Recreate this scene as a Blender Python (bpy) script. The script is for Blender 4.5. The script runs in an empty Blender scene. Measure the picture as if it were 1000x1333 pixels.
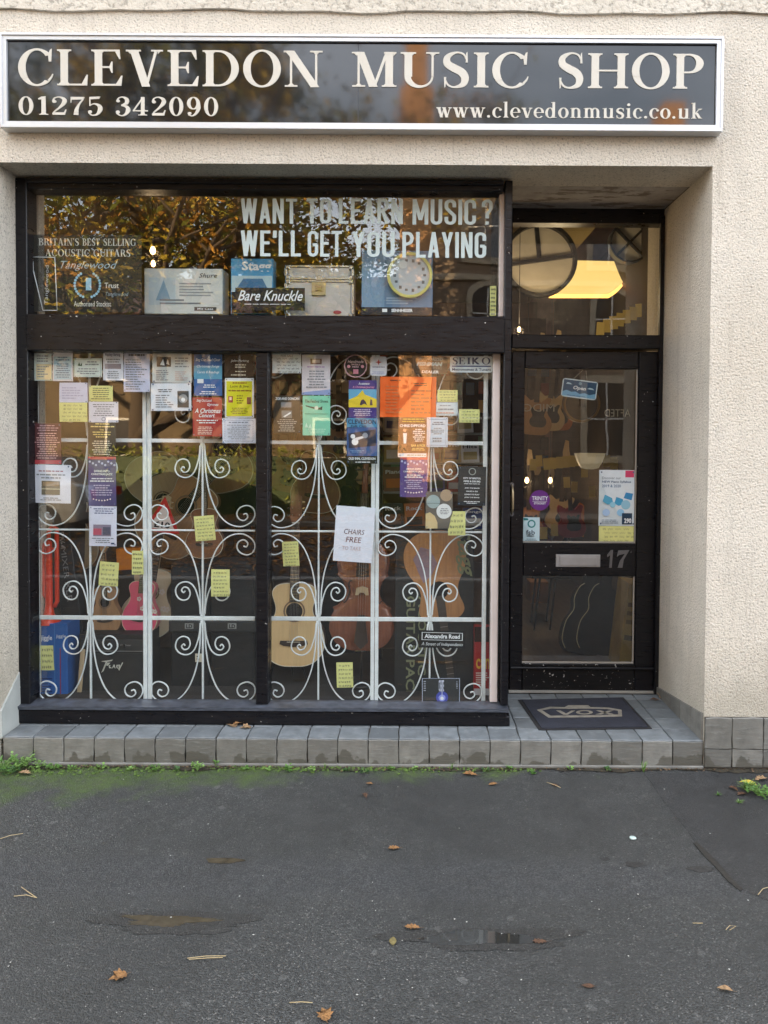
import bpy, math, random
from mathutils import Vector, Matrix, Euler
R = math.radians
rnd = random.Random(7)
scene = bpy.context.scene
col = scene.collection

# ------------------------------------------------------------------ camera
CAM = Vector((0, -3.74, 1.60))
SX, SY, FPX = -0.03, -0.0653, 1000.0
CROT = (Euler((R(88.5), 0, 0)).to_matrix() @ Matrix.Rotation(R(0.33), 3, 'Z'))
cd = bpy.data.cameras.new('camera'); cam = bpy.data.objects.new('camera', cd); col.objects.link(cam)
cam.matrix_world = Matrix.Translation(CAM) @ CROT.to_4x4()
cd.sensor_fit = 'HORIZONTAL'; cd.sensor_width = 36; cd.lens = 36
cd.shift_x = SX; cd.shift_y = SY; cd.clip_end = 600; cd.clip_start = 0.05
scene.camera = cam
# ------------------------------------------------------------------ sky, sun
SUN_EL, SUN_AZ = R(8.0), R(-37)
w = bpy.data.worlds.new('World'); scene.world = w; w.use_nodes = True
nt = w.node_tree; nt.nodes.clear()
wo = nt.nodes.new('ShaderNodeOutputWorld'); bg = nt.nodes.new('ShaderNodeBackground')
sk = nt.nodes.new('ShaderNodeTexSky'); sk.sky_type = 'NISHITA'; sk.sun_disc = False
sk.sun_elevation = SUN_EL; sk.sun_rotation = SUN_AZ; sk.dust_density = 2.0; sk.ozone_density = 1.0; sk.altitude = 20
# thin high cloud over the blue
tc = nt.nodes.new('ShaderNodeTexCoord'); mp = nt.nodes.new('ShaderNodeMapping'); mp.inputs['Scale'].default_value = (1.2, 1.2, 4.0)
nz = nt.nodes.new('ShaderNodeTexNoise'); nz.inputs['Scale'].default_value = 1.8; nz.inputs['Detail'].default_value = 6
rp = nt.nodes.new('ShaderNodeValToRGB'); rp.color_ramp.elements[0].position = .36; rp.color_ramp.elements[0].color = (.3, .3, .3, 1)
rp.color_ramp.elements[1].position = .66; rp.color_ramp.elements[1].color = (.85, .85, .85, 1)
mx = nt.nodes.new('ShaderNodeMix'); mx.data_type = 'RGBA'; mx.inputs[7].default_value = (11.2, 11.6, 12.5, 1)
nt.links.new(tc.outputs['Generated'], mp.inputs[0]); nt.links.new(mp.outputs[0], nz.inputs['Vector'])
nt.links.new(nz.outputs[0], rp.inputs[0]); nt.links.new(rp.outputs[0], mx.inputs[0])
nt.links.new(sk.outputs[0], mx.inputs[6]); nt.links.new(mx.outputs[2], bg.inputs[0]); nt.links.new(bg.outputs[0], wo.inputs[0])
bg.inputs[1].default_value = 0.09
sd = bpy.data.lights.new('sun', 'SUN'); sd.energy = 5.0; sd.angle = R(0.5); sd.color = (1, .72, .42)
so = bpy.data.objects.new('sun', sd); col.objects.link(so)
SDIR = Vector((math.sin(SUN_AZ) * math.cos(SUN_EL), math.cos(SUN_AZ) * math.cos(SUN_EL), math.sin(SUN_EL)))
so.rotation_euler = SDIR.to_track_quat('Z', 'Y').to_euler(); so.location = (0, 0, 30)
scene.view_settings.view_transform = 'Standard'; scene.view_settings.look = 'None'
scene.view_settings.gamma = 1; scene.view_settings.use_curve_mapping = False
scene.view_settings.exposure = 2.56
scene.cycles.use_denoising = True
scene.cycles.max_bounces = 8; scene.cycles.transparent_max_bounces = 16
scene.cycles.sample_clamp_indirect = 4.0
scene.cycles.caustics_reflective = False; scene.cycles.caustics_refractive = False

# ------------------------------------------------------------------ helpers
def ray(px, py):
    return CROT @ Vector(((px - 500) / FPX + SX, -(py - 666.5) / FPX + SY, -1))
def P(px, py, Y):
    d = ray(px, py); return CAM + d * ((Y - CAM.y) / d.y)
def G(px, py, z=0.0):
    d = ray(px, py); return CAM + d * ((z - CAM.z) / d.z)
def X(px, Y, py=600): return P(px, py, Y).x
def Z(py, Y, px=500): return P(px, py, Y).z
def c(r, g=None, b=None):
    if g is None: g = b = r
    f = lambda v: (v / 255 / 12.92) if v / 255 <= .04045 else ((v / 255 + .055) / 1.055) ** 2.4
    return (f(r), f(g), f(b), 1)
_m = {}
def mat(name, color=None, rough=.6, metal=0, bump=0, bscale=60, var=0, vscale=8, spec=.5, emit=None, estr=1, rand=0, coat=0, stretch=None):
    if name in _m: return _m[name]
    m = bpy.data.materials.new(name); m.use_nodes = True; _m[name] = m
    n = m.node_tree.nodes; l = m.node_tree.links; b = n['Principled BSDF']
    b.inputs['Base Color'].default_value = color; b.inputs['Roughness'].default_value = rough
    b.inputs['Metallic'].default_value = metal; b.inputs['Specular IOR Level'].default_value = spec
    b.inputs['Coat Weight'].default_value = coat; b.inputs['Coat Roughness'].default_value = .08
    if emit: b.inputs['Emission Color'].default_value = emit; b.inputs['Emission Strength'].default_value = estr
    if bump or var:
        t = n.new('ShaderNodeTexCoord'); v = t.outputs['Object']
        if stretch:
            q = n.new('ShaderNodeMapping'); q.inputs['Scale'].default_value = stretch; l.new(v, q.inputs[0]); v = q.outputs[0]
    if var:
        z = n.new('ShaderNodeTexNoise'); z.inputs['Scale'].default_value = vscale; z.inputs['Detail'].default_value = 5; l.new(v, z.inputs['Vector'])
        mr = n.new('ShaderNodeMapRange'); mr.inputs[1].default_value = .3; mr.inputs[2].default_value = .7
        mr.inputs[3].default_value = 1 - var; mr.inputs[4].default_value = 1 + var; l.new(z.outputs[0], mr.inputs[0])
        h = n.new('ShaderNodeHueSaturation'); h.inputs['Color'].default_value = color; l.new(mr.outputs[0], h.inputs['Value'])
        out = h.outputs[0]
        l.new(out, b.inputs['Base Color'])
    if rand:
        oi = n.new('ShaderNodeObjectInfo'); mr2 = n.new('ShaderNodeMapRange'); mr2.inputs[3].default_value = 1 - rand; mr2.inputs[4].default_value = 1 + rand
        l.new(oi.outputs['Random'], mr2.inputs[0]); h2 = n.new('ShaderNodeHueSaturation'); h2.inputs['Color'].default_value = color
        if var: l.new(h.outputs[0], h2.inputs['Color'])
        l.new(mr2.outputs[0], h2.inputs['Value']); l.new(h2.outputs[0], b.inputs['Base Color'])
    if bump:
        z2 = n.new('ShaderNodeTexNoise'); z2.inputs['Scale'].default_value = bscale; z2.inputs['Detail'].default_value = 6; l.new(v, z2.inputs['Vector'])
        bp = n.new('ShaderNodeBump'); bp.inputs['Strength'].default_value = .7; bp.inputs['Distance'].default_value = bump
        l.new(z2.outputs[0], bp.inputs['Height']); l.new(bp.outputs[0], b.inputs['Normal'])
    return m
def flat(color, rough=.55, spec=.35):
    k = 'ink_%d_%d_%d' % tuple(int(v * 999) for v in color[:3])
    return mat(k + ('_g' if rough < .5 else ''), color, rough, spec=spec)

class MB:
    def __init__(s): s.v = []; s.f = []; s.mi = []; s.cur = 0; s.smooth = []
    def add(s, vs, fs, sm=False):
        o = len(s.v); s.v += [tuple(v) for v in vs]
        for f in fs: s.f.append(tuple(i + o for i in f)); s.mi.append(s.cur); s.smooth.append(sm)
        return s
    def box(s, x0, x1, y0, y1, z0, z1, ch=0, M=None):
        if x0 > x1: x0, x1 = x1, x0
        if y0 > y1: y0, y1 = y1, y0
        if z0 > z1: z0, z1 = z1, z0
        if ch:   # chamfered front face edge (toward -Y) and all corners
            pts = []
            ch = min(ch, (x1 - x0) * .45, (y1 - y0) * .45, (z1 - z0) * .45)
            for (yy, i) in ((y0, ch), (y0 + ch, 0), (y1 - ch, 0), (y1, ch)):
                pts += [(x0 + i, yy, z0 + i), (x1 - i, yy, z0 + i), (x1 - i, yy, z1 - i), (x0 + i, yy, z1 - i)]
            fs = [(0, 1, 2, 3), (15, 14, 13, 12)]
            for k in range(3):
                for j in range(4):
                    a = k * 4 + j; b = k * 4 + (j + 1) % 4
                    fs.append((a, a + 4, b + 4, b))
        else:
            pts = [(x0, y0, z0), (x1, y0, z0), (x1, y0, z1), (x0, y0, z1), (x0, y1, z0), (x1, y1, z0), (x1, y1, z1), (x0, y1, z1)]
            fs = [(0, 1, 2, 3), (5, 4, 7, 6), (0, 4, 5, 1), (3, 2, 6, 7), (0, 3, 7, 4), (1, 5, 6, 2)]
        if M: pts = [M @ Vector(p) for p in pts]
        return s.add(pts, fs)
    def tube(s, pts, r, n=8, cap=True, sm=True):
        pts = [Vector(p) for p in pts]; rs = r if isinstance(r, (list, tuple)) else [r] * len(pts)
        vs = []; fs = []; up = None
        for i, p in enumerate(pts):
            t = (pts[min(i + 1, len(pts) - 1)] - pts[max(i - 1, 0)]).normalized()
            if up is None:
                up = Vector((0, 1, 0)) if abs(t.y) < .9 else Vector((1, 0, 0))
            a = t.cross(up)
            if a.length < 1e-4: a = t.orthogonal()
            a.normalize(); up = a.cross(t).normalized()
            for k in range(n):
                an = 2 * math.pi * k / n + math.pi / n
                vs.append(p + (a * math.cos(an) + up * math.sin(an)) * rs[i])
        for i in range(len(pts) - 1):
            for k in range(n):
                k2 = (k + 1) % n
                fs.append((i * n + k, i * n + k2, (i + 1) * n + k2, (i + 1) * n + k))
        if cap: fs.append(tuple(range(n))[::-1]); fs.append(tuple((len(pts) - 1) * n + k for k in range(n)))
        return s.add(vs, fs, sm)
    def prism(s, poly, y0, y1):     # poly of (x,z), from y0 (front) to y1
        if area(poly) < 0: poly = poly[::-1]
        n = len(poly); vs = [(x, y0, z) for x, z in poly] + [(x, y1, z) for x, z in poly]
        fs = [tuple(range(n)), tuple(range(2 * n - 1, n - 1, -1))]
        fs += [(i, i + n, (i + 1) % n + n, (i + 1) % n) for i in range(n)]
        return s.add(vs, fs)
    def prismz(s, poly, z0, z1):    # poly of (x,y) extruded up
        if area(poly) < 0: poly = poly[::-1]
        n = len(poly); vs = [(x, y, z0) for x, y in poly] + [(x, y, z1) for x, y in poly]
        fs = [tuple(range(n - 1, -1, -1)), tuple(range(n, 2 * n))]
        fs += [(i, (i + 1) % n, (i + 1) % n + n, i + n) for i in range(n)]
        return s.add(vs, fs)
    def disc(s, x, z, r, y0, y1, n=28): return s.prism([(x + r * math.cos(2 * math.pi * i / n), z + r * math.sin(2 * math.pi * i / n)) for i in range(n)], y0, y1)
    def ring(s, x, z, r0, r1, y0, y1, n=32, a0=0, a1=360):
        full = abs(a1 - a0) >= 360; vs = []; m = n + 1
        for i in range(m):
            a = R(a0 + (a1 - a0) * i / n)
            for (r, y) in ((r0, y0), (r1, y0), (r1, y1), (r0, y1)): vs.append((x + r * math.cos(a), y, z + r * math.sin(a)))
        fs = []
        for i in range(n):
            a = i * 4; b = a + 4
            fs += [(a, a + 1, b + 1, b)[::-1], (a + 1, a + 2, b + 2, b + 1)[::-1], (a + 2, a + 3, b + 3, b + 2)[::-1], (a + 3, a, b, b + 3)[::-1]]
        if not full: fs += [(0, 1, 2, 3), tuple(n * 4 + k for k in (3, 2, 1, 0))]
        return s.add(vs, fs)
    def lathe(s, prof, n=24, M=None, axis='Z'):
        vs = []; fs = []
        for r, z in prof:
            for k in range(n):
                a = 2 * math.pi * k / n; p = Vector((r * math.cos(a), r * math.sin(a), z))
                vs.append(M @ p if M else p)
        for i in range(len(prof) - 1):
            for k in range(n): fs.append((i * n + k, i * n + (k + 1) % n, (i + 1) * n + (k + 1) % n, (i + 1) * n + k))
        return s.add(vs, fs, True)
    def mesh(s, name, mats):
        me = bpy.data.meshes.new(name); me.from_pydata(s.v, [], s.f)
        for m in (mats if isinstance(mats, (list, tuple)) else [mats]): me.materials.append(m)
        for p, i, sm in zip(me.polygons, s.mi, s.smooth): p.material_index = i; p.use_smooth = sm
        me.update(); return me
    def build(s, name, mats, parent=None, loc=None, rot=None):
        o = bpy.data.objects.new(name, s.mesh(name, mats)); col.objects.link(o)
        if parent: o.parent = parent
        if loc is not None: o.location = loc
        if rot is not None: o.rotation_euler = rot
        return o
def area(p): return sum(p[i][0] * p[(i + 1) % len(p)][1] - p[(i + 1) % len(p)][0] * p[i][1] for i in range(len(p))) / 2
def tag(o, label=None, cat=None, group=None, kind=None):
    if label: o['label'] = label
    if cat: o['category'] = cat
    if group: o['group'] = group
    if kind: o['kind'] = kind
    return o
def thing(name, label, cat, loc=(0, 0, 0), rot=None, group=None, scale=None, kind=None):
    o = bpy.data.objects.new(name, None); col.objects.link(o); o.location = loc; o.empty_display_size = .05
    if rot: o.rotation_euler = rot
    if scale: o.scale = (scale,) * 3
    return tag(o, label, cat, group, kind)
def link(name, me, parent=None, loc=None, rot=None, scale=None):
    o = bpy.data.objects.new(name, me); col.objects.link(o)
    if parent: o.parent = parent
    if loc is not None: o.location = loc
    if rot is not None: o.rotation_euler = rot
    if scale is not None: o.scale = scale
    return o
def copy_tree(o, parent=None):
    c_ = o.copy(); col.objects.link(c_); c_.parent = parent
    for ch in list(o.children): copy_tree(ch, c_)
    return c_
def smooth(pts, n=6, closed=False):
    out = []; N = len(pts); D = len(pts[0])
    for i in range(N if closed else N - 1):
        g = (lambda k: pts[k % N]) if closed else (lambda k: pts[min(max(k, 0), N - 1)])
        a, b, c2, d = g(i - 1), g(i), g(i + 1), g(i + 2)
        for k in range(n):
            t = k / n
            out.append(tuple(.5 * (2 * b[q] + (c2[q] - a[q]) * t + (2 * a[q] - 5 * b[q] + 4 * c2[q] - d[q]) * t * t + (3 * b[q] - a[q] - 3 * c2[q] + d[q]) * t ** 3) for q in range(D)))
    if not closed: out.append(tuple(pts[-1]))
    return out

# ------------------------------------------------------------------ lettering
_tc = {}
def sans(txt, bold=0.0, shear=0):       # verts, faces in a unit frame, from the built-in font
    k = (txt, bold, shear)
    if k not in _tc:
        cu = bpy.data.curves.new('t', 'FONT'); cu.body = txt; cu.resolution_u = 2; cu.offset = bold; cu.shear = shear
        o = bpy.data.objects.new('t', cu); me = bpy.data.meshes.new_from_object(o)
        vs = [(v.co.x, v.co.y) for v in me.vertices]; fs = [tuple(p.vertices) for p in me.polygons]
        bpy.data.objects.remove(o); bpy.data.curves.remove(cu); bpy.data.meshes.remove(me)
        _tc[k] = (vs, fs)
    return _tc[k]
def put_text(mb, txt, x0, x1, z0, z1, y, bold=.0, shear=0, mirror=False):
    vs, fs = sans(txt, bold, shear)
    if not vs: return
    a0 = min(v[0] for v in vs); a1 = max(v[0] for v in vs); b0 = min(v[1] for v in vs); b1 = max(v[1] for v in vs)
    sx = (x1 - x0) / (a1 - a0); sz = (z1 - z0) / max(b1 - b0, 1e-6)
    if mirror: mb.add([(x1 - (v[0] - a0) * sx, y, z0 + (v[1] - b0) * sz) for v in vs], fs)
    else: mb.add([(x0 + (v[0] - a0) * sx, y, z0 + (v[1] - b0) * sz) for v in vs], fs)
# a serif face drawn with a broad pen: every glyph is a list of polygons, cap height 1
TT, TH = .19, .055
def ell(cx, cy, rx, ry, a0, a1, T=TT, t=TH, n=22):
    q = []
    for i in range(n):
        A = R(a0 + (a1 - a0) * i / n); B = R(a0 + (a1 - a0) * (i + 1) / n)
        o = lambda a, x, y: (cx + x * math.cos(a), cy + y * math.sin(a))
        q.append([o(A, rx, ry), o(B, rx, ry), o(B, rx - T, ry - t), o(A, rx - T, ry - t)])
    return q
def bar(x0, y0, x1, y1): return [[(x0, y0), (x1, y0), (x1, y1), (x0, y1)]]
def serif(cx, y, w, up, t=.045, st=TT):   # up=+1 for a foot serif (bracket rises), -1 for a head serif
    b = st / 2
    return [[(cx - w / 2, y), (cx + w / 2, y), (cx + w / 2, y + up * t), (cx - w / 2, y + up * t)],
            [(cx - b - .06, y + up * t * .6), (cx - b + .02, y + up * t * .6), (cx - b + .02, y + up * (t + .07))],
            [(cx + b + .06, y + up * t * .6), (cx + b - .02, y + up * t * .6), (cx + b - .02, y + up * (t + .07))]]
def stem(cx, y0=0, y1=1, st=TT, w=.36, f=1, h=1):
    return bar(cx - st / 2, y0, cx + st / 2, y1) + (serif(cx, y0, w, 1, st=st) if f else []) + (serif(cx, y1, w, -1, st=st) if h else [])
def diag(x0, y0, x1, y1, wd): return [[(x0 - wd / 2, y0), (x0 + wd / 2, y0), (x1 + wd / 2, y1), (x1 - wd / 2, y1)]]
def pen(pts, ws, n=8):
    pts = smooth([(*p, w_) for p, w_ in zip(pts, ws)], n); L = []
    for i, p in enumerate(pts):
        a = pts[max(i - 1, 0)]; b = pts[min(i + 1, len(pts) - 1)]; dx, dy = b[0] - a[0], b[1] - a[1]; d = math.hypot(dx, dy) or 1
        L.append(((p[0] - dy / d * p[2] / 2, p[1] + dx / d * p[2] / 2), (p[0] + dy / d * p[2] / 2, p[1] - dx / d * p[2] / 2)))
    return [[L[i][0], L[i][1], L[i + 1][1], L[i + 1][0]] for i in range(len(L) - 1)]
def dot(cx, cy, r, n=10): return [[(cx + r * math.cos(2 * math.pi * i / n), cy + r * math.sin(2 * math.pi * i / n)) for i in range(n)]]
t_ = TH
def sshape(x0, x1, y0, y1, T=TT, e=.13):
    W = x1 - x0; H = y1 - y0; f = lambda u, v: (x0 + W * u, y0 + H * v)
    return pen([f(.93, .76), f(.80, .93), f(.5, .975), f(.18, .86), f(.16, .68), f(.42, .55), f(.72, .44), f(.86, .28), f(.78, .1), f(.46, .025), f(.2, .08), f(.06, .26)],
               [.03, .05, t_, T * .75, T, T * 1.12, T * 1.12, T, T * .75, t_, .05, .03]) + \
        [[f(.88, .70), f(.97, .70), f(.95, 1.0), f(.90, .96)], [f(.03, .30), f(.12, .30), f(.09, .03), f(.05, .0)]]
def block(txt, mb, x0, x1, z0, z1, y):
    # condensed block capitals drawn with one even stroke
    w_, s_ = .36, .115; h = s_ / 2; W_ = w_ - h
    def arc(cx, cz, rx, rz, a0, a1, n=6): return [(cx + rx * math.cos(R(a0 + (a1 - a0) * i / n)), cz + rz * math.sin(R(a0 + (a1 - a0) * i / n))) for i in range(n + 1)]
    r_ = (w_ - s_) / 2; m = w_ / 2
    loop = arc(m, 1 - h - r_, r_, r_, 0, 180) + arc(m, h + r_, r_, r_, 180, 360)
    ubot = [(h, 1)] + arc(m, h + r_, r_, r_, 180, 360) + [(W_, 1)]
    G_ = {'I': ([[(h, 0), (h, 1)]], s_), 'L': ([[(h, 0), (h, 1)], [(h, h), (w_ * .85, h)]], w_ * .85), 'T': ([[(m, 0), (m, 1)], [(0, 1 - h), (w_, 1 - h)]], w_),
          'E': ([[(h, 0), (h, 1)], [(h, h), (w_ * .88, h)], [(h, 1 - h), (w_ * .88, 1 - h)], [(h, .52), (w_ * .8, .52)]], w_ * .88), 'O': ([loop + loop[:1]], w_), 'U': ([ubot], w_),
          'N': ([[(h, 0), (h, 1)], [(W_, 0), (W_, 1)], [(h, 1), (W_, 0)]], w_), 'M': ([[(h, 0), (h, 1)], [(.49 - h, 0), (.49 - h, 1)], [(h * 1.2, 1), (.245, .18)], [(.49 - h * 1.2, 1), (.245, .18)]], .49),
          'W': ([[(h, 1), (.15, 0)], [(.15, 0), (.265, 1)], [(.265, 1), (.38, 0)], [(.38, 0), (.53 - h, 1)]], .53), 'A': ([[(h, 0), (m, 1)], [(W_, 0), (m, 1)], [(.1, .26), (.26, .26)]], w_),
          'R': ([[(h, 0), (h, 1)], [(h, 1 - h)] + arc(m, 1 - h - .2, r_, .2, 90, -90) + [(h, .5)], [(m, .5), (W_, 0)]], w_), 'P': ([[(h, 0), (h, 1)], [(h, 1 - h)] + arc(m, 1 - h - .2, r_, .2, 90, -90) + [(h, .5)]], w_),
          'Y': ([[(h, 1), (m, .42)], [(W_, 1), (m, .42)], [(m, .46), (m, 0)]], w_), 'C': ([[(W_, .66)] + arc(m, 1 - h - r_, r_, r_, 0, 180) + arc(m, h + r_, r_, r_, 180, 360) + [(W_, .36)]], w_),
          'G': ([[(W_, .68)] + arc(m, 1 - h - r_, r_, r_, 0, 180) + arc(m, h + r_, r_, r_, 180, 360) + [(W_, .46), (m, .46)]], w_),
          'S': ([[(W_, .7)] + arc(m, 1 - h - r_, r_, r_, 0, 180) + [(h, .66), (m, .5), (W_, .36)] + arc(m, h + r_, r_, r_, 0, -180) + [(h, .3)]], w_),
          '?': ([[(h, .7)] + arc(m, 1 - h - r_, r_, r_, 180, 0) + [(W_, .62), (m, .42), (m, .26)], [(m, 0), (m, .13)]], w_), "'": ([[(h, .72), (h * 1.2, 1)]], s_)}
    tot = sum(G_[ch][1] + .07 for ch in txt) - .07; sx = (x1 - x0) / tot; sz = z1 - z0; cx = 0; k = 0
    for ch in txt:
        for path in G_[ch][0]:
            for a, b in zip(path[:-1], path[1:]):
                dx, dz = b[0] - a[0], b[1] - a[1]; d = math.hypot(dx, dz)
                if d < 1e-6: continue
                e = .012 if len(path) > 3 else 0; ux, uz = dx / d, dz / d; nx, nz = -uz * h, ux * h; k += 1
                q = [(a[0] - ux * e + nx, a[1] - uz * e + nz), (a[0] - ux * e - nx, a[1] - uz * e - nz), (b[0] + ux * e - nx, b[1] + uz * e - nz), (b[0] + ux * e + nx, b[1] + uz * e + nz)]
                mb.add([(x0 + (cx + u) * sx, y - .00003 * (k % 9), z0 + min(max(v, 0), 1) * sz) for u, v in q], [(0, 1, 2, 3)])
        cx += G_[ch][1] + .07
def caps():
    g = {}
    g['I'] = (stem(.2), .40)
    g['L'] = (stem(.2) + bar(.2, 0, .74, .05) + [[(.62, .0), (.78, 0), (.80, .30), (.77, .30)]], .82)
    g['E'] = (stem(.2) + bar(.2, 0, .74, .05) + bar(.2, .95, .72, 1) + bar(.2, .49, .56, .54) + [[(.62, 0), (.78, 0), (.81, .28), (.78, .28)], [(.60, 1), (.74, 1), (.76, .74), (.73, .74)], [(.53, .36), (.56, .36), (.56, .67), (.53, .67), (.47, .515)]], .84)
    g['F'] = (stem(.2) + bar(.2, .95, .72, 1) + bar(.2, .49, .56, .54) + [[(.60, 1), (.74, 1), (.76, .74), (.73, .74)], [(.53, .36), (.56, .36), (.56, .67), (.53, .67), (.47, .515)]], .78)
    g['D'] = (stem(.2) + bar(.2, 0, .46, .05) + bar(.2, .95, .46, 1) + ell(.44, .5, .50, .5, -90, 90), .98)
    g['O'] = (ell(.5, .5, .48, .525, 0, 360, n=40), 1.0)
    g['C'] = (ell(.5, .5, .48, .525, 42, 312, n=34) + [[(.80, .66), (.86, .66), (.88, 1.02), (.84, 1.0), (.78, .86)]] + pen([(.79, .13), (.86, .22), (.90, .32)], [.06, .045, .025]), .94)
    g['G'] = (ell(.5, .5, .48, .525, 42, 318, n=34) + [[(.80, .66), (.86, .66), (.88, 1.02), (.84, 1.0), (.78, .86)]] + bar(.74, .08, .91, .44) + bar(.64, .42, .99, .465), 1.03)
    g['V'] = (diag(.21, 1, .52, -.02, .21) + diag(.78, 1, .53, 0, .07) + serif(.2, 1, .38, -1) + serif(.80, 1, .30, -1, st=.08), 1.0)
    g['N'] = (bar(.16, 0, .215, 1) + bar(.80, 0, .855, 1) + diag(.16, 1, .80, -.01, .22) + serif(.19, 0, .32, 1, st=.06) + serif(.13, 1, .26, -1, st=.06) + serif(.83, 1, .32, -1, st=.06), 1.0)
    g['M'] = (bar(.16, 0, .215, 1) + diag(.22, 1, .55, 0, .21) + diag(.88, 1, .57, 0, .07) + bar(.84, 0, 1.03, 1) + serif(.19, 0, .32, 1, st=.06) + serif(.15, 1, .26, -1, st=.06) + serif(.935, 0, .36, 1) + serif(.96, 1, .3, -1), 1.14)
    g['U'] = (bar(.12, .3, .31, 1) + serif(.215, 1, .38, -1) + bar(.78, .3, .835, 1) + serif(.81, 1, .32, -1, st=.06) +
              [[(.475 - .355 * math.cos(R(a)), .32 - .345 * math.sin(R(a))), (.475 - .355 * math.cos(R(a + 9)), .32 - .345 * math.sin(R(a + 9))),
                (.53 - .25 * math.cos(R(a + 9)) - .0, .32 - .27 * math.sin(R(a + 9))), (.53 - .25 * math.cos(R(a)), .32 - .27 * math.sin(R(a)))] for a in range(0, 180, 9)], .96)
    g['S'] = (sshape(.06, .68, -.02, 1.02), .74)
    g['H'] = (stem(.2) + stem(.86) + bar(.2, .48, .86, .53), 1.06)
    g['P'] = (stem(.2) + bar(.2, .95, .46, 1) + bar(.2, .44, .46, .49) + ell(.43, .72, .36, .28, -90, 90, n=16), .84)
    g['B'] = (stem(.2) + bar(.2, .95, .46, 1) + bar(.2, .5, .46, .55) + bar(.2, 0, .46, .05) + ell(.40, .765, .34, .235, -90, 90, n=14) + ell(.42, .26, .40, .265, -90, 90, n=14), .86)
    g['R'] = (stem(.2) + bar(.2, .95, .46, 1) + bar(.2, .47, .46, .52) + ell(.40, .735, .36, .265, -90, 90, n=14) + diag(.52, .5, .80, 0, .2) + serif(.86, 0, .22, 1, st=.06), .92)
    g['T'] = (stem(.42, h=0) + bar(.04, .95, .80, 1) + [[(.04, 1), (.16, 1), (.07, .72), (.04, .72)], [(.80, 1), (.68, 1), (.77, .72), (.80, .72)]], .84)
    g['A'] = (diag(.42, 1.02, .17, 0, .07) + diag(.46, 1.02, .78, 0, .21) + bar(.24, .33, .66, .38) + serif(.17, 0, .28, 1, st=.06) + serif(.78, 0, .36, 1), .98)
    g["'"] = ([[(.05, 1.02), (.2, 1.02), (.12, .72)]], .25)
    g[' '] = ([], .42)
    a = .1
    g['0'] = (ell(.33, .5, .29, .52, 0, 360, T=.155, n=30), .68)
    g['1'] = (stem(.3, h=0, st=.17) + [[(.22, 1), (.385, 1.02), (.385, .9), (.1, .84), (.08, .9)]], .54)
    g['2'] = (pen([(.10, .74), (.14, .92), (.33, .99), (.52, .88), (.53, .68), (.36, .42), (.16, .2), (.07, .05)], [.1, .06, .06, .15, .18, .1, .06, .05]) + [[(.06, 0), (.56, 0), (.62, .3), (.58, .3), (.52, .14), (.12, .14)]] + dot(.14, .74, .085), .68)
    g['3'] = (pen([(.11, .78), (.16, .93), (.32, .99), (.49, .88), (.48, .66), (.27, .54)], [.1, .06, .06, .16, .15, .05]) + pen([(.27, .54), (.5, .46), (.55, .26), (.42, .03), (.24, -.01), (.08, .12)], [.05, .14, .18, .1, .06, .08]) + dot(.14, .78, .08) + dot(.13, .18, .085), .68)
    g['4'] = (bar(.35, 0, .50, 1) + diag(.45, 1.0, .05, .27, .07) + bar(.02, .22, .64, .28) + serif(.425, 0, .36, 1, st=.15), .70)
    g['5'] = (bar(.11, .5, .155, 1) + [[(.11, .86), (.5, .9), (.55, 1.03), (.11, 1)]] + pen([(.13, .52), (.30, .62), (.50, .52), (.54, .3), (.42, .04), (.22, -.01), (.09, .14)], [.04, .06, .15, .18, .1, .06, .08]) + dot(.14, .18, .085), .66)
    g['7'] = ([[(.06, 1), (.6, 1), (.6, .93), (.55, .86), (.1, .84), (.08, .68), (.05, .68)]] + pen([(.56, .88), (.40, .6), (.30, .3), (.27, 0)], [.06, .08, .15, .2]), .64)
    g['9'] = (ell(.31, .68, .27, .34, 0, 360, T=.15, n=26) + pen([(.53, .7), (.52, .4), (.40, .1), (.24, -.01), (.11, .08)], [.1, .15, .1, .06, .09]) + dot(.15, .13, .08), .66)
    # lower case
    x = .66
    ls = dict(st=.145, w=.27)
    def lstem(cx, y1=x, f=1): return bar(cx - .07, 0, cx + .07, y1) + (serif(cx, 0, .28, 1, t=.035, st=.14) if f else []) + [[(cx - .14, y1 - .05), (cx, y1 - .03), (cx + .07, y1 + .02), (cx, y1), (cx - .14, y1 - .015)]]
    g['i'] = (lstem(.17) + dot(.17, .9, .09), .34)
    g['l'] = (lstem(.17, 1.05), .34)
    g['k'] = (lstem(.17, 1.05) + diag(.48, x, .2, .28, .06) + diag(.3, .38, .5, 0, .16) + serif(.5, 0, .24, 1, t=.035, st=.1) + serif(.5, x, .22, -1, t=.035, st=.05), .64)
    g['o'] = (ell(.3, x / 2, .28, .355, 0, 360, T=.15, t=.045, n=24), .60)
    g['c'] = (ell(.3, x / 2, .28, .355, 55, 315, T=.15, t=.045, n=20) + dot(.46, .53, .075), .54)
    g['e'] = (ell(.3, x / 2, .28, .355, 0, 318, T=.14, t=.045, n=24) + bar(.1, .32, .56, .365), .58)
    g['v'] = (diag(.13, x, .32, -.01, .15) + diag(.49, x, .33, 0, .055) + serif(.13, x, .25, -1, t=.035, st=.14) + serif(.5, x, .2, -1, t=.035, st=.05), .60)
    g['w'] = (diag(.13, x, .29, -.01, .15) + diag(.42, x, .30, 0, .055) + diag(.42, x, .58, -.01, .15) + diag(.74, x, .59, 0, .055) + serif(.13, x, .25, -1, t=.035, st=.14) + serif(.42, x, .2, -1, t=.035, st=.1) + serif(.75, x, .2, -1, t=.035, st=.05), .86)
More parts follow.
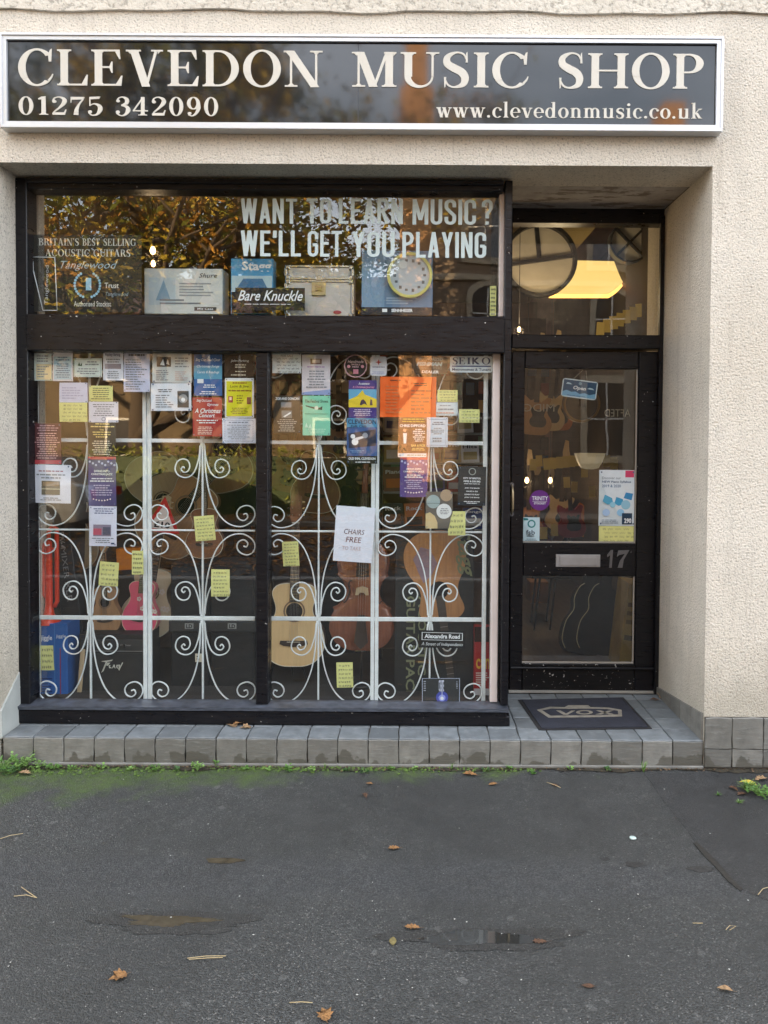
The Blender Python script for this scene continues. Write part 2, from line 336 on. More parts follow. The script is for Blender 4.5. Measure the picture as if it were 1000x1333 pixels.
    def arch(x0, x1): return ell((x0 + x1) / 2, .42, (x1 - x0) / 2 + .07, .26, 0, 150, T=.14, t=.06, n=12) + bar(x1 - .07, 0, x1 + .07, .43) + serif(x1, 0, .26, 1, t=.035, st=.14)
    g['n'] = (lstem(.17) + arch(.17, .5), .68)
    g['m'] = (lstem(.17) + arch(.17, .48) + arch(.48, .8), .98)
    g['u'] = (lstem(.17, f=0) + ell(.34, .24, .24, .255, 180, 340, T=.14, t=.06, n=12) + bar(.44, 0, .58, x) + [[(.37, x - .05), (.5, x - .03), (.5, x), (.37, x - .01)]] + bar(.5, 0, .66, .035), .68)
    g['d'] = (ell(.28, x / 2, .26, .355, 0, 360, T=.14, t=.045, n=22) + bar(.41, 0, .55, 1.05) + bar(.5, 0, .63, .035) + [[(.34, 1.0), (.48, 1.02), (.48, 1.05), (.34, 1.035)]], .66)
    g['s'] = (sshape(.05, .46, -.02, x + .02, T=.14), .50)
    g['.'] = (dot(.12, .07, .085), .26)
    return g
GL = caps()
def put_serif(mb, txt, x0, x1, zb, zt, yf, depth, sp=.06):
    wd = sum(GL[ch][1] + sp for ch in txt) - sp; s = (x1 - x0) / wd; h = zt - zb; cx = x0; k = 0
    for ch in txt:
        for poly in GL[ch][0]:
            k += 1; q = [(cx + a * s, zb + b * h) for a, b in poly]
            if abs(area(q)) < 1e-9: continue
            mb.prism(q, yf - (k % 23) * .00004, yf + depth)
        cx += (GL[ch][1] + sp) * s

# ------------------------------------------------------------------ special materials
def nodes(name):
    m = bpy.data.materials.new(name); m.use_nodes = True
    return m, m.node_tree.nodes, m.node_tree.links, m.node_tree.nodes['Principled BSDF']
def noise(n, l, v, scale, detail=5, rough=.5):
    z = n.new('ShaderNodeTexNoise'); z.inputs['Scale'].default_value = scale; z.inputs['Detail'].default_value = detail; z.inputs['Roughness'].default_value = rough
    l.new(v, z.inputs['Vector']); return z.outputs[0]
def ramp(n, l, v, *st):
    r_ = n.new('ShaderNodeValToRGB'); e = r_.color_ramp.elements
    while len(e) < len(st): e.new(.5)
    for q, (p, cc) in zip(e, st): q.position = p; q.color = cc if not isinstance(cc, (int, float)) else (cc, cc, cc, 1)
    l.new(v, r_.inputs[0]); return r_.outputs[0]
def mix(n, l, f, a, b, mode='MIX'):
    q = n.new('ShaderNodeMix'); q.data_type = 'RGBA'; q.blend_type = mode
    for i, v in ((0, f), (6, a), (7, b)):
        if hasattr(v, 'links'): l.new(v, q.inputs[i])
        else: q.inputs[i].default_value = v
    return q.outputs[2]
def math_(n, l, op, a, b=0, c_=None):
    q = n.new('ShaderNodeMath'); q.operation = op; q.use_clamp = False
    for i, v in enumerate((a, b) if c_ is None else (a, b, c_)):
        if hasattr(v, 'links'): l.new(v, q.inputs[i])
        else: q.inputs[i].default_value = v
    return q.outputs[0]
def bumps(n, l, b, *hs):
    prev = None
    for h, dist, st in hs:
        q = n.new('ShaderNodeBump'); q.inputs['Distance'].default_value = dist; q.inputs['Strength'].default_value = st
        l.new(h, q.inputs['Height'])
        if prev: l.new(prev, q.inputs['Normal'])
        prev = q.outputs[0]
    l.new(prev, b.inputs['Normal'])

def roughcast(name, base, bscale=1.0):
    m, n, l, b = nodes(name); g = n.new('ShaderNodeNewGeometry').outputs['Position']
    big = noise(n, l, g, 1.3, 4); mid = noise(n, l, g, 9, 5)
    mp_ = n.new('ShaderNodeMapping'); mp_.inputs['Scale'].default_value = (6, 6, .5); l.new(g, mp_.inputs[0]); streak = noise(n, l, mp_.outputs[0], 1.5, 5)
    col1 = mix(n, l, ramp(n, l, big, (.35, 0.0), (.7, 1.0)), base, tuple(v * f for v, f in zip(base[:3], (.90, .885, .86))) + (1,))
    col2 = mix(n, l, ramp(n, l, mid, (.45, 0.0), (.8, .5)), col1, tuple(v * .80 for v in base[:3]) + (1,))
    vo = n.new('ShaderNodeTexVoronoi'); vo.inputs['Scale'].default_value = 88 * bscale; l.new(g, vo.inputs['Vector'])
    pit = noise(n, l, g, 105 * bscale, 3, .6)
    pits = ramp(n, l, pit, (.36, 1.0), (.455, 0.0))
    col3 = mix(n, l, math_(n, l, 'MULTIPLY', pits, .5), col2, (.16, .14, .11, 1))
    col4 = mix(n, l, ramp(n, l, streak, (.55, 0.0), (.85, .35)), col3, tuple(v * .6 for v in base[:3]) + (1,))
    sp = n.new('ShaderNodeSeparateXYZ'); l.new(g, sp.inputs[0]); gn = noise(n, l, g, 5, 6, .65)
    low = ramp(n, l, math_(n, l, 'MULTIPLY_ADD', gn, -.5, math_(n, l, 'MULTIPLY', sp.outputs[2], 1.0)), (.02, .5), (.38, 0.0))     # splash dirt near the ground
    mp2 = n.new('ShaderNodeMapping'); mp2.inputs['Scale'].default_value = (16, 16, 1.0); l.new(g, mp2.inputs[0]); dr = ramp(n, l, noise(n, l, mp2.outputs[0], 1.6, 5, .6), (.56, 0.0), (.72, .42))
    under = ramp(n, l, math_(n, l, 'MULTIPLY_ADD', gn, .10, sp.outputs[2]), (2.9 + .02, 0.0), (3.16, 1.0))
    col4 = mix(n, l, low, col4, (.30, .28, .22, 1)); col4 = mix(n, l, math_(n, l, 'MULTIPLY', dr, .75), col4, (.36, .31, .25, 1))
    l.new(col4, b.inputs['Base Color']); b.inputs['Roughness'].default_value = .92; b.inputs['Specular IOR Level'].default_value = .2
    fine = noise(n, l, g, 150 * bscale, 4, .6)
    bumps(n, l, b, (vo.outputs[0], .0032, .7), (pit, .008, .8), (fine, .004, .8))
    return m
M_WALL = roughcast('cream_roughcast', (.74, .68, .585, 1))
M_SMOOTH = roughcast('smooth_painted_render', (.68, .63, .54, 1), .45)
def soffit():
    m, n, l, b = nodes('flaking_grey_paint'); g = n.new('ShaderNodeNewGeometry').outputs['Position']
    a = noise(n, l, g, 5, 8, .7); mp_ = n.new('ShaderNodeMapping'); mp_.inputs['Scale'].default_value = (2.2, 7, 1); l.new(g, mp_.inputs[0]); s = noise(n, l, mp_.outputs[0], 2.6, 8, .65)
    c1 = mix(n, l, ramp(n, l, a, (.4, 0.0), (.62, 1.0)), (.46, .43, .40, 1), (.30, .275, .26, 1))
    c2 = mix(n, l, ramp(n, l, s, (.53, 0.0), (.57, .85)), c1, (.15, .115, .09, 1))
    sp = n.new('ShaderNodeSeparateXYZ'); l.new(g, sp.inputs[0])
    gate = math_(n, l, 'MULTIPLY', ramp(n, l, s, (.50, 0.0), (.56, 1.0)), 1.0)
    l.new(c2, b.inputs['Base Color']); b.inputs['Roughness'].default_value = .8
    bumps(n, l, b, (s, .004, .8)); return m
M_SOFFIT = soffit()
def slate(name, base, wet):
    m, n, l, b = nodes(name); g = n.new('ShaderNodeNewGeometry').outputs['Position']; oi = n.new('ShaderNodeObjectInfo').outputs['Random']
    tcn = n.new('ShaderNodeTexCoord').outputs['Object']
    off = n.new('ShaderNodeVectorMath'); off.operation = 'ADD'; cmb = n.new('ShaderNodeCombineXYZ'); l.new(math_(n, l, 'MULTIPLY', oi, 40), cmb.inputs[0]); l.new(tcn, off.inputs[0]); l.new(cmb.outputs[0], off.inputs[1]); v = off.outputs[0]
    a = noise(n, l, v, 14, 6, .6); mp_ = n.new('ShaderNodeMapping'); mp_.inputs['Scale'].default_value = (1, 1, 5); l.new(v, mp_.inputs[0]); lay = noise(n, l, mp_.outputs[0], 16, 6, .65)
    h = n.new('ShaderNodeHueSaturation'); h.inputs['Color'].default_value = base
    mr = n.new('ShaderNodeMapRange'); mr.inputs[3].default_value = .68; mr.inputs[4].default_value = 1.28; l.new(oi, mr.inputs[0]); l.new(mr.outputs[0], h.inputs['Value'])
    c1 = mix(n, l, ramp(n, l, a, (.3, 0.0), (.7, .8)), h.outputs[0], tuple(x_ * .55 for x_ in base[:3]) + (1,))
    c2 = mix(n, l, ramp(n, l, lay, (.55, 0.0), (.75, .35)), c1, (.33, .34, .32, 1))
    if wet:    # rising damp and algae at the foot of the tiles
        sp = n.new('ShaderNodeSeparateXYZ'); l.new(g, sp.inputs[0]); wn = noise(n, l, g, 9, 5)
        lim = math_(n, l, 'MULTIPLY_ADD', wn, .30, -.115); d = math_(n, l, 'SUBTRACT', lim, sp.outputs[2]); f = ramp(n, l, math_(n, l, 'MULTIPLY_ADD', d, 60, .5), (.2, 0.0), (.85, .8))
        c2 = mix(n, l, f, c2, (.075, .07, .055, 1))
    l.new(c2, b.inputs['Base Color']); b.inputs['Roughness'].default_value = .55
    bumps(n, l, b, (lay, .003, .7), (a, .002, .6)); return m
M_TILE = slate('grey_slate_riser', (.195, .19, .17, 1), True)
M_TILET = slate('blue_grey_slate_tread', (.17, .188, .20, 1), False)
M_MORTAR = mat('dark_mortar', (.075, .068, .058, 1), .9, bump=.003, bscale=70, var=.3)
def paint(name, base, rough, chip, bs=1.0):
    m, n, l, b = nodes(name); t = n.new('ShaderNodeNewGeometry').outputs['Position']
    mp_ = n.new('ShaderNodeMapping'); mp_.inputs['Scale'].default_value = (3, 3, 26); l.new(t, mp_.inputs[0]); gr = noise(n, l, mp_.outputs[0], 3.4, 7, .6)
    sp = noise(n, l, t, 60, 3, .6); lo = noise(n, l, t, 6, 4)
    f = math_(n, l, 'MULTIPLY', ramp(n, l, sp, (chip, 0.0), (chip + .02, 1.0)), ramp(n, l, lo, (.46, 0.0), (.56, 1.0)))
    du = mix(n, l, ramp(n, l, gr, (.5, 0.0), (.75, .6)), base, tuple(v + .008 for v in base[:3]) + (1,))
    c1 = mix(n, l, f, du, (.55, .53, .50, 1)); l.new(c1, b.inputs['Base Color'])
    l.new(ramp(n, l, gr, (.3, rough), (.75, min(1, rough + .28))), b.inputs['Roughness']); b.inputs['Specular IOR Level'].default_value = .32
    bumps(n, l, b, (gr, .0022 * bs, .5), (sp, .0008, .4)); return m
M_BLACK = paint('black_gloss_paint', (.005, .005, .007, 1), .22, .70)
M_BLACKD = paint('chipped_black_paint', (.004, .004, .005, 1), .28, .65)
M_WHITE = mat('white_painted_metal', (.76, .80, .82, 1), .42, bump=.0008, bscale=40, var=.08, vscale=25)
M_WPOST = mat('off_white_painted_timber', (.62, .55, .52, 1), .5, bump=.001, bscale=20, var=.08)
M_ALU = mat('satin_white_aluminium', (.66, .68, .71, 1), .32, metal=.35, bump=.0004, bscale=30, var=.05, vscale=3)
def glass():
    m = bpy.data.materials.new('window_glass'); m.use_nodes = True; n = m.node_tree.nodes; l = m.node_tree.links; n.clear()
    o = n.new('ShaderNodeOutputMaterial'); tr = n.new('ShaderNodeBsdfTransparent'); tr.inputs[0].default_value = (.95, .965, .96, 1)
    gl = n.new('ShaderNodeBsdfGlossy'); gl.inputs['Roughness'].default_value = .0; gl.inputs[0].default_value = (1, 1, 1, 1)
    g = n.new('ShaderNodeNewGeometry'); d = n.new('ShaderNodeVectorMath'); d.operation = 'DOT_PRODUCT'; l.new(g.outputs['Incoming'], d.inputs[0]); l.new(g.outputs['Normal'], d.inputs[1])
    a = math_(n, l, 'ABSOLUTE', d.outputs['Value']); q = math_(n, l, 'POWER', math_(n, l, 'SUBTRACT', 1, a), 5); f = math_(n, l, 'MULTIPLY_ADD', q, .945, .055)
    z = noise(n, l, g.outputs['Position'], 2.2, 2); bp = n.new('ShaderNodeBump'); bp.inputs['Distance'].default_value = .0012; bp.inputs['Strength'].default_value = .5; l.new(z, bp.inputs['Height']); l.new(bp.outputs[0], gl.inputs['Normal'])
    ms = n.new('ShaderNodeMixShader'); l.new(f, ms.inputs[0]); l.new(tr.outputs[0], ms.inputs[1]); l.new(gl.outputs[0], ms.inputs[2]); l.new(ms.outputs[0], o.inputs[0]); return m
M_GLASS = glass()
def asphalt(name, base, grit, moss):
    m, n, l, b = nodes(name); g = n.new('ShaderNodeNewGeometry').outputs['Position']; sp = n.new('ShaderNodeSeparateXYZ'); l.new(g, sp.inputs[0])
    v = n.new('ShaderNodeTexVoronoi'); v.inputs['Scale'].default_value = 210; l.new(g, v.inputs['Vector'])
    v2 = n.new('ShaderNodeTexVoronoi'); v2.inputs['Scale'].default_value = 45; l.new(g, v2.inputs['Vector'])
    hs = n.new('ShaderNodeSeparateColor'); l.new(v.outputs['Color'], hs.inputs[0]); hs2 = n.new('ShaderNodeSeparateColor'); l.new(v2.outputs['Color'], hs2.inputs[0])
    big = noise(n, l, g, .9, 5, .6); mid = noise(n, l, g, 6, 6, .6); fine = noise(n, l, g, 220, 3, .7)
    c1 = mix(n, l, ramp(n, l, hs.outputs[0], (.2, 0.0), (.95, 1.0)), tuple(x_ * .62 for x_ in base[:3]) + (1,), tuple(x_ * 1.5 for x_ in base[:3]) + (1,))
    c1 = mix(n, l, math_(n, l, 'MULTIPLY', ramp(n, l, hs.outputs[1], (.93, 0.0), (.98, 1.0)), grit), c1, (.24, .235, .22, 1))
    c1 = mix(n, l, ramp(n, l, hs2.outputs[0], (.993, 0.0), (.996, .25)), c1, (.30, .30, .29, 1))
    c2 = mix(n, l, ramp(n, l, big, (.38, 0.0), (.62, .75)), c1, tuple(x_ * .60 for x_ in base[:3]) + (1,))
    c3 = mix(n, l, ramp(n, l, mid, (.5, 0.0), (.8, .3)), c2, (.07, .068, .064, 1))
    if moss:
        bd = math_(n, l, 'ABSOLUTE', math_(n, l, 'MULTIPLY_ADD', noise(n, l, g, 4, 5), .16, math_(n, l, 'ADD', sp.outputs[1], .97 - .08)))
        c3 = mix(n, l, ramp(n, l, bd, (.09, .55), (.17, 0.0)), c3, mix(n, l, ramp(n, l, hs.outputs[2], (.5, 0.0), (.9, 1.0)), (.028, .030, .033, 1), (.11, .112, .115, 1)))
        my = math_(n, l, 'MULTIPLY_ADD', noise(n, l, g, 3.2, 6, .65), .95, -.34)       # reach of the moss in metres from the step
        lx = math_(n, l, 'MULTIPLY_ADD', sp.outputs[0], -.15, -.10)
        r_ = math_(n, l, 'ADD', math_(n, l, 'ADD', sp.outputs[1], my), lx)
        f = ramp(n, l, math_(n, l, 'MULTIPLY_ADD', r_, 3.2, .55), (.25, 0.0), (.8, .9))
        f2 = math_(n, l, 'MULTIPLY', f, ramp(n, l, noise(n, l, g, 30, 5, .7), (.33, .25), (.6, 1.0)))
        c3 = mix(n, l, f2, c3, mix(n, l, mid, (.03, .075, .010, 1), (.11, .16, .03, 1)))
    l.new(c3, b.inputs['Base Color'])
    l.new(ramp(n, l, mid, (.35, .46), (.7, .78)), b.inputs['Roughness'])
    inv = math_(n, l, 'SUBTRACT', 1, v.outputs[0])
    bumps(n, l, b, (inv, .0055, 1.0), (fine, .003, .8), (mid, .006, .5)); return m
M_ASPH = asphalt('worn_asphalt', (.052, .054, .053, 1), .65, True)
M_ASPH2 = asphalt('newer_dark_asphalt', (.041, .042, .043, 1), .45, False)
M_ASPH3 = asphalt('coarse_asphalt_strip', (.043, .045, .048, 1), .9, False)
M_TAR = mat('tar_joint', (.022, .021, .02, 1), .45, bump=.003, bscale=50)
M_WATER = mat('puddle_water', (.022, .022, .02, 1), .02, spec=1.0, coat=.6)

# ------------------------------------------------------------------ key dimensions
ZG, ZS = 0.0, 0.14                        # pavement, top of the step
ZL = Z(214, 0, 500)                       # underside of the lintel
XR = X(922, 0, 600)                       # right pier corner
XL = X(-3, 0, 600)                        # left pier corner
YF, YD = .185, .69                        # window frame face, door frame face
YG = .245                                 # window glass
XSTEP = XR
XWR = X(666, YF, 400)                     # right side of the window box
print('ZL', ZL, 'XR', XR, 'XL', XL)

# ------------------------------------------------------------------ ground
tag(MB().box(-150, 150, -160, 160, -.35, -.12).build('ground', mat('road_tarmac', (.05, .05, .052, 1), .8, bump=.004, bscale=80, var=.2)), kind='structure')
tag(MB().box(-30, 30, -4.6, .30, -.118, ZG).build('pavement', M_ASPH), kind='structure')
tag(MB().box(-30, 30, -4.76, -4.603, -.118, .012, ch=.012).build('kerb', mat('granite_kerb', (.25, .24, .23, 1), .8, bump=.003, var=.2)), kind='structure')
tag(MB().box(-30, 30, -12.2, -11.0, -.118, 0, ch=.02).build('far_pavement', mat('far_paving', (.16, .15, .13, 1), .8, var=.2)), kind='structure')
# later patches, each a thin sheet of its own
def sheet(pxs, z, m, name, kind='structure', jag=0, n=1, th=.0035):
    pts = [G(a, b, z) for a, b in pxs]; out = []
    for i, p in enumerate(pts):
        q = pts[(i + 1) % len(pts)]
        for k in range(n):
            t = k / n; r_ = p.lerp(q, t); out.append((r_.x + rnd.uniform(-jag, jag), r_.y + rnd.uniform(-jag, jag)))
    mb = MB().prismz(out, z - th, z)
    return tag(mb.build(name, m), kind=kind)
sheet([(838, 1006), (1100, 1007), (1200, 1250), (966, 1158), (905, 1096)], .0016, M_ASPH2, 'dark_asphalt_patch', jag=.004, n=6, th=.0014)
0 and sheet([(-60, 1122), (500, 1136), (1100, 1160), (1100, 1196), (500, 1184), (-60, 1168)], .0011, M_ASPH3, 'coarse_asphalt_strip', jag=.010, n=24, th=.001)
sheet([(902, 1097), (908, 1096), (968, 1157), (964, 1160), (950, 1148)], .0030, M_TAR, 'tar_joint', jag=.003, n=5)
def blob(px, py, rx, ry, z, m, name, label=None, cat=None, n=26, jag=.22, kind='structure', th=.0012):
    cc = G(px, py, z); s = (cc - CAM).length / 1000; f = abs((G(px, py + 1, z) - cc).y); ph = rnd.uniform(0, 6)
    pts = []
    for i in range(n):
        a = 2 * math.pi * i / n; k = 1 + jag * (math.sin(3 * a + ph) * .5 + math.sin(5 * a + 2 * ph) * .35 + rnd.uniform(-.3, .3))
        pts.append((cc.x + rx * s * k * math.cos(a), cc.y + ry * f * k * math.sin(a)))
    o = MB().prismz(pts, z - th, z).build(name, m)
    return tag(o, label, cat, kind=kind)
M_MUD = mat('damp_brown_silt', (.060, .050, .034, 1), .16, bump=.002, bscale=60, var=.3, vscale=30)
M_DAMP = asphalt('damp_asphalt', (.034, .034, .032, 1), .4, False)
M_DAMP.node_tree.nodes['Principled BSDF'].inputs['Specular IOR Level'].default_value = .6
blob(630, 1221, 104, 15, .0021, M_DAMP, 'damp_patch', kind='stuff', n=60, jag=.3, th=.0004)
blob(230, 1200, 82, 15, .0021, M_DAMP, 'damp_patch', kind='stuff', n=60, jag=.3, th=.0004)
blob(624, 1221, 64, 9, .0028, M_WATER, 'puddle', kind='stuff', n=70, jag=.34, th=.0006)
blob(216, 1198, 44, 7, .0028, M_MUD, 'silty_puddle', kind='stuff', n=60, jag=.4, th=.0006)
blob(292, 1120, 22, 3.6, .0022, M_MUD, 'damp_patch', kind='stuff')
for a in ((912, 1131, 14, 4), (826, 1125, 11, 3.4), (788, 1118, 5, 2)):
    blob(*a, .0021, mat('dark_damp', (.030, .030, .030, 1), .55, bump=.004, bscale=150, var=.4, vscale=60), 'damp_patch', kind='stuff')

# ------------------------------------------------------------------ the shop building
B = thing('shop_building', 'cream roughcast shop building with wide window and recessed black door', 'building', (0, 0, 0))
def wallbox(name, x0, x1, y0, y1, z0, z1, m=M_WALL): return MB().box(x0, x1, y0, y1, z0, z1).build(name, m, B)
ZT = 7.2
wallbox('wall', XR, 14, 0, .69 + .3, .0, ZL)
wallbox('wall', -12.2, XL, 0, .5, .0, ZL)
ZB = Z(15, 0, 500)
wallbox('lintel_wall', -12.2, 14, 0, .30, ZL, ZB - .002)
wallbox('upper_wall', -12.2, 14, 0.001, .30, ZB, ZT + 3.0)
mbc = MB(); xs = [-12.2 + .105 * i for i in range(251)]      # band of smoother render with a wavy lower edge
lo = [ZB - .004 + .006 * math.sin(x * 5.1) + .004 * math.sin(x * 13 + 1) + rnd.uniform(-.002, .002) for x in xs]
for i in range(250):
    mbc.add([(xs[i], -.014, lo[i]), (xs[i + 1], -.014, lo[i + 1]), (xs[i + 1], -.014, ZB + .5), (xs[i], -.014, ZB + .5), (xs[i], -.0005, lo[i]), (xs[i + 1], -.0005, lo[i + 1])], [(0, 1, 2, 3), (4, 5, 1, 0)])
mbc.build('string_course', M_SMOOTH, B)
MB().box(XL, XR, .302, 5.9, ZL + .35, ZL + .55).build('upper_floor', mat('darkened_ceiling', (.20, .16, .12, 1), .8), B)  # ceiling colour darkened so the lamp light beside it barely shows
# soffit of the door recess and of the window
MB().box(XWR + .01, XR - .001, .302, YD + .06, ZL + .004, ZL + .10).build('soffit', M_SOFFIT, B)
MB().box(XL + .001, XWR + .008, .302, .42, ZL + .004, ZL + .10).build('window_soffit', M_SMOOTH, B)
# unseen outer shell, height and left end shaped to shade the street
M_BR = mat('rear_brick', (.25, .12, .08, 1), .8, var=.2)
MB().box(-12.2, -11.9, .5, 8, 0, ZT + 3).build('side_wall', M_WALL, B)
MB().box(13.7, 14, .99, 8, 0, ZT + 3).build('side_wall', M_WALL, B)
MB().box(-12.2, 14, 8, 8.3, 0, ZT + 3).build('rear_wall', M_BR, B)
rf = MB().add([(-12.4, -.3, ZT + 2.9), (14.2, -.3, ZT + 2.9), (14.2, 4.1, 11.6), (-12.4, 4.1, 11.6), (14.2, 8.6, ZT + 2.9), (-12.4, 8.6, ZT + 2.9), (-12.4, -.3, ZT + 3.0), (14.2, -.3, ZT + 3.0), (14.2, 4.1, 11.8), (-12.4, 4.1, 11.8), (14.2, 8.6, ZT + 3.0), (-12.4, 8.6, ZT + 3.0)],
     [(0, 1, 2, 3), (3, 2, 4, 5), (7, 6, 9, 8), (8, 9, 11, 10), (0, 6, 7, 1), (5, 4, 10, 11), (0, 3, 9, 6), (3, 5, 11, 9), (1, 7, 8, 2), (2, 8, 10, 4)]).build('roof', mat('roof_slate', (.09, .09, .10, 1), .7, var=.2), B)  # ridge raised out of view to hold the street in shade

# inside of the shop
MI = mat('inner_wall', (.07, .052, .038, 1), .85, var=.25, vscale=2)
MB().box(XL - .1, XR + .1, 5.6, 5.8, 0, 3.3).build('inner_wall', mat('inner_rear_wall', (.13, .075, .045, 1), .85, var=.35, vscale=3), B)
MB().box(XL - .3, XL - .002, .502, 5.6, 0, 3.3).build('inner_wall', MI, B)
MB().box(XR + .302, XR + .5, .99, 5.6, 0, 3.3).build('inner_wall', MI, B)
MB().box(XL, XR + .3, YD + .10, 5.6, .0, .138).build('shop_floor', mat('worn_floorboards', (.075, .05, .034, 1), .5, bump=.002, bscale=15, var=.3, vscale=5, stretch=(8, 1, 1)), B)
DZ = Z(917, YG, 400)                      # deck of the window display
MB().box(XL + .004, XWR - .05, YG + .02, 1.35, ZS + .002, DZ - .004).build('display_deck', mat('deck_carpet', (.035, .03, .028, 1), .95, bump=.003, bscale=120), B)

# ------------------------------------------------------------------ step with its slate tiles
S = thing('doorstep', 'low step of grey slate tiles running under the shopfront', 'step', (0, 0, 0), kind='structure')
XT0 = X(4, 0, 980)
MB().box(XT0 + .004, XSTEP - .003, .012, YD + .12, .001, ZS - .008).build('step_core', M_MORTAR, S)
MB().box(XT0, XSTEP - .001, -.012, .02, .0005, .016, ch=.004).build('mortar_fillet', mat('mortar_fillet', (.17, .165, .15, 1), .9, bump=.004, bscale=40, var=.3), S)
def tile_mesh(wd, hg, dp, seed, m, horiz=False):
    q = random.Random(seed); mb = MB(); n = 5; e = .0035
    def edge(L):  return [q.uniform(-.0022, .0012) for _ in range(n)]
    out = []
    for (ax, ay, bx, by) in ((-wd / 2, -hg / 2, wd / 2, -hg / 2), (wd / 2, -hg / 2, wd / 2, hg / 2), (wd / 2, hg / 2, -wd / 2, hg / 2), (-wd / 2, hg / 2, -wd / 2, -hg / 2)):
        for k in range(3):
            t = k / 3; out.append((ax + (bx - ax) * t + q.uniform(-.002, .002), ay + (by - ay) * t + q.uniform(-.002, .002)))
    N = len(out); tilt = q.uniform(-.006, .006)
    vs = [(x * .97, -dp + tilt * x - 0 * z, z * .97) for x, z in out] + [(x, -dp + e, z) for x, z in out] + [(x, 0, z) for x, z in out]
    if horiz: vs = [(x, z, -y) for x, y, z in vs]
    fs = [tuple(range(N))] if not horiz else [tuple(range(N))]
    for r_ in range(2):
        for i in range(N):
            a = r_ * N + i; b2 = r_ * N + (i + 1) % N; fs.append((a, a + N, b2 + N, b2))
    mb.add(vs, fs); return mb.mesh('tile', m)
FR = [tile_mesh(.1455, .118, .018, s, M_TILE) for s in range(5)]
TPM = [tile_mesh(.1455, .146, .012, s + 20, M_TILET, True) for s in range(5)]
pitch = .1497; x = XT0 + pitch / 2; i = 0
while x < XSTEP - .03:
    wd = min(pitch, XSTEP - (x - pitch / 2)); link('tile', rnd.choice(FR), S, (x, .0135, .074), (0, 0, 0), (wd / pitch, 1, 1))
    rows = 5 if x > XWR - .12 else 2
    for k in range(rows):
        dep = .146; yy = -.004 + .0765 + k * pitch; sy_ = 1
        if k == 4: yy = -.004 + 4 * pitch + .045; sy_ = .6
        link('tile', rnd.choice(TPM), S, (x + (0 if k == 0 else .002), yy, ZS - .0115), (0, 0, 0), (wd / pitch, sy_, 1))
    x += pitch; i += 1
# plinth tiles on the right pier and along the reveal
PL = thing('tiled_plinth', 'band of grey slate tiles along the foot of the right hand pier', 'plinth', (0, 0, 0))
MB().box(XR + .002, XR + 2.6, -.006, -.001, .004, Z(933, 0, 950)).build('mortar_bed', M_MORTAR, PL)
bx = [XR + .001, X(951.5, 0, 960), X(992, 0, 960)] + [X(992, 0, 960) + .155 * k for k in range(1, 9)]
zr = [.012, Z(974, 0, 950), Z(933, 0, 950)]
for a, b_ in zip(bx[:-1], bx[1:]):
    for z0, z1 in zip(zr[:-1], zr[1:]):
        wd, hh = b_ - a, z1 - z0
        link('tile', rnd.choice(FR), PL, ((a + b_) / 2, -.003, (z0 + z1) / 2), (0, 0, 0), ((wd - .004) / .1455, .8, (hh - .004) / .118))
def zrev(y): return .272 - (.272 - .185) * y / YD
ys = [.004, .15, .30, .45, .60, YD - .01]
for a, b_ in zip(ys[:-1], ys[1:]):
    g_ = .0025
    MB().add([(XR - .012, a + g_, ZS + .001), (XR - .012, b_ - g_, ZS + .001), (XR - .012, b_ - g_, zrev(b_)), (XR - .012, a + g_, zrev(a)),
              (XR - .0005, a + g_, ZS + .001), (XR - .0005, b_ - g_, ZS + .001), (XR - .0005, b_ - g_, zrev(b_)), (XR - .0005, a + g_, zrev(a))],
             [(0, 3, 2, 1), (0, 4, 7, 3), (3, 7, 6, 2), (1, 2, 6, 5), (0, 1, 5, 4)]).build('tile', M_TILE, PL)
# splayed rendered foot of the left reveal
lf = MB(); zt = Z(908, .05, 10)
lf.add([(XL - .003, -.002, .13), (XL + .012, -.002, .13), (XL + .012, YF + .02, .13), (XL - .003, YF + .02, .13),
        (XL - .003, -.002, zt - .05), (XL + .010, .0, zt - .05), (XL + .006, YF + .02, zt + .10), (XL - .003, YF + .02, zt + .10)],
       [(3, 2, 1, 0), (4, 5, 6, 7), (0, 1, 5, 4), (1, 2, 6, 5), (2, 3, 7, 6)]).build('reveal_foot', mat('grey_render', (.40, .42, .40, 1), .85, bump=.002, var=.1), B)

# ------------------------------------------------------------------ shop window joinery
W = B
ZSB = ZS + .002                            # foot of the bottom rail
xl, xr = X(22, YF, 600), XWR
ztop = min(Z(233, YF, 340), ZL + .002)
def rail(name, x0, x1, y0, y1, z0, z1, ch=.004, m=None, par=None): return MB().box(x0, x1, y0, y1, z0, z1, ch=ch).build(name, m or M_BLACK, par or W)
zSill = Z(919.5, YF - .03, 340)
rail('bottom_rail', X(17, YF - .02, 940), X(660, YF - .02, 940), YF - .022, YG + .06, ZSB, Z(926, YF - .03, 340), .006)
# weathered sill board, sloping top; sky reflection put into its grey-blue colour
x0, x1 = X(16, YF - .02, 930), X(662, YF - .02, 930); za, zb_ = Z(926, YF - .03, 340) + .001, Z(912, YG - .002, 340)
MB().add([(x0, YF - .03, za), (x1, YF - .03, za), (x1, YG + .02, za), (x0, YG + .02, za), (x0, YF - .032, za + .018), (x1, YF - .032, za + .018), (x1, YG - .002, zb_ - .002), (x0, YG - .002, zb_ - .002), (x1, YG + .02, zb_ - .002), (x0, YG + .02, zb_ - .002)],
         [(0, 1, 5, 4), (4, 5, 6, 7), (7, 6, 8, 9), (3, 2, 1, 0), (0, 4, 7, 9, 3), (1, 2, 8, 6, 5), (3, 9, 8, 2)]).build('window_sill', mat('sky_grey_sill_paint', (.062, .07, .088, 1), .35, bump=.002, bscale=25, var=.5, vscale=20, stretch=(1, 1, 6)), W)
zR0, zR1 = Z(458, YF, 340), Z(411, YF, 340)
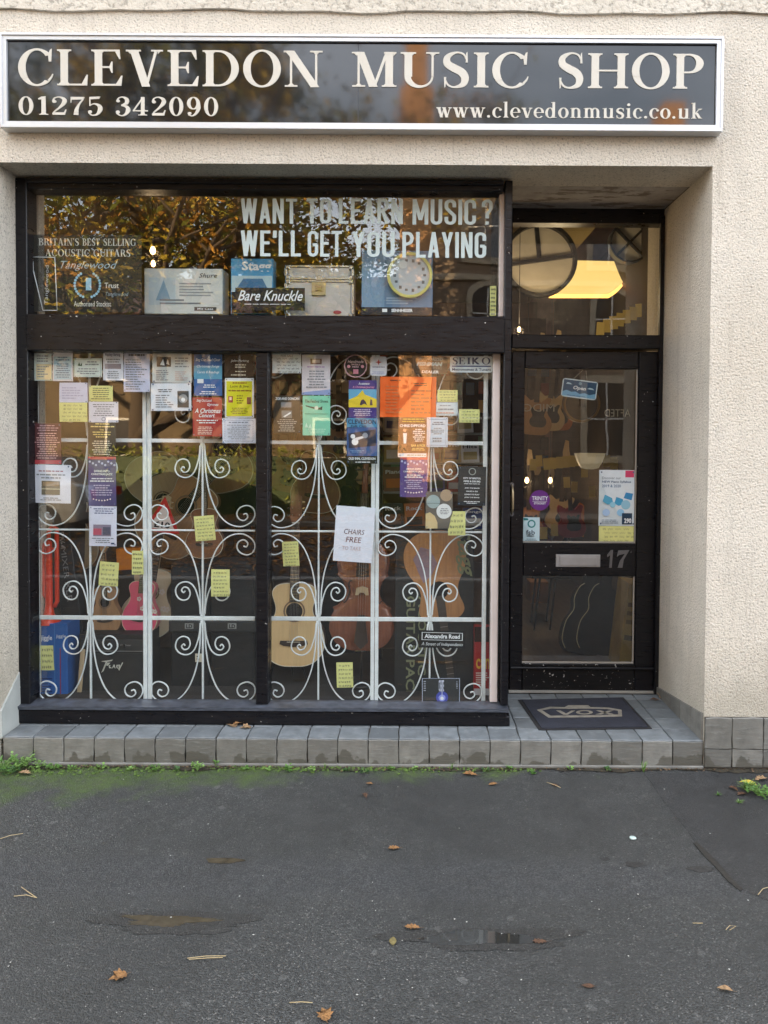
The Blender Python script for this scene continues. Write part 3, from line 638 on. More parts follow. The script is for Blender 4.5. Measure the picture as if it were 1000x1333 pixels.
xiL, xiR = X(38, YG, 600), X(655, YG, 600)
rail('stile', xl, X(37, YF, 600), YF, YG + .05, ZSB + .09, ztop)
rail('head_rail', X(37, YF, 600) + .001, X(655.5, YF, 240), YF + .002, YG + .05, Z(247, YF, 340), ztop - .001)
MB().box(X(37, YF, 600) + .001, X(655.5, YF, 240), YF - .014, YF + .001, Z(240, YF, 340), ztop - .003, ch=.004).build('drip_moulding', M_BLACK, W)
rail('corner_post', X(655.5, YF, 500) + .001, XWR, YF - .004, YG + .05, za + .03, ztop - .0005)
rail('transom_rail', X(34, YF - .015, 430), X(657, YF - .015, 430), YF - .016, YG + .05, zR0, zR1, .005)
rail('mullion', X(333, YF, 600), X(349, YF, 600), YF + .003, YG + .05, zb_ - .002, zR0 - .001)
# moulding beads beside the glass
for (a, b_, z0, z1) in ((38, 654, Z(248.5, YG, 340), Z(411, YG, 340)), (38, 333, zb_, Z(459, YG, 340)), (350, 650, zb_, Z(459, YG, 340))):
    for q in (a,):
        rail('glazing_bead', X(q - 1, YG - .02, 600), X(q + 1.3, YG - .02, 600), YG - .022, YG - .001, z0, z1, .003, M_WPOST if a == 38 else M_BLACK)
# pale post seen through the glass at the corner
rail('inner_post', X(647.5, YG, 600), X(655, YG, 600), YG - .012, YG + .045, Z(411, YG, 340) + .001, Z(248.5, YG, 340), .003, M_WPOST)
rail('inner_post', X(640.5, YG, 600), X(650, YG, 600), YG - .012, YG + .045, zb_ + .001, Z(459, YG, 340), .003, M_WPOST)
rail('inner_post', X(38, YG + .06, 600), X(45.5, YG + .06, 600), YG + .03, YG + .12, zb_ + .001, Z(247, YG, 340), .003, mat('beige_painted_timber', (.36, .31, .26, 1), .6, var=.1))
# side of the window box toward the door
MB().box(XWR - .05, XWR - .004, YG + .052, YD + .02, ZSB, ztop - .002, ch=.003).build('side_panel', M_BLACK, W)
MB().box(XWR - .03, XWR + .008, YF - .02, YD - .002, ZSB, Z(926, YF, 660) - .02, ch=.005).build('side_base', M_BLACK, W)
# panes
def pane(x0, x1, z0, z1, y, par=W, name='glass_pane'): return MB().box(x0, x1, y, y + .005, z0, z1).build(name, M_GLASS, par)
pane(X(37, YG, 330), X(655, YG, 330), Z(412, YG, 340), Z(247, YG, 340), YG)
pane(X(37, YG, 690), X(334, YG, 690), zb_ - .003, Z(458, YG, 190), YG)
pane(X(349, YG, 690), X(655, YG, 690), zb_ - .003, Z(458, YG, 490), YG)

# ------------------------------------------------------------------ door frame, transom light, door
YP = YD
dxl, dxr = X(661, YP, 600), X(871, YP, 600)
rail('door_post', XWR + .002, X(664.5, YP + .01, 600), YP, YP + .1, ZS + .001, Z(269, YP, 760), .004)
rail('door_post', X(862, YP, 600), XR + .04, YP, YP + .1, ZS + .001, Z(269, YP, 760), .004)
rail('door_post_bead', X(856.5, YP - .01, 600), X(862, YP - .01, 600), YP - .012, YP + .02, ZS + .001, Z(269, YP, 760) - .05, .004)
rail('door_head', X(664.5, YP, 600) + .001, X(862, YP, 600) - .001, YP + .002, YP + .1, Z(290, YP, 760), Z(269, YP, 760) + .01, .004)
rail('transom_bar', X(664.5, YP, 600) + .001, X(862, YP, 600) - .001, YP - .01, YP + .1, Z(454, YP, 760), Z(436, YP, 760), .005)
pane(X(661, YP + .04, 360), X(861, YP + .04, 360), Z(437, YP + .04, 760), Z(289, YP + .04, 760), YP + .04)
for a, b_, z0, z1 in ((858.5, 860.5, 436, 291), (664.5, 860, 291.5, 289.5)):
    rail('glazing_bead', X(a, YP + .03, 350), X(b_, YP + .03, 350), YP + .028, YP + .039, Z(z0, YP + .03, 760), Z(z1, YP + .03, 760), .002, mat('grey_putty', (.3, .28, .25, 1), .7))
D = thing('shop_door', None, None); D.parent = B; del_ = D
Dm = None
YQ = YP + .03                               # face of the leaf
def dr(name, a, b_, t_, u_, y0=YQ, y1=YQ + .045, m=M_BLACK, ch=.004, dx=0): return rail(name, X(a, YQ, 680) + dx, X(b_, YQ, 680) - dx, y0, y1, Z(u_, YQ, 760), Z(t_, YQ, 760), ch, m, D)
dr('door_stile', 665, 681.5, 457, 901)
dr('door_stile', 829, 856.5, 457, 901)
dr('top_rail', 681.5, 829, 457, 480, dx=.001)
dr('lock_rail', 681.5, 829, 707, 750, dx=.001)
dr('kick_rail', 681.5, 829, 864, 901, dx=.001, m=M_BLACKD)
rail('weather_bar', X(666, YQ, 680), X(856, YQ, 680), YQ - .018, YQ - .001, Z(871, YQ, 760), Z(868, YQ, 760), .004, M_BLACK, D)
MB().box(X(664, YQ, 680), X(858, YQ, 680), YQ - .02, YQ - .003, ZS + .001, ZS + .012).build('threshold', mat('pale_stone_threshold', (.33, .32, .29, 1), .8, var=.2), B)
MB().box(X(681.5, YQ), X(829, YQ), YQ + .02, YQ + .025, Z(707, YQ, 760), Z(480, YQ, 760)).build('glass_pane', M_GLASS, D)
MB().box(X(681.5, YQ), X(829, YQ), YQ + .02, YQ + .025, Z(864, YQ, 760), Z(750, YQ, 760)).build('glass_pane', M_GLASS, D)
MP = mat('grey_putty', (.3, .28, .25, 1), .7)
for (a, b_, t0, t1) in ((681.5, 829, 705, 707.5), (681.5, 829, 862, 865), (827.5, 829.5, 480, 705), (827, 829, 751, 862)):
    rail('glazing_bead', X(a, YQ), X(b_, YQ), YQ + .006, YQ + .018, Z(t1, YQ, 760), Z(t0, YQ, 760), .002, MP, D)
MS = mat('brushed_steel', (.5, .5, .5, 1), .35, metal=.9, bump=.0004, bscale=60)
MSD = mat('worn_dark_metal', (.16, .16, .17, 1), .45, metal=.6, bump=.001, bscale=60)
lb = rail('letterbox', X(724.8, YQ), X(783, YQ), YQ - .006, YQ - .0005, Z(738, YQ, 755), Z(721.8, YQ, 755), .003, mat('dull_aluminium', (.42, .42, .43, 1), .42, metal=.5, var=.15), D)
rail('flap', X(730, YQ), X(778, YQ), YQ - .010, YQ - .0062, Z(736, YQ, 755), Z(724.5, YQ, 755), .003, mat('dull_aluminium', (.42, .42, .43, 1), .42), lb)
zc0, zc1 = Z(739, YQ, 805), Z(716, YQ, 805)
for ch_, a, b_ in (('1', 792, 800), ('7', 804, 820)):
    x0, x1 = X(a, YQ), X(b_, YQ); h = zc1 - zc0; n1 = [((x0 + u * (x1 - x0)), zc0 + v * h) for u, v in ([(.35, 0), (.75, 0), (.95, 1), (.6, 1), (.0, .72), (.05, .6), (.5, .72)] if ch_ == '1' else [(.12, 0), (.5, 0), (.6, .45), (1.05, 1), (.15, .98), (.05, .62), (.22, .72), (.72, .8), (.3, .4)])]
    MB().prism(n1, YQ - .004, YQ - .0005).build('numeral', MSD, D)
MB().disc(X(662.8, YQ), Z(729.5, YQ, 660), .010, YQ - .006, YQ - .0005, 20).disc(X(662.8, YQ), Z(729.5, YQ, 660), .004, YQ - .008, YQ - .0062, 10).build('lock_cylinder', MS, D)
hx = X(667, YQ - .03, 650)
hd = MB().tube([(hx, YQ - .001, Z(631, YQ, 667)), (hx, YQ - .03, Z(634, YQ, 667)), (hx, YQ - .045, Z(640, YQ, 667)), (hx, YQ - .045, Z(660, YQ, 667)), (hx, YQ - .03, Z(666, YQ, 667)), (hx, YQ - .001, Z(669, YQ, 667))], [.005, .005, .0085, .0085, .005, .005], 10).build('handle', mat('worn_brass', (.5, .40, .24, 1), .35, metal=.7), D)
for py_ in (631, 669): MB().disc(hx, Z(py_, YQ, 667), .014, YQ - .004, YQ - .0005, 16).build('handle_rose', MSD, D)

# ------------------------------------------------------------------ fascia sign
YS = -.055
Fs = thing('fascia_sign', 'long black fascia sign with cream serif lettering in a white aluminium frame', 'sign', (0, 0, 0))
def ZZ(py, px=470): return Z(py, YS, px)
sx0, sx1, sz0, sz1 = X(1, YS, 105), X(941, YS, 105), ZZ(169.5), ZZ(46)
f_ = .031
M_SIGN = mat('black_acrylic_panel', (.010, .011, .014, 1), .05, spec=.62)
MB().box(sx0 + f_, sx1 - f_, YS + .006, -.003, sz0 + f_, sz1 - f_).build('panel', M_SIGN, Fs)
MB().box(X(466, YS, 105), X(466, YS, 105) + .0022, YS + .0045, YS + .0058, sz0 + f_, sz1 - f_).build('panel_joint', mat('joint_strip', (.03, .035, .05, 1), .5), Fs)  # thin blue-black strip marking the joint between the panels
for nm_, (a, b_, c0, c1) in {'frame_top': (sx0, sx1, sz1 - f_, sz1), 'frame_bottom': (sx0, sx1, sz0, sz0 + f_)}.items():
    mb = MB(); top = nm_ == 'frame_top'
    # mitred extrusion with a raised outer lip
    q = [(a, c0 if not top else c1), (b_, c0 if not top else c1), (b_ - f_, c1 if not top else c0), (a + f_, c1 if not top else c0)]
    mb.prism(q, YS - .008, -.002)
    mb.box(a + .004, b_ - .004, YS - .014, YS - .0078, (c1 - .012) if top else c0 + .001, (c1 - .001) if top else c0 + .012)
    mb.build('frame_rail', M_ALU, Fs)
for a, s in ((sx0, 1), (sx1, -1)):
    mb = MB(); mb.prism([(a, sz0), (a, sz1), (a + s * f_, sz1 - f_), (a + s * f_, sz0 + f_)], YS - .0079, -.002)
    mb.box(min(a + s * .001, a + s * .012), max(a + s * .001, a + s * .012), YS - .0139, YS - .0079, sz0 + .013, sz1 - .013); mb.build('frame_rail', M_ALU, Fs)
M_LET = mat('cream_vinyl', (.60, .565, .49, 1), .45, var=.04)
for txt, a, b_, t0, t1 in (('CLEVEDON', 26, 419, 64.5, 111.5), ('MUSIC', 455, 685, 67.5, 113), ('SHOP', 719, 911, 69, 114.5)):
    pxm = (a + b_) / 2; wd = sum(GL[ch][1] + .05 for ch in txt) - .05; xa, xb = X(a, YS), X(b_, YS); k_ = (xb - xa) / wd
    for ch in txt:
        mb = MB(); put_serif(mb, ch, xa, xa + GL[ch][1] * k_, Z(t1, YS, pxm), Z(t0, YS, pxm), YS + .0028, .0028, .05); mb.build('letter', M_LET, Fs); xa += (GL[ch][1] + .05) * k_
for txt, a, b_, t0, t1 in (('01275', 26, 136, 125.5, 149), ('342090', 151, 286, 126, 150)):
    pxm = (a + b_) / 2; mb = MB(); put_serif(mb, txt, X(a, YS), X(b_, YS), Z(t1, YS, pxm), Z(t0, YS, pxm), YS + .0028, .0028, .05); mb.build('lettering', M_LET, Fs)['kind'] = 'stuff'
mb = MB(); put_serif(mb, 'www.clevedonmusic.co.uk', X(565, YS), X(908, YS), Z(153, YS, 740), Z(133.5, YS, 740), YS + .0028, .0028, .045); mb.build('lettering', M_LET, Fs)['kind'] = 'stuff'

# ------------------------------------------------------------------ white scroll grille behind the glass
GY = YG + .065
def gx(px): return X(px, GY, 690)
def gz(py, px=340): return Z(py, GY, px)
GR = thing('security_grille', 'white wrought iron scroll grille behind the lower shop windows', 'window grille', (0, 0, 0))
gtop = Z(459, GY, 340) + .004; gbot = DZ
def gbar(name, px, wpx, par=GR):
    x = gx(px); w_ = wpx * .00405 / 2
    MB().box(x - w_, x + w_, GY - .008, GY + .008, gbot, gtop, ch=.0025).build(name, M_WHITE, par)
for px, wp in ((48, 5.5), (189, 5.2), (195, 5.2), (485.5, 4.8), (491, 4.8), (631, 5.5)): gbar('upright', px, wp)
for px in (117.5, 264, 415, 560.5): gbar('slim_upright', px, 2.2)
for (a, b_, ys_) in ((50.8, 332, ((573.5, 5, .012), (690, 2.3, -.002), (804.5, 5.4, .012))), (350, 628, ((576.5, 5, .012), (692, 2.5, -.002), (806, 5.4, .012)))):
    for y_, h_, off in ys_:
        z = gz(y_, (a + b_) / 2); hh = h_ * .00405 / 2
        MB().box(gx(a), gx(b_), GY - .0075 + (.0035 if off > 0 else .0), GY + .0065, z - hh, z + hh, ch=.002).build('crossbar' if h_ > 3 else 'slim_crossbar', M_WHITE, GR)
S_ = .00405
big = [(-2, 3), (-3.2, 20), (-4.2, 40), (-9, 67), (-19, 92), (-33, 107), (-50, 111.5), (-63, 106), (-68.5, 97), (-66.5, 88), (-58.5, 83.8), (-49, 87), (-45, 94), (-47.5, 101), (-54, 103.5), (-59, 99.5), (-57.5, 94.5), (-53.5, 95.5)]
sml = [(-3, 6), (-4.6, 22), (-9.4, 38), (-15, 45.5), (-22.5, 48), (-31, 45), (-35.5, 37.5), (-33, 28), (-26, 23.8), (-19, 26), (-16.4, 33), (-19, 39.5), (-24.4, 41), (-27.6, 37), (-25, 33.8), (-23, 36)]
def scroll_mesh(pts, sx, sz):
    p = smooth([(x_, z_) for x_, z_ in pts], 5); mb = MB(); n = len(p); vs = []; fs = []
    hw, hd = .0038, .005
    for i, q in enumerate(p):
        a, b_ = p[max(i - 1, 0)], p[min(i + 1, n - 1)]; dx, dz = b_[0] - a[0], b_[1] - a[1]; d = math.hypot(dx, dz); nx, nz = -dz / d, dx / d
        x_, z_ = q[0] * S_ * sx, q[1] * S_ * sz
        for k in range(8):
            an = math.pi * 2 * k / 8 + math.pi / 8; vs.append((x_ + nx * sx * math.cos(an) * hw, math.sin(an) * hd, z_ + nz * sz * math.cos(an) * hw))
    for i in range(n - 1):
        for k in range(8):
            f4 = (i * 8 + k, i * 8 + (k + 1) % 8, (i + 1) * 8 + (k + 1) % 8, (i + 1) * 8 + k); fs.append(f4 if sx * sz > 0 else f4[::-1])
    fs.append(tuple(range(8))); fs.append(tuple((n - 1) * 8 + k for k in range(8))[::-1])
    mb.add(vs, fs, True); return mb.mesh('scroll', M_WHITE)
SM = {(k, a, b_): scroll_mesh(pp, a, b_) for k, pp in ((0, big), (1, sml)) for a in (1, -1) for b_ in (1, -1)}
for cx_, pane_i in ((117.5, 0), (264, 0), (415, 1), (560.5, 1)):
    for cy_ in ((573.5, 804.5) if pane_i == 0 else (576.5, 806)):
        for k in (0, 1):
            for a in (1, -1):
                for b_ in (1, -1):
                    xo = 1.0
                    link('scroll', SM[(k, a, b_)], GR, (gx(cx_), GY - .003 - .001 * k, gz(cy_, 190 if pane_i == 0 else 490)), (rnd.uniform(-.012, .012), 0, rnd.uniform(-.02, .02)))

# ------------------------------------------------------------------ paper on the glass
WH, BK = c(232, 236, 240), c(18, 18, 20)
INK = c(70, 74, 92); GRY = c(130, 134, 142)
def paper(name, label, cat, rect, col_, els=(), tilt=0, Yp=None, rough=.55, group=None, border=None, shape=None, th=.0006, qd=None, px_par=None):
    Yp = Yp or YG + .0075
    if isinstance(rect, tuple) and len(rect) == 4: l_, t__, r_, b_ = rect
    cxp, cyp = (l_ + r_) / 2, (t__ + b_) / 2
    x0, x1 = X(l_, Yp, cyp), X(r_, Yp, cyp); z1, z0 = Z(t__, Yp, cxp), Z(b_, Yp, cxp)
    cx_, cz_, W_, H_ = (x0 + x1) / 2, (z0 + z1) / 2, x1 - x0, z1 - z0
    o = thing(name, label, cat, (cx_, Yp, cz_), (0, R(tilt), 0), group)
    mb = MB()
    if shape == 'round': mb.disc(0, 0, W_ / 2, 0, th, 40)
    elif shape == 'rounded':
        q = []; rr = min(W_, H_) * .14
        for sx_, sz_, a0 in ((1, 1, 0), (-1, 1, 90), (-1, -1, 180), (1, -1, 270)):
            for k in range(5): a = R(a0 + k * 22.5); q.append((sx_ * (W_ / 2 - rr) + rr * math.cos(a), sz_ * (H_ / 2 - rr) + rr * math.sin(a)))
        mb.prism(q, 0, th)
    else: # paper with slightly curled corners
        n = 4; vs = []; fs = []; q = random.Random(label)
        cr = [q.uniform(0, .0075) for _ in range(4)]
        for j in range(n + 1):
            for i in range(n + 1):
                u, v = i / n, j / n; y = cr[0] * max(0, 1 - u - v) * (u + v < 1) + cr[1] * max(0, u - v) ** 3 + cr[2] * max(0, v - u) ** 3
                vs.append(((u - .5) * W_, y, (v - .5) * H_))
        for j in range(n):
            for i in range(n): a = j * (n + 1) + i; fs.append((a, a + 1, a + n + 2, a + n + 1))
        mb.add(vs, fs); mb.add([(x_, y + th, z_) for x_, y, z_ in vs], [f[::-1] for f in fs])
    mb.build('sheet', mat('paper_%d_%d_%d' % tuple(int(k * 999) for k in col_[:3]), col_, rough, spec=.35, var=.04, vscale=30), o)
    lay = {}
    U = lambda u: (u - .5) * W_; V = lambda v: (.5 - v) * H_
    q = random.Random(label + 'x')
    if shape is None and name in ('notice', 'poster', 'flyer'): els = list(els) + [('d', a_, b1_, .022, c(96, 110, 140)) for a_, b1_ in ((.06, .04), (.94, .04), (.05, .96), (.95, .96)) if q.random() < .75]
    for n_, e in enumerate(els):
        k, cc = e[0], e[-1]; key = tuple(cc)
        if key not in lay: lay[key] = MB()
        m = lay[key]; yy = -.0004 - .00012 * n_
        if k == 'r': m.add([(U(e[1]), yy, V(e[4])), (U(e[3]), yy, V(e[4])), (U(e[3]), yy, V(e[2])), (U(e[1]), yy, V(e[2]))], [(0, 1, 2, 3)])
        elif k == 'o':   # frame line
            a, b1, c1, d1 = e[1:5]; t = .012
            for (p0, p1, p2, p3) in ((a, b1, c1, b1 + t), (a, d1 - t, c1, d1), (a, b1 + t, a + t, d1 - t), (c1 - t, b1 + t, c1, d1 - t)): m.add([(U(p0), yy, V(p3)), (U(p2), yy, V(p3)), (U(p2), yy, V(p1)), (U(p0), yy, V(p1))], [(0, 1, 2, 3)])
        elif k == 'd': m.add([(U(e[1]) + e[3] * W_ * math.cos(2 * math.pi * i / 26), yy, V(e[2]) + e[3] * W_ * math.sin(2 * math.pi * i / 26)) for i in range(26)], [tuple(range(26))])
        elif k == 'p': m.add([(U(a), yy, V(b1)) for a, b1 in e[1]], [tuple(range(len(e[1])))])
        elif k == 't': put_text(m, e[1], U(e[2]), U(e[4]), V(e[5]), V(e[3]), yy, e[6] if len(e) > 7 else .012, e[7] if len(e) > 8 else 0)
        elif k == 's':
            mb2 = MB(); put_serif(mb2, e[1], U(e[2]), U(e[4]), V(e[5]), V(e[3]), yy, .0001); m.add(mb2.v, mb2.f)
        elif k == 'b' or k == 'c':   # block of small print: n lines made of word-long dashes
            a, b1, c1, d1, nl = e[1:6]
            for i in range(nl):
                v0 = b1 + (d1 - b1) * (i + .28) / nl; v1 = b1 + (d1 - b1) * (i + .72) / nl
                ln = q.uniform(.55, 1) * (c1 - a); st = a if k == 'b' else a + ((c1 - a) - ln) / 2
                u = st
                while u < st + ln - .02:
                    w_ = min(q.uniform(.05, .16), st + ln - u); m.add([(U(u), yy, V(v1)), (U(u + w_), yy, V(v1)), (U(u + w_), yy, V(v0)), (U(u), yy, V(v0))], [(0, 1, 2, 3)]); u += w_ + .02
        elif k == 'h':   # handwriting
            a, b1, c1, d1, nl = e[1:6]
            for i in range(nl):
                vm = b1 + (d1 - b1) * (i + .5) / nl; am = (d1 - b1) / nl * .34; u = a + q.uniform(0, .06); end = c1 - q.uniform(0, .25) * (c1 - a)
                while u < end:
                    L = q.uniform(.08, .2); pts = []; nn = 7
                    for s in range(nn): pts.append((U(u + L * s / nn), V(vm + (am if s % 2 else -am) * q.uniform(.4, 1) + .01 * i)))
                    for s in range(nn - 1):
                        (xa, za), (xb, zb2) = pts[s], pts[s + 1]; dx, dz = xb - xa, zb2 - za; dd = math.hypot(dx, dz); nx, nz = -dz / dd * .00055, dx / dd * .00055
                        m.add([(xa + nx, yy - .0001 * (s % 2), za + nz), (xa - nx, yy - .0001 * (s % 2), za - nz), (xb - nx, yy - .0001 * (s % 2), zb2 - nz), (xb + nx, yy - .0001 * (s % 2), zb2 + nz)], [(0, 1, 2, 3)])
                    u += L + .035
    for key, m in lay.items():
        if not m.v: continue
        # turn every face toward the street
        fs = []
        for f in m.f:
            A = sum(m.v[f[i]][0] * m.v[f[(i + 1) % len(f)]][2] - m.v[f[(i + 1) % len(f)]][0] * m.v[f[i]][2] for i in range(len(f)))
            fs.append(f if A > 0 else f[::-1])
        m.f = fs
        pr = m.build('printing', flat(key), o); pr['kind'] = 'stuff'
    return o
YEL, LAV, MINT = c(218, 218, 142), c(205, 208, 232), c(214, 226, 222)
N = []
def note(label, rect, tilt=0, colr=YEL, nl=5, **k): return paper('price_note', label, 'note', rect, colr, [('h', .1, .06, .95, .95, nl, c(122, 124, 92))], tilt, group='yellow handwritten notes', **k)
pp = paper
pp('notice', 'pale mint leaflet with a pasted slip in the top left corner of the window', 'notice', (40.7, 459.5, 67.3, 495.5), MINT, [('c', .2, .06, .9, .34, 3, GRY), ('r', .24, .4, .98, .96, c(232, 214, 170)), ('b', .3, .45, .9, .9, 5, GRY)])
pp('notice', 'white flyer with a pale blue text panel, second from the left in the top row', 'notice', (68.5, 459, 94.5, 496), c(228, 226, 236), [('r', .06, .14, .94, .94, c(176, 208, 224)), ('c', .15, .12, .85, .3, 2, c(60, 90, 130)), ('c', .1, .36, .92, .9, 7, c(80, 110, 140))])
pp('notice', 'small white card with a thin green border above a lavender notice', 'notice', (95.8, 466.4, 132.6, 490.8), c(220, 232, 228), [('o', .03, .05, .97, .95, c(110, 150, 130)), ('p', [(.15, .4), (.2, .2), (.24, .38), (.3, .22), (.3, .42)], c(50, 90, 60)), ('c', .4, .12, .9, .4, 2, GRY), ('c', .1, .5, .9, .88, 3, GRY)])
pp('poster', 'white poster for a string group with a thin picture strip, top row', 'poster', (134, 458, 160.4, 495), c(222, 226, 240), [('t', 'Ripley String', .12, .05, .86, .17, c(60, 66, 110)), ('r', .1, .42, .9, .6, c(150, 140, 150)), ('c', .1, .22, .9, .4, 2, GRY), ('c', .1, .66, .9, .95, 4, GRY)])
pp('notice', 'long pale lavender typed notice beside the first white upright of the grille', 'notice', (160.8, 457.4, 195, 510), LAV, [('c', .06, .04, .94, .14, 1, INK), ('b', .08, .18, .92, .96, 13, GRY)])
pp('notice', 'blank-looking lavender notice above a yellow handwritten note on the left', 'notice', (77, 498, 114, 523.8), LAV, [('b', .1, .2, .9, .85, 5, c(170, 172, 205))])
note('wide yellow handwritten note under a lavender notice, left of the window', (77, 524, 113.6, 549), nl=5)
pp('notice', 'small yellow-green typed card above a white notice, upper left window', 'notice', (115.7, 502, 146.8, 522.5), YEL, [('c', .08, .1, .92, .9, 6, c(110, 120, 80))])
pp('notice', 'white notice with a small crest above the dark green concert poster', 'notice', (115.7, 523, 154, 549.8), c(212, 212, 226), [('c', .08, .08, .92, .72, 6, GRY), ('d', .5, .84, .07, c(120, 120, 140)), ('d', .5, .84, .05, c(212, 212, 226))])
pp('poster', 'dark red poster with a pink foot on the far left of the window', 'poster', (43, 551, 79.6, 604), c(92, 48, 52), [('c', .1, .03, .95, .2, 3, c(190, 150, 160)), ('c', .05, .22, .95, .88, 12, c(216, 170, 170)), ('r', 0, .9, 1, 1, c(190, 70, 80))])
pp('poster', 'black and olive poster with yellow lines, directly above a purple jazz poster', 'poster', (114.4, 550, 150.7, 594), c(42, 42, 34), [('c', .1, .0, .95, .16, 2, c(216, 196, 130)), ('t', 'THE', .42, .19, .58, .24, c(220, 200, 130)), ('c', .15, .25, .85, .46, 3, c(206, 190, 120)), ('c', .08, .52, .92, .97, 7, c(200, 196, 180))])
def swing(label, rect, colr): 
    return pp('poster', label, 'poster', rect, colr, [('r', 0, 0, 1, .055, c(200, 80, 90))] + [('d', .07 + .11 * i, .10 + .035 * (i * 7 % 3), .04, c(190, 190, 226)) for i in range(9)] + [('t', 'SWING INTO', .22, .27, .78, .315, .03, WH), ('t', 'CHRISTMAS JAZZ', .12, .335, .88, .385, .03, WH), ('c', .06, .42, .94, .52, 2, WH), ('c', .12, .56, .88, .8, 5, c(190, 180, 210))] + [('d', .2 + .1 * i, .86 + .03 * math.sin(math.pi * i / 6), .026, c(236, 220, 214)) for i in range(7)])
swing('purple christmas jazz poster on the left, above a white notice with a photo', (114.6, 594.5, 151, 658.6), c(84, 76, 124))
pp('notice', 'white square notice with a photograph of a building, far left of the window', 'notice', (40.2, 605, 92.2, 655), c(224, 226, 240), [('c', .15, .13, .85, .2, 1, c(150, 90, 110)), ('c', .12, .22, .88, .38, 2, GRY), ('r', .27, .42, .73, .78, c(96, 84, 60)), ('r', .30, .45, .70, .55, c(150, 120, 80)), ('r', .27, .62, .73, .64, c(220, 210, 180)), ('c', .2, .84, .8, .94, 2, GRY)], tilt=.8)
pp('notice', 'white notice with a street photo under the left purple poster', 'notice', (116.2, 659, 151.8, 711), c(220, 222, 240), [('c', .12, .04, .95, .2, 3, c(60, 70, 120)), ('r', .15, .46, .8, .75, c(140, 130, 150)), ('r', .15, .56, .45, .72, c(190, 90, 110)), ('r', .5, .52, .78, .72, c(90, 90, 110)), ('c', .1, .78, .9, .93, 3, GRY), ('r', .8, .91, .93, .95, c(40, 60, 110))], tilt=.6)
note('yellow note below the white street photo notice', (129, 731.5, 154, 763), 4, Yp=YG + .05)
note('yellow note overlapping the left side of the first thick white uprights', (171.5, 717, 186.6, 748), 0, Yp=YG + .02)
pp('notice', 'white landscape notice with a black and white photo on its left', 'notice', (198, 459.8, 249.4, 498), c(206, 214, 216), [('r', .12, .12, .48, .46, c(44, 44, 46)), ('p', [(.2, .4), (.28, .2), (.32, .42)], WH), ('p', [(.36, .36), (.4, .2), (.44, .4)], c(200, 200, 200)), ('b', .58, .12, .95, .5, 4, GRY), ('b', .1, .56, .48, .94, 6, GRY), ('b', .58, .6, .95, .94, 5, c(190, 170, 170))])
pp('notice', 'white landscape notice with an oval portrait photo on its right', 'notice', (196.3, 498.8, 249, 534.8), c(220, 226, 236), [('c', .12, .2, .58, .34, 2, c(70, 74, 84)), ('b', .12, .4, .6, .9, 6, GRY), ('r', .66, .28, .94, .88, c(70, 72, 72)), ('d', .8, .56, .11, c(160, 160, 160)), ('d', .8, .6, .05, WH)], tilt=-.4)
pp('poster', 'tall blue poster with white script headings in the top row', 'poster', (252.5, 461, 289.2, 515), c(52, 98, 160), [('r', 0, .28, 1, .6, c(92, 158, 190)), ('t', 'Sing Out Loud Choir', .06, .1, .94, .19, .012, .3, WH), ('t', 'Christmas Songs', .1, .26, .9, .34, .012, .3, WH), ('t', 'Carols & Readings', .12, .4, .9, .48, .012, .3, WH), ('r', .12, .6, .34, .7, WH), ('c', .3, .72, .8, .82, 2, WH), ('c', .1, .88, .9, .98, 2, WH)])
pp('poster', 'red poster reading A Christmas Concert beneath the tall blue one', 'poster', (250.6, 517.4, 289, 568), c(168, 52, 50), [('t', 'Sing Out Loud', .14, .04, .66, .13, .012, .3, WH), ('t', 'Gyrenes', .5, .14, .88, .24, .012, .3, WH), ('t', 'A Christmas', .08, .28, .96, .40, .014, .3, WH), ('t', 'Concert', .22, .41, .76, .51, .014, .3, WH), ('c', .1, .56, .9, .68, 2, WH), ('c', .06, .74, .8, .96, 5, c(235, 200, 190))])
pp('poster', 'dark card with white lettering in the upper right corner of the left pane', 'poster', (292, 461, 330.5, 490.6), c(62, 44, 28), [('t', 'John Parking', .22, .24, .84, .36, .01, .2, WH), ('c', .25, .42, .85, .62, 2, c(210, 200, 180)), ('c', .3, .72, .8, .80, 1, c(210, 200, 180)), ('c', .1, .86, .85, .97, 1, c(210, 200, 180))])
pp('poster', 'bright yellow poster with a white border and two tiny photos', 'poster', (292.6, 492, 330.6, 543.7), c(226, 228, 232), [('r', .06, .08, .94, .96, c(214, 210, 28)), ('t', 'Latin & Jive', .18, .18, .82, .26, .01, .2, c(90, 80, 20)), ('c', .12, .09, .9, .16, 1, c(150, 90, 40)), ('c', .12, .28, .9, .36, 1, c(150, 110, 30)), ('r', .12, .46, .28, .62, c(140, 40, 40)), ('r', .16, .48, .24, .56, c(236, 200, 180)), ('r', .76, .48, .9, .66, c(120, 60, 30)), ('c', .34, .42, .7, .66, 4, c(120, 110, 20)), ('c', .14, .74, .86, .92, 4, c(120, 110, 20))])
pp('notice', 'white notice with a dotted blue border below the yellow poster', 'notice', (289.4, 544.6, 333, 577), c(222, 226, 240), [('r', .10 + .04 * i, .06, .12 + .04 * i, .085, c(60, 66, 110)) for i in range(21)] + [('r', .10 + .04 * i, .90, .12 + .04 * i, .925, c(60, 66, 110)) for i in range(21)] + [('r', .08, .1 + .07 * i, .095, .13 + .07 * i, c(60, 66, 110)) for i in range(12)] + [('r', .92, .1 + .07 * i, .935, .13 + .07 * i, c(60, 66, 110)) for i in range(12)] + [('c', .2, .12, .8, .2, 1, INK), ('c', .15, .24, .86, .86, 8, GRY)])
note('yellow note on the small brown guitar', (253.4, 671.4, 279.6, 703.8), -5, nl=7, Yp=YG + .045)
note('lowest yellow note of the left pane, beside the black boxes', (274.8, 741.3, 299, 776.6), 0, nl=7)
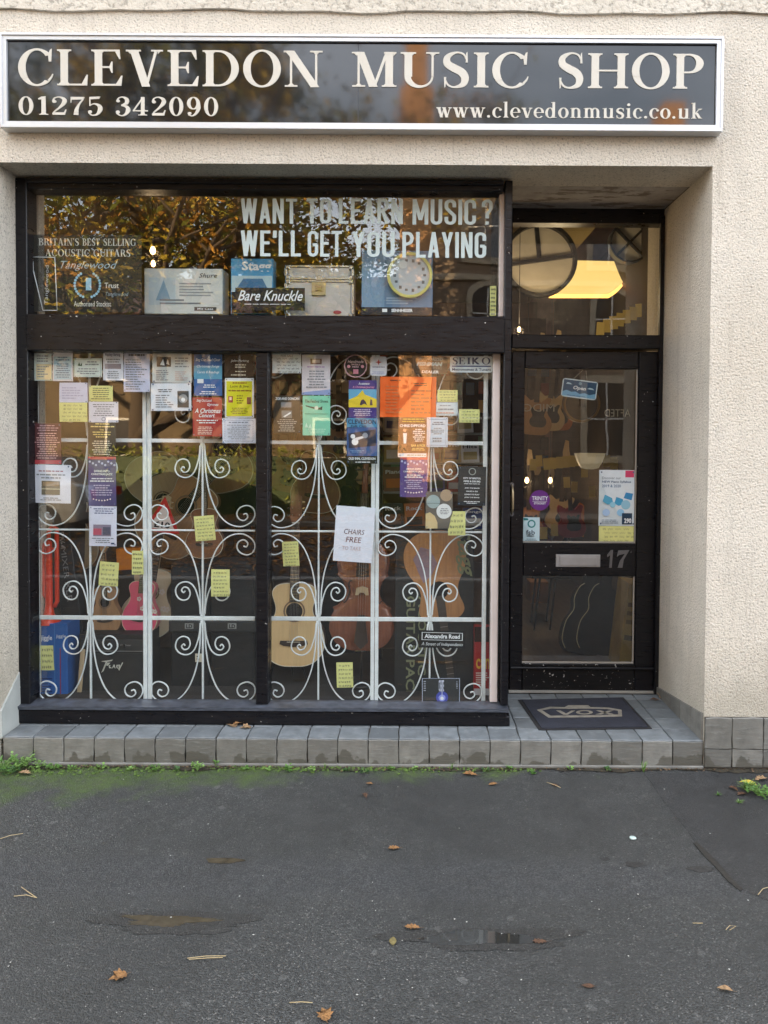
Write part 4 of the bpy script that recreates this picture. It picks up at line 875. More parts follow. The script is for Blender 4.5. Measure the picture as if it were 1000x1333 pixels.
pp('notice', 'white handwritten for sale card in the upper left corner of the right pane', 'notice', (354.6, 459.6, 392, 485.7), c(216, 222, 222), [('t', 'FOR SALE', .3, .08, .72, .2, .0, 0, c(60, 60, 60)), ('h', .14, .2, .94, .98, 5, c(54, 58, 62))])
pp('poster', 'tall pinkish white poster with a small sketch and blue foot', 'poster', (393, 461.6, 430, 514), c(214, 208, 216), [('r', .3, .1, .7, .24, c(130, 100, 90)), ('r', .36, .12, .64, .2, c(200, 180, 170)), ('c', .12, .28, .9, .33, 1, c(150, 100, 170)), ('c', .14, .38, .9, .84, 7, GRY), ('p', [(0, 1), (0, .94), (1, .86), (1, 1)], c(140, 160, 206))])
pp('poster', 'black poster with white lettering and two faint photos, left edge of the right pane', 'poster', (356, 514.8, 391.4, 563.6), c(44, 42, 38), [('t', 'ZOE AND DONCAN', .08, .05, .95, .12, .02, WH), ('r', .28, .18, .66, .32, c(130, 134, 140)), ('r', .3, .4, .68, .6, c(120, 124, 126)), ('p', [(.36, .56), (.62, .44), (.66, .47), (.42, .58)], WH), ('c', .1, .62, .9, .97, 7, c(170, 170, 166))])
pp('poster', 'mint green pantomime poster with a flying sleigh', 'poster', (394, 515, 430, 566.8), c(130, 206, 176), [('t', 'The Festival Shows', .08, .1, .92, .18, .012, c(40, 60, 50)), ('p', [(.1, .24), (.4, .29), (.62, .3), (.72, .26), (.7, .36), (.45, .34), (.12, .27)], c(50, 64, 56)), ('d', .5, .31, .07, c(214, 224, 206)), ('r', .08, .45, .92, .465, c(90, 150, 120)), ('p', [(.08, .8), (.14, .68), (.2, .8)], c(190, 230, 210)), ('p', [(.2, .82), (.28, .7), (.34, .82)], c(180, 226, 206)), ('c', .1, .82, .94, .96, 3, c(190, 234, 214))])
st = pp('sticker', 'round black sticker with a pink ring near the top of the right pane', 'sticker', (448, 461.4, 478, 491.4), c(190, 150, 160), [('d', .5, .5, .455, BK), ('t', 'Handmade', .16, .24, .84, .37, .012, .25, c(216, 190, 196)), ('t', 'ON SALE', .3, .4, .7, .47, .02, c(216, 180, 190)), ('t', 'HERE', .36, .5, .64, .57, .02, c(216, 180, 190)), ('r', .4, .64, .62, .84, c(200, 130, 150)), ('d', .2, .52, .07, c(216, 150, 166)), ('d', .8, .52, .07, c(216, 150, 166))], shape='round')
pp('card', 'small white rounded card with a red star between round sticker and orange sheets', 'card', (482, 464, 503.6, 489), c(214, 216, 226), [('p', [(.5, .14), (.55, .26), (.7, .3), (.55, .34), (.5, .46), (.45, .34), (.3, .3), (.45, .26)], c(190, 80, 80)), ('c', .12, .5, .9, .6, 1, c(90, 90, 120)), ('c', .1, .76, .9, .95, 2, c(150, 160, 200))], shape='rounded')
pp('poster', 'purple and yellow nativity poster above the blue folk club one', 'poster', (454, 495, 490.4, 544), c(70, 56, 128), [('r', 0, .24, 1, .72, c(96, 168, 206)), ('p', [(0, .72), (.0, .52), (.3, .42), (.5, .26), (.58, .38), (.8, .44), (1, .5), (1, .72)], c(220, 196, 50)), ('t', 'Avonmere', .35, .05, .74, .12, .01, .2, WH), ('t', 'A Christmas Journey', .14, .15, .92, .22, .01, .2, c(236, 160, 190)), ('p', [(.4, .66), (.44, .54), (.52, .5), (.6, .56), (.66, .66), (.56, .62), (.46, .66)], c(30, 30, 60)), ('p', [(.76, .66), (.78, .5), (.84, .52), (.86, .66)], c(40, 36, 60)), ('c', .1, .76, .9, .95, 4, c(214, 200, 226))])
pp('poster', 'blue folk club poster with a white guitar, lettered CLEVEDON across its head', 'poster', (451.5, 544.3, 491.3, 603.6), c(56, 92, 148), [('r', 0, 0, 1, .2, c(72, 140, 180)), ('r', 0, .83, 1, 1, BK), ('p', [(.05, .34), (.95, .24), (.96, .6), (.08, .66)], c(44, 52, 72)), ('t', 'CLEVEDON', .04, .03, .96, .13, .02, c(16, 30, 60)), ('t', 'Folk Club', .14, .15, .64, .20, .012, c(16, 30, 60)), ('d', .27, .52, .11, WH), ('d', .2, .4, .075, WH), ('p', [(.24, .44), (.6, .38), (.62, .42), (.28, .5)], c(220, 220, 226)), ('d', .6, .38, .09, c(150, 156, 166)), ('t', 'OLD INN, CLEVEDON', .06, .86, .94, .925, .03, WH), ('c', .2, .945, .85, .985, 1, WH), ('c', .08, .7, .6, .76, 2, c(130, 170, 210))])
pp('sheet_music_flyer', 'double orange sheet printed with small black text', 'flyer', (495, 490.4, 568, 543), c(236, 100, 34), [('r', .497, .0, .503, 1, c(196, 78, 30)), ('c', .12, .06, .42, .12, 1, c(90, 50, 30)), ('b', .1, .2, .44, .92, 9, c(206, 112, 66)), ('c', .55, .14, .9, .24, 2, c(60, 40, 30)), ('b', .55, .3, .95, .93, 7, c(160, 76, 44))])
pp('sticker', 'black rounded dealer sticker lettered AUTHORIZED DEALER', 'sticker', (536.2, 463.6, 582.8, 487), BK, [('t', 'AUTHORIZED', .18, .08, .86, .25, .03, .2, c(200, 210, 214)), ('t', 'FISHMAN', .13, .32, .86, .55, .08, .2, c(186, 214, 226)), ('t', 'TRANSDUCERS', .13, .6, .84, .73, .0, .1, c(120, 130, 136)), ('t', 'DEALER', .28, .79, .76, .95, .04, .1, WH)], tilt=1, shape='rounded')
pp('sticker', 'white rounded sticker lettered SEIKO in the upper right corner of the window', 'sticker', (586, 463.6, 641.4, 484.8), c(216, 226, 232), [('s', 'SE', .05, .08, .36, .5, c(30, 52, 100)), ('s', 'I', .39, .08, .49, .5, c(30, 52, 100)), ('t', 'K', .52, .08, .70, .5, .04, c(30, 52, 100)), ('s', 'O', .74, .08, .95, .5, c(30, 52, 100)), ('r', .04, .58, .96, .66, c(40, 66, 120)), ('t', 'Metronomes & Tuners', .05, .74, .96, .9, .02, c(40, 60, 96))], shape='rounded')
note('yellow note immediately right of the double orange sheet', (569.6, 507.7, 595.8, 523), nl=4)
pp('notice', 'white typed slip under a yellow note, right of the orange sheets', 'notice', (566, 523.8, 595.9, 541), c(204, 214, 220), [('c', .14, .18, .8, .3, 1, GRY), ('c', .08, .42, .9, .6, 1, GRY), ('b', .08, .72, .9, .86, 1, c(180, 110, 100))])
note('yellow note furthest right in the upper right pane', (598, 532.8, 624.4, 550.2), nl=4)
pp('poster', 'black concert poster with a standing figure in white, below the orange sheets', 'poster', (519, 543, 555.4, 595), c(38, 34, 32), [('c', .1, .02, .95, .14, 2, c(176, 170, 70)), ('t', 'CHRIS DIFFORD', .04, .18, .96, .25, .03, WH), ('d', .22, .33, .06, c(206, 160, 130)), ('p', [(.16, .40), (.3, .40), (.27, .66), (.18, .66)], WH), ('p', [(.10, .68), (.3, .68), (.25, .88), (.15, .88)], c(130, 90, 60)), ('c', .5, .28, .96, .62, 7, WH), ('t', 'BAR & PICK', .46, .68, .96, .74, .02, c(214, 196, 120)), ('c', .46, .76, .96, .84, 2, c(214, 196, 120)), ('r', -.02, .905, 1.0, 1.0, c(226, 230, 236)), ('c', .3, .925, .9, .975, 1, c(110, 120, 60))])
pp('notice', 'white notice with a thin double border over the centre of the scrollwork', 'notice', (555.6, 543.2, 583, 582), c(200, 214, 228), [('o', .1, .06, .92, .94, c(120, 134, 160)), ('c', .25, .14, .85, .26, 2, INK), ('c', .2, .34, .86, .58, 4, GRY), ('c', .2, .66, .8, .84, 2, GRY)])
swing('purple christmas jazz poster in the right pane, under the black concert poster', (520.8, 595.4, 556.6, 647.2), c(92, 72, 134))
pp('poster', 'dark poster with a round crest and centred white lines near the right edge', 'poster', (596.4, 607.2, 632.6, 658), c(36, 42, 46), [('d', .5, .13, .13, c(150, 158, 156)), ('d', .5, .13, .10, c(36, 42, 46)), ('t', 'CITY OF BRISTOL', .18, .28, .82, .325, .03, WH), ('t', 'PIPES & DRUMS', .2, .36, .8, .405, .03, WH), ('c', .2, .43, .8, .46, 1, WH), ('t', 'JOIN THE BAND', .24, .54, .78, .575, .03, WH), ('t', 'HAVE A GO', .3, .62, .72, .655, .03, WH), ('t', 'LEARN TO PLAY', .24, .70, .78, .735, .03, WH), ('t', 'JOIN THE BAND', .24, .78, .78, .815, .03, WH), ('c', .2, .88, .82, .96, 2, WH)], tilt=1)
pp('poster', 'grey-brown poster with cymbal pictures and a white disc', 'poster', (554.2, 640, 589.4, 688), c(104, 98, 90), [('d', .28, .27, .25, c(158, 176, 176)), ('d', .76, .1, .22, c(176, 152, 126)), ('p', [(.0, .6), (.16, .56), (.34, .66), (.44, .84), (.44, 1), (0, 1)], c(208, 186, 140)), ('d', .68, .53, .28, c(226, 228, 228)), ('c', .52, .44, .86, .62, 4, c(120, 120, 124)), ('r', .05, .31, .6, .32, c(60, 70, 72))])
note('yellow note hanging from the grey-brown cymbal poster', (583.4, 665.6, 606, 697), -1, nl=4)
pp('sign', 'white sheet with handwritten CHAIRS FREE hanging slightly askew', 'notice', (435.6, 659.6, 486.4, 731.6), c(226, 230, 244), [('t', 'CHAIRS', .24, .41, .76, .50, .0, 0.15, c(96, 66, 76)), ('t', 'FREE', .30, .55, .7, .645, .0, 0.15, c(120, 72, 70)), ('t', 'TO TAKE', .22, .72, .70, .79, .0, 0.1, c(190, 172, 178))], tilt=3.6, Yp=YG + .006)
note('yellow note on the neck of the pale acoustic guitar', (367.8, 705, 389, 737), -3, nl=8, Yp=YG + .045)
note('yellow note below the violin', (438.2, 862.4, 459.6, 895.4), -1.5, nl=6, Yp=YG + .02)
note('yellow note taped to the tall blue box', (52.4, 840.4, 69.6, 872.8), -1, nl=4, Yp=YG + .09)
pp('sign', 'black street sign sticker reading Alexandra Road A Street of Independents', 'sign', (545.4, 821, 606, 843.6), BK, [('r', .06, .11, .94, .135, WH), ('r', .06, .53, .94, .555, WH), ('r', .06, .135, .075, .53, WH), ('r', .925, .135, .94, .53, WH), ('t', 'Alexandra Road', .12, .2, .88, .45, .03, WH), ('t', 'A Street of Independents', .06, .68, .95, .92, .0, .25, c(214, 220, 224))], tilt=1)
pp('sticker', 'dark film sticker with a glowing blue spot low in the right pane', 'sticker', (549.6, 883, 598.6, 917.4), c(46, 50, 52), [('o', .0, .0, 1, 1, c(196, 204, 230)), ('d', .53, .72, .16, c(70, 80, 170)), ('d', .53, .74, .09, c(150, 160, 236)), ('d', .53, .76, .045, WH), ('r', .52, .08, .54, .7, c(190, 196, 220)), ('t', 'CREATE', .44, .06, .58, .5, .02, c(200, 206, 226)), ('c', .04, .08, .1, .5, 5, c(160, 166, 180)), ('c', .9, .1, .95, .4, 5, c(160, 166, 180))], tilt=-.3)

# ------------------------------------------------------------------ upper window
US = Z(411.5, YG + .05, 340)
MB().box(XL + .005, XWR - .052, YG + .052, .62, US - .03, US - .002).build('display_shelf', mat('dark_shelf', (.05, .042, .035, 1), .7), B)
mb = MB(); M_CLING = mat('pale_blue_vinyl', (.52, .62, .62, 1), .5)
tz = lambda py, px: Z(py, YG + .007, px); tx = lambda px: X(px, YG + .007, 300)
WT = thing('window_lettering', 'pale vinyl lettering asking WANT TO LEARN MUSIC? on the upper window', 'lettering', (0, 0, 0))
for txt, a, b_, t0, t1 in (('WANT', 314, 387, 259, 291.5), ('TO', 399, 431.5, 259, 291.5), ('LEARN', 441, 524.5, 259, 292), ('MUSIC', 537, 619.5, 260, 293), ('?', 627, 641, 260, 293), ("WE'LL", 314, 392, 300.5, 334), ('GET', 401, 445.5, 301, 334.5), ('YOU', 459, 514, 302, 335), ('PLAYING', 524, 633, 302.5, 336)):
    mb = MB(); block(txt, mb, tx(a), tx(b_), tz(t1, (a + b_) / 2), tz(t0, (a + b_) / 2), 0)
    o = mb.build('word', M_CLING, WT); o.location = (0, YG - .0010, 0); o['kind'] = 'stuff'
pp('sticker', 'large dark guitar dealer sticker in the lower left of the upper window', 'sticker', (42, 305.5, 184.5, 406), c(34, 34, 30), [('s', "BRITAIN'S", .06, .05, .43, .14, c(200, 204, 200)), ('s', 'BEST', .46, .05, .62, .14, c(200, 204, 200)), ('s', 'SELLING', .65, .05, .95, .14, c(200, 204, 200)), ('s', 'ACOUSTIC', .12, .19, .53, .28, c(200, 204, 200)), ('s', 'GUITARS', .56, .19, .90, .28, c(200, 204, 200)), ('t', 'Tanglewood', .26, .34, .78, .47, .0, .4, c(150, 176, 190)),
    ('t', '1', .49, .56, .54, .72, .06, c(150, 196, 220)), ('t', 'Trust', .66, .62, .79, .69, .01, c(206, 206, 200)), ('t', 'Tanglewood', .67, .74, .88, .81, .0, .3, c(130, 150, 160)), ('t', 'Authorised Stockist', .38, .86, .72, .93, .01, c(206, 206, 200))] +
   [('d', .505 + .115 * math.cos(R(a)), .65 + .165 * math.sin(R(a)), .012, c(140, 184, 204)) for a in list(range(-60, 71, 13)) + list(range(110, 241, 13))], Yp=YG + .0075)
sh = thing('award_plaque', 'clear outlined award plaque shape at the left end of the upper window', 'plaque', (0, YG + .0055, 0))
o_ = [(42.5, 334.5), (71.5, 335), (74.5, 404), (56, 404), (43.5, 352)]
for i in range(5):
    a, b_ = o_[i], o_[(i + 1) % 5]; A, Bq = P(a[0], a[1], YG + .0055), P(b_[0], b_[1], YG + .0055); MB().tube([(A.x, -.0008, A.z), (Bq.x, -.0008, Bq.z)], .0022, 6).build('edge', flat(c(210, 216, 220)), sh)
mb = MB(); put_text(mb, 'Tanglewood', 0, .2, -.012, .012, 0, .0); o = mb.build('lettering', flat(c(170, 176, 180)), sh); o.location = (X(60, YG, 395), -.0012, Z(396, YG, 60)); o.rotation_euler = (0, R(-88), 0); o['kind'] = 'stuff'
# boxes and cases standing on the shelf
def bx3(name, label, cat, l_, t__, r_, b_, Yf, dp, m, els=(), rot=0, group=None, bev=.004, parts=None):
    cxp, cyp = (l_ + r_) / 2, (t__ + b_) / 2
    x0, x1 = X(l_, Yf, cyp), X(r_, Yf, cyp); z1, z0 = Z(t__, Yf, cxp), Z(b_, Yf, cxp); W_, H_ = x1 - x0, z1 - z0
    o = thing(name, label, cat, ((x0 + x1) / 2, Yf, z0), (0, R(rot), 0), group)
    MB().box(-W_ / 2, W_ / 2, 0, dp, 0, H_, ch=bev).build('body', m, o)
    U = lambda u: (u - .5) * W_; V = lambda v: (1 - v) * H_; q = random.Random(label)
    for n_, e in enumerate(els):
        mb = MB(); yy = -.0008 - .00025 * n_
        if e[0] == 'r': mb.box(U(e[1]), U(e[3]), yy, .001, V(e[4]), V(e[2]))
        elif e[0] == 'd': mb.disc(U(e[1]), V(e[2]), e[3] * W_, yy, .001, 30)
        elif e[0] == 't': put_text(mb, e[1], U(e[2]), U(e[4]), V(e[5]), V(e[3]), yy, *(e[6:-1] or (.012,)))
        elif e[0] == 'p': mb.add([(U(a), yy, V(v)) for a, v in e[1]], [tuple(range(len(e[1])))])
        elif e[0] == 'b':
            for i in range(e[5]):
                v0 = e[2] + (e[4] - e[2]) * (i + .2) / e[5]; v1 = e[2] + (e[4] - e[2]) * (i + .7) / e[5]; mb.box(U(e[1]), U(e[1] + (e[3] - e[1]) * q.uniform(.5, 1)), yy, .001, V(v1), V(v0))
        oo = mb.build('printing', flat(e[-1]), o); oo['kind'] = 'stuff'
    return o, W_, H_
MX = lambda k, cc, r_=.55, **kw: mat(k, cc, r_, **kw)
bx3('cardboard_box', 'white printed product box on the shelf of the upper window', 'box', 187.5, 349.5, 290, 409, .36, .14, MX('white_card', c(206, 210, 206)), [('r', .06, .2, .4, .8, c(186, 200, 206)), ('p', [(.15, .7), (.25, .25), (.34, .7)], c(130, 160, 180)), ('b', .45, .3, .9, .62, 5, c(150, 156, 160)), ('b', .2, .66, .8, .8, 2, c(120, 126, 130)), ('r', .64, .84, .92, .92, c(70, 72, 70)), ('t', 'Mic Case', .68, .855, .88, .905, WH), ('t', 'Shure', .7, .1, .93, .2, 0, .3, c(60, 60, 66))])
bx3('product_box', 'blue box lettered in white beside the silver flight case', 'box', 300.5, 336.5, 355.5, 409, .33, .10, MX('sky_blue_card', c(70, 150, 196)), [('t', 'Stagg', .26, .05, .96, .26, .03, WH), ('r', 0.02, .31, .98, .62, c(170, 196, 206)), ('p', [(.1, .58), (.3, .36), (.75, .36), (.9, .58)], c(60, 110, 150)), ('r', 0.02, .6, .98, .98, c(30, 30, 36))])
pp('sticker', 'black sticker with white script lettering in front of the blue box', 'sticker', (306, 374.5, 397, 404), c(26, 26, 28), [('t', 'Bare Knuckle', .04, .12, .97, .58, .01, .4, WH), ('c', .03, .68, .9, .78, 1, c(190, 190, 190))])
# flight case
Yc = .34; fx0, fx1 = X(372, Yc, 375), X(459.5, Yc, 375); fz0, fz1 = US, Z(344.5, Yc, 415); Wc, Hc = fx1 - fx0, fz1 - fz0
FC = thing('flight_case', 'silver aluminium flight case with a brass coloured latch on the upper shelf', 'case', ((fx0 + fx1) / 2, Yc, US))
M_CASE = MX('brushed_aluminium_panel', (.5, .51, .51, 1), .4, metal=.5, bump=.0005, bscale=90, var=.1); M_EDGE = MX('polished_edging', (.75, .76, .76, 1), .22, metal=.9)
zl = Hc * .72
MB().box(-Wc / 2 + .004, Wc / 2 - .004, .004, .26, .004, zl - .002, ch=.01).build('body', M_CASE, FC)
MB().box(-Wc / 2 + .004, Wc / 2 - .004, .004, .26, zl + .002, Hc - .004, ch=.012).build('lid', M_CASE, FC)
for z_ in (.008, zl - .007, zl + .007, Hc - .008): MB().box(-Wc / 2 + .02, Wc / 2 - .02, -.002, .012, z_ - .006, z_ + .006, ch=.002).build('edging', M_EDGE, FC)
for s in (-1, 1):
    for a, b_ in ((.018, zl - .018), (zl + .018, Hc - .018)): MB().box(s * Wc / 2 - .008, s * Wc / 2 + .008, -.002, .014, a, b_, ch=.003).build('edging', M_EDGE, FC)
    for z_ in (.014, zl - .012, zl + .012, Hc - .014):
        MB().box(s * (Wc / 2 - .010) - .013, s * (Wc / 2 - .010) + .013, -.006, .02, z_ - .012, z_ + .012, ch=.006).build('corner', M_EDGE, FC)
MB().box(-.005 - .035, .035, -.007, .0, zl - .085, zl - .012, ch=.004).build('latch_plate', MX('brass_plate', (.50, .42, .24, 1), .4, metal=.7), FC)
MB().box(-.022, .018, -.013, -.0072, zl - .062, zl - .03, ch=.004).ring(-.002, zl - .046, .006, .012, -.017, -.0135, 20).build('latch', MX('brass_latch', (.42, .34, .19, 1), .35, metal=.8), FC)
MB().box(-.02, .02, -.006, .002, zl - .006, zl + .022, ch=.003).build('hasp', M_EDGE, FC)
MB().prism([(Wc * .27 + .022 * math.cos(a / 9 * math.pi), .03 + .01 * math.sin(a / 9 * math.pi)) for a in range(18)], -.0005, .0035).build('badge', flat(c(150, 50, 60)), FC)
o, W_, H_ = bx3('headphone_poster', 'blue poster board with a yellow rimmed round drumhead, upper window', 'poster board', 471, 326, 563.5, 410, .31, .012, MX('steel_blue_card', c(96, 126, 156)), [('r', .0, .88, 1, 1, c(40, 44, 50)), ('r', 0, 0, .32, .88, c(120, 150, 176)), ('b', .35, .72, .95, .84, 3, c(150, 170, 190)), ('t', 'SENNHEISER', .42, .905, .72, .955, .04, WH), ('r', .29, .905, .36, .955, WH)])
dm = thing('drumhead', 'round grey drumhead with yellow rim leaning on the blue poster board', 'drum', (X(533.5, .29, 358), .288, Z(358, .29, 533)))
MB().disc(0, 0, .108, .004, .012, 48).build('skin', MX('grey_skin', c(168, 178, 184), .6), dm)
MB().ring(0, 0, .104, .118, -.004, .014, 48).build('hoop', MX('yellow_hoop', c(196, 192, 110), .4), dm)
mb = MB()
for k in range(14):
    a = R(k * 25.7); mb.box(.078 * math.cos(a) - .007, .078 * math.cos(a) + .007, .0030, .0041, .078 * math.sin(a) - .006 - .004 * (k % 2), .078 * math.sin(a) + .006)
o = mb.build('printing', flat(c(90, 96, 100)), dm); o['kind'] = 'stuff'
MB().disc(-.035, .055, .022, .0028, .0040, 20).build('sticker', flat(c(200, 206, 206)), dm)
note('narrow yellow tag at the lower right corner of the upper window', (638, 372, 646, 411), nl=7)

# ------------------------------------------------------------------ instruments
def wood(name, cc, rough=.35, dark=.35, coat=.4, scale=(40, 40, 3)):
    if name in _m: return _m[name]
    m, n, l, b = nodes(name); _m[name] = m; t = n.new('ShaderNodeTexCoord').outputs['Object']; mp_ = n.new('ShaderNodeMapping'); mp_.inputs['Scale'].default_value = scale; l.new(t, mp_.inputs[0])
    z = noise(n, l, mp_.outputs[0], 2.2, 6, .6); l.new(mix(n, l, ramp(n, l, z, (.3, 0.0), (.75, 1.0)), cc, tuple(v * (1 - dark) for v in cc[:3]) + (1,)), b.inputs['Base Color'])
    b.inputs['Roughness'].default_value = rough; b.inputs['Coat Weight'].default_value = coat; b.inputs['Coat Roughness'].default_value = .1; return m
SPRUCE = wood('pale_spruce', (.74, .52, .27, 1), .35, .12)
MAHOG = wood('red_brown_mahogany', (.24, .10, .055, 1), .35)
CEDAR = wood('tan_cedar', (.44, .24, .11, 1), .4, .25)
KOA = wood('orange_brown_koa', (.34, .15, .06, 1), .35)
ROSE = wood('dark_rosewood', (.035, .02, .015, 1), .45)
MAPLE = wood('pale_maple', (.58, .44, .27, 1), .4, .12)
VIOL = wood('reddish_violin_varnish', (.30, .10, .05, 1), .25, .45, .8)
PINK = mat('hot_pink_lacquer', c(224, 84, 118), .3, coat=.5); CREAM = mat('cream_lacquer', c(222, 208, 178), .35)
IVORY = mat('ivory_plastic', c(220, 214, 196), .4); CHROME = mat('chrome', (.7, .7, .7, 1), .15, metal=1); BLK = mat('satin_black_plastic', (.008, .008, .009, 1), .4)
BLKM = mat('matt_black_fabric', (.009, .009, .010, 1), .9, bump=.001, bscale=300); STR = mat('steel_strings', (.6, .58, .54, 1), .3, metal=.8)
def guitar(name, label, loc, rot, body_l, top, side, neck=MAHOG, cat='guitar', cut=False, group=None, wide=1.0, binding=IVORY, bridge=ROSE, neck_l=1.0, hole=True, decor=None, strings=6, parent_scale=1):
    k = body_l / .50
    prof = [(0, .0), (.004, .075), (.03, .14), (.08, .185), (.15, .2), (.22, .183), (.285, .14), (.33, .122), (.37, .125), (.42, .143), (.455, .143), (.485, .115), (.497, .07), (.5, .0)]
    sp_ = smooth([(w_ * wide, z) for z, w_ in prof], 4); out = [(x_ * k, z * k) for x_, z in sp_]
    outl = out + [(-x_, z) for x_, z in out[-2:0:-1]]
    if cut: outl = [(x_ - max(0, (z / k - .40)) * .9 * k if x_ > .05 * k and z > .40 * k else x_, z) for x_, z in outl]
    T = thing(name, label, cat, loc, rot, group)
    dp = .10 * k
    MB().prism(outl, .0, dp).build('body', side, T)
    ins = [(x_ * .985, (z - .25 * k) * .99 + .25 * k) for x_, z in outl]
    MB().prism(ins, -.0025, -.0002).build('soundboard', top, T)
    mbb = MB(); n = len(outl); vs = [(x_, -.0015, z) for x_, z in outl] + [(x_, -.0015, z) for x_, z in [(a * .975, (b - .25 * k) * .982 + .25 * k) for a, b in outl]] + [(x_ * 1.002, .004, z) for x_, z in outl]
    mbb.add([(x_, y - .0016, z) for x_, y, z in vs], [(i, (i + 1) % n, n + (i + 1) % n, n + i) for i in range(n)] + [(i, 2 * n + i, 2 * n + (i + 1) % n, (i + 1) % n) for i in range(n)]); mbb.build('binding', binding, T)
    if hole:
        MB().disc(0, .33 * k, .050 * k, -.0032, -.0026, 30).build('sound_hole', mat('hole_dark', (.012, .009, .007, 1), .9), T)
        MB().ring(0, .33 * k, .056 * k, .066 * k, -.0034, -.0027, 32).build('rosette', mat('rosette', (.20, .13, .08, 1), .4), T)
    br = MB().prism([(-.085 * k, .135 * k), (-.06 * k, .125 * k), (0, .117 * k), (.06 * k, .125 * k), (.085 * k, .135 * k), (.08 * k, .155 * k), (-.08 * k, .155 * k)], -.010, -.0026).build('bridge', bridge, T)
    MB().box(-.04 * k, .04 * k, -.0125, -.0101, .146 * k, .149 * k).build('saddle', IVORY, br)
    nl = .36 * k * neck_l; zt_ = .5 * k + nl
    MB().prism([(-.028 * k, .5 * k), (.028 * k, .5 * k), (.022 * k, zt_), (-.022 * k, zt_)], -.004, .018 * k).build('neck', neck, T)
    fb = MB().prism([(-.029 * k, .385 * k), (.029 * k, .385 * k), (.0225 * k, zt_), (-.0225 * k, zt_)], -.010, -.0042).build('fretboard', ROSE, T)
    mf = MB(); z = zt_; L_ = zt_ - .15 * k
    for i in range(1, 19):
        z = .15 * k + L_ * 2 ** (-i / 12)
        if z > .39 * k: mf.box(-.026 * k, .026 * k, -.0112, -.0101, z - .0009, z + .0009)
    o = mf.build('fret', CHROME, fb); o['kind'] = 'stuff'
    MB().box(-.022 * k, .022 * k, -.0125, -.0045, zt_ + .0003, zt_ + .005 * k).build('nut', IVORY, T)
    hd_ = MB().prism([(-.022 * k, zt_ + .0055 * k), (.022 * k, zt_ + .0055 * k), (.036 * k, zt_ + .03 * k), (.033 * k, zt_ + .165 * k), (.0, zt_ + .175 * k), (-.033 * k, zt_ + .165 * k), (-.036 * k, zt_ + .03 * k)], -.002, .013).build('headstock', neck, T)
    for s in (-1, 1):
        for j in range(3 if strings > 4 else 2):
            zz = zt_ + (.05 + .04 * j) * k; MB().box(s * .036 * k, s * .055 * k, .003, .009, zz - .006 * k, zz + .006 * k, ch=.001).disc(s * .02 * k, zz, .004 * k, -.008, -.0021, 8).build('tuning_peg', CHROME, hd_)
    ms = MB()
    for j in range(strings):
        u = (j - (strings - 1) / 2) * .0078 * k * (6 / strings) ** .5
        ms.tube([(u * 1.25, -.0125, .15 * k), (u * .95, -.0135, zt_ + .002)], .0006, 4)
    o = ms.build('strings', STR, T); o['kind'] = 'stuff'
    if decor == 'flowers':
        md = MB(); q = random.Random(3)
        for j in range(9):
            fx, fz = q.uniform(-.02, .14) * k, (.08 + q.uniform(0, .3)) * k
            for p_ in range(5): a = R(72 * p_); md.disc(fx + .014 * k * math.cos(a), fz + .014 * k * math.sin(a), .009 * k, -.0040 - .0001 * p_, -.0027, 8)
        o = md.build('flower_decoration', mat('white_petals', c(230, 222, 214), .5), T); o['kind'] = 'stuff'
    return T
def at(px, py, Y): return P(px, py, Y)
guitar('acoustic_guitar', 'pale spruce acoustic guitar standing in the right display window', at(382, 868, .52), (R(-6), 0, 0), .465, SPRUCE, MAHOG, wide=.93)
MB_ = MB().tube([(0, .02, -.10), (0, .03, .02)], .006, 6)
gst = thing('guitar_stand', 'thin black stand under the pale acoustic guitar', 'stand', (at(376, 870, .6).x, .6, DZ))
for dx_, dy_ in ((-.12, -.05), (.12, -.05), (0, .14)): MB().tube([(0, 0, .30), (dx_, dy_, .005)], .006, 6).build('leg', BLK, gst)
MB().tube([(0, 0, .29), (0, .05, .62)], .007, 6).build('post', BLK, gst)
guitar('tenor_guitar', 'small reddish brown guitar on top of the black boxes', at(266, 727, .62), (R(-5), R(-1), 0), .285, MAHOG, MAHOG, ROSE, wide=.95)
guitar('ukulele', 'small tan ukulele standing on the amplifier', at(138, 825, .56), (R(-6), R(-4), 0), .265, CEDAR, CEDAR, CEDAR, cat='ukulele', wide=.82, strings=4, binding=CEDAR)
guitar('ukulele', 'hot pink ukulele with white flowers on the amplifier', at(180, 826, .56), (R(-6), R(3), 0), .30, PINK, PINK, CREAM, cat='ukulele', wide=.84, strings=4, decor='flowers', hole=False, binding=CREAM)
guitar('acoustic_guitar', 'cream bodied guitar with a cutaway behind the pink ukulele', at(186, 830, .66), (R(-6), R(8), 0), .40, CREAM, MAPLE, MAPLE, wide=.95, decor='flowers')
guitar('acoustic_guitar', 'light brown guitar leaning high behind the left window notices', at(196, 715, .85), (R(-8), R(38), 0), .50, CEDAR, KOA, wide=1.0)
guitar('acoustic_guitar', 'pale guitar hanging upside down behind the first white uprights', at(188, 592, .95), (0, R(158), 0), .46, MAPLE, CEDAR, wide=.95)
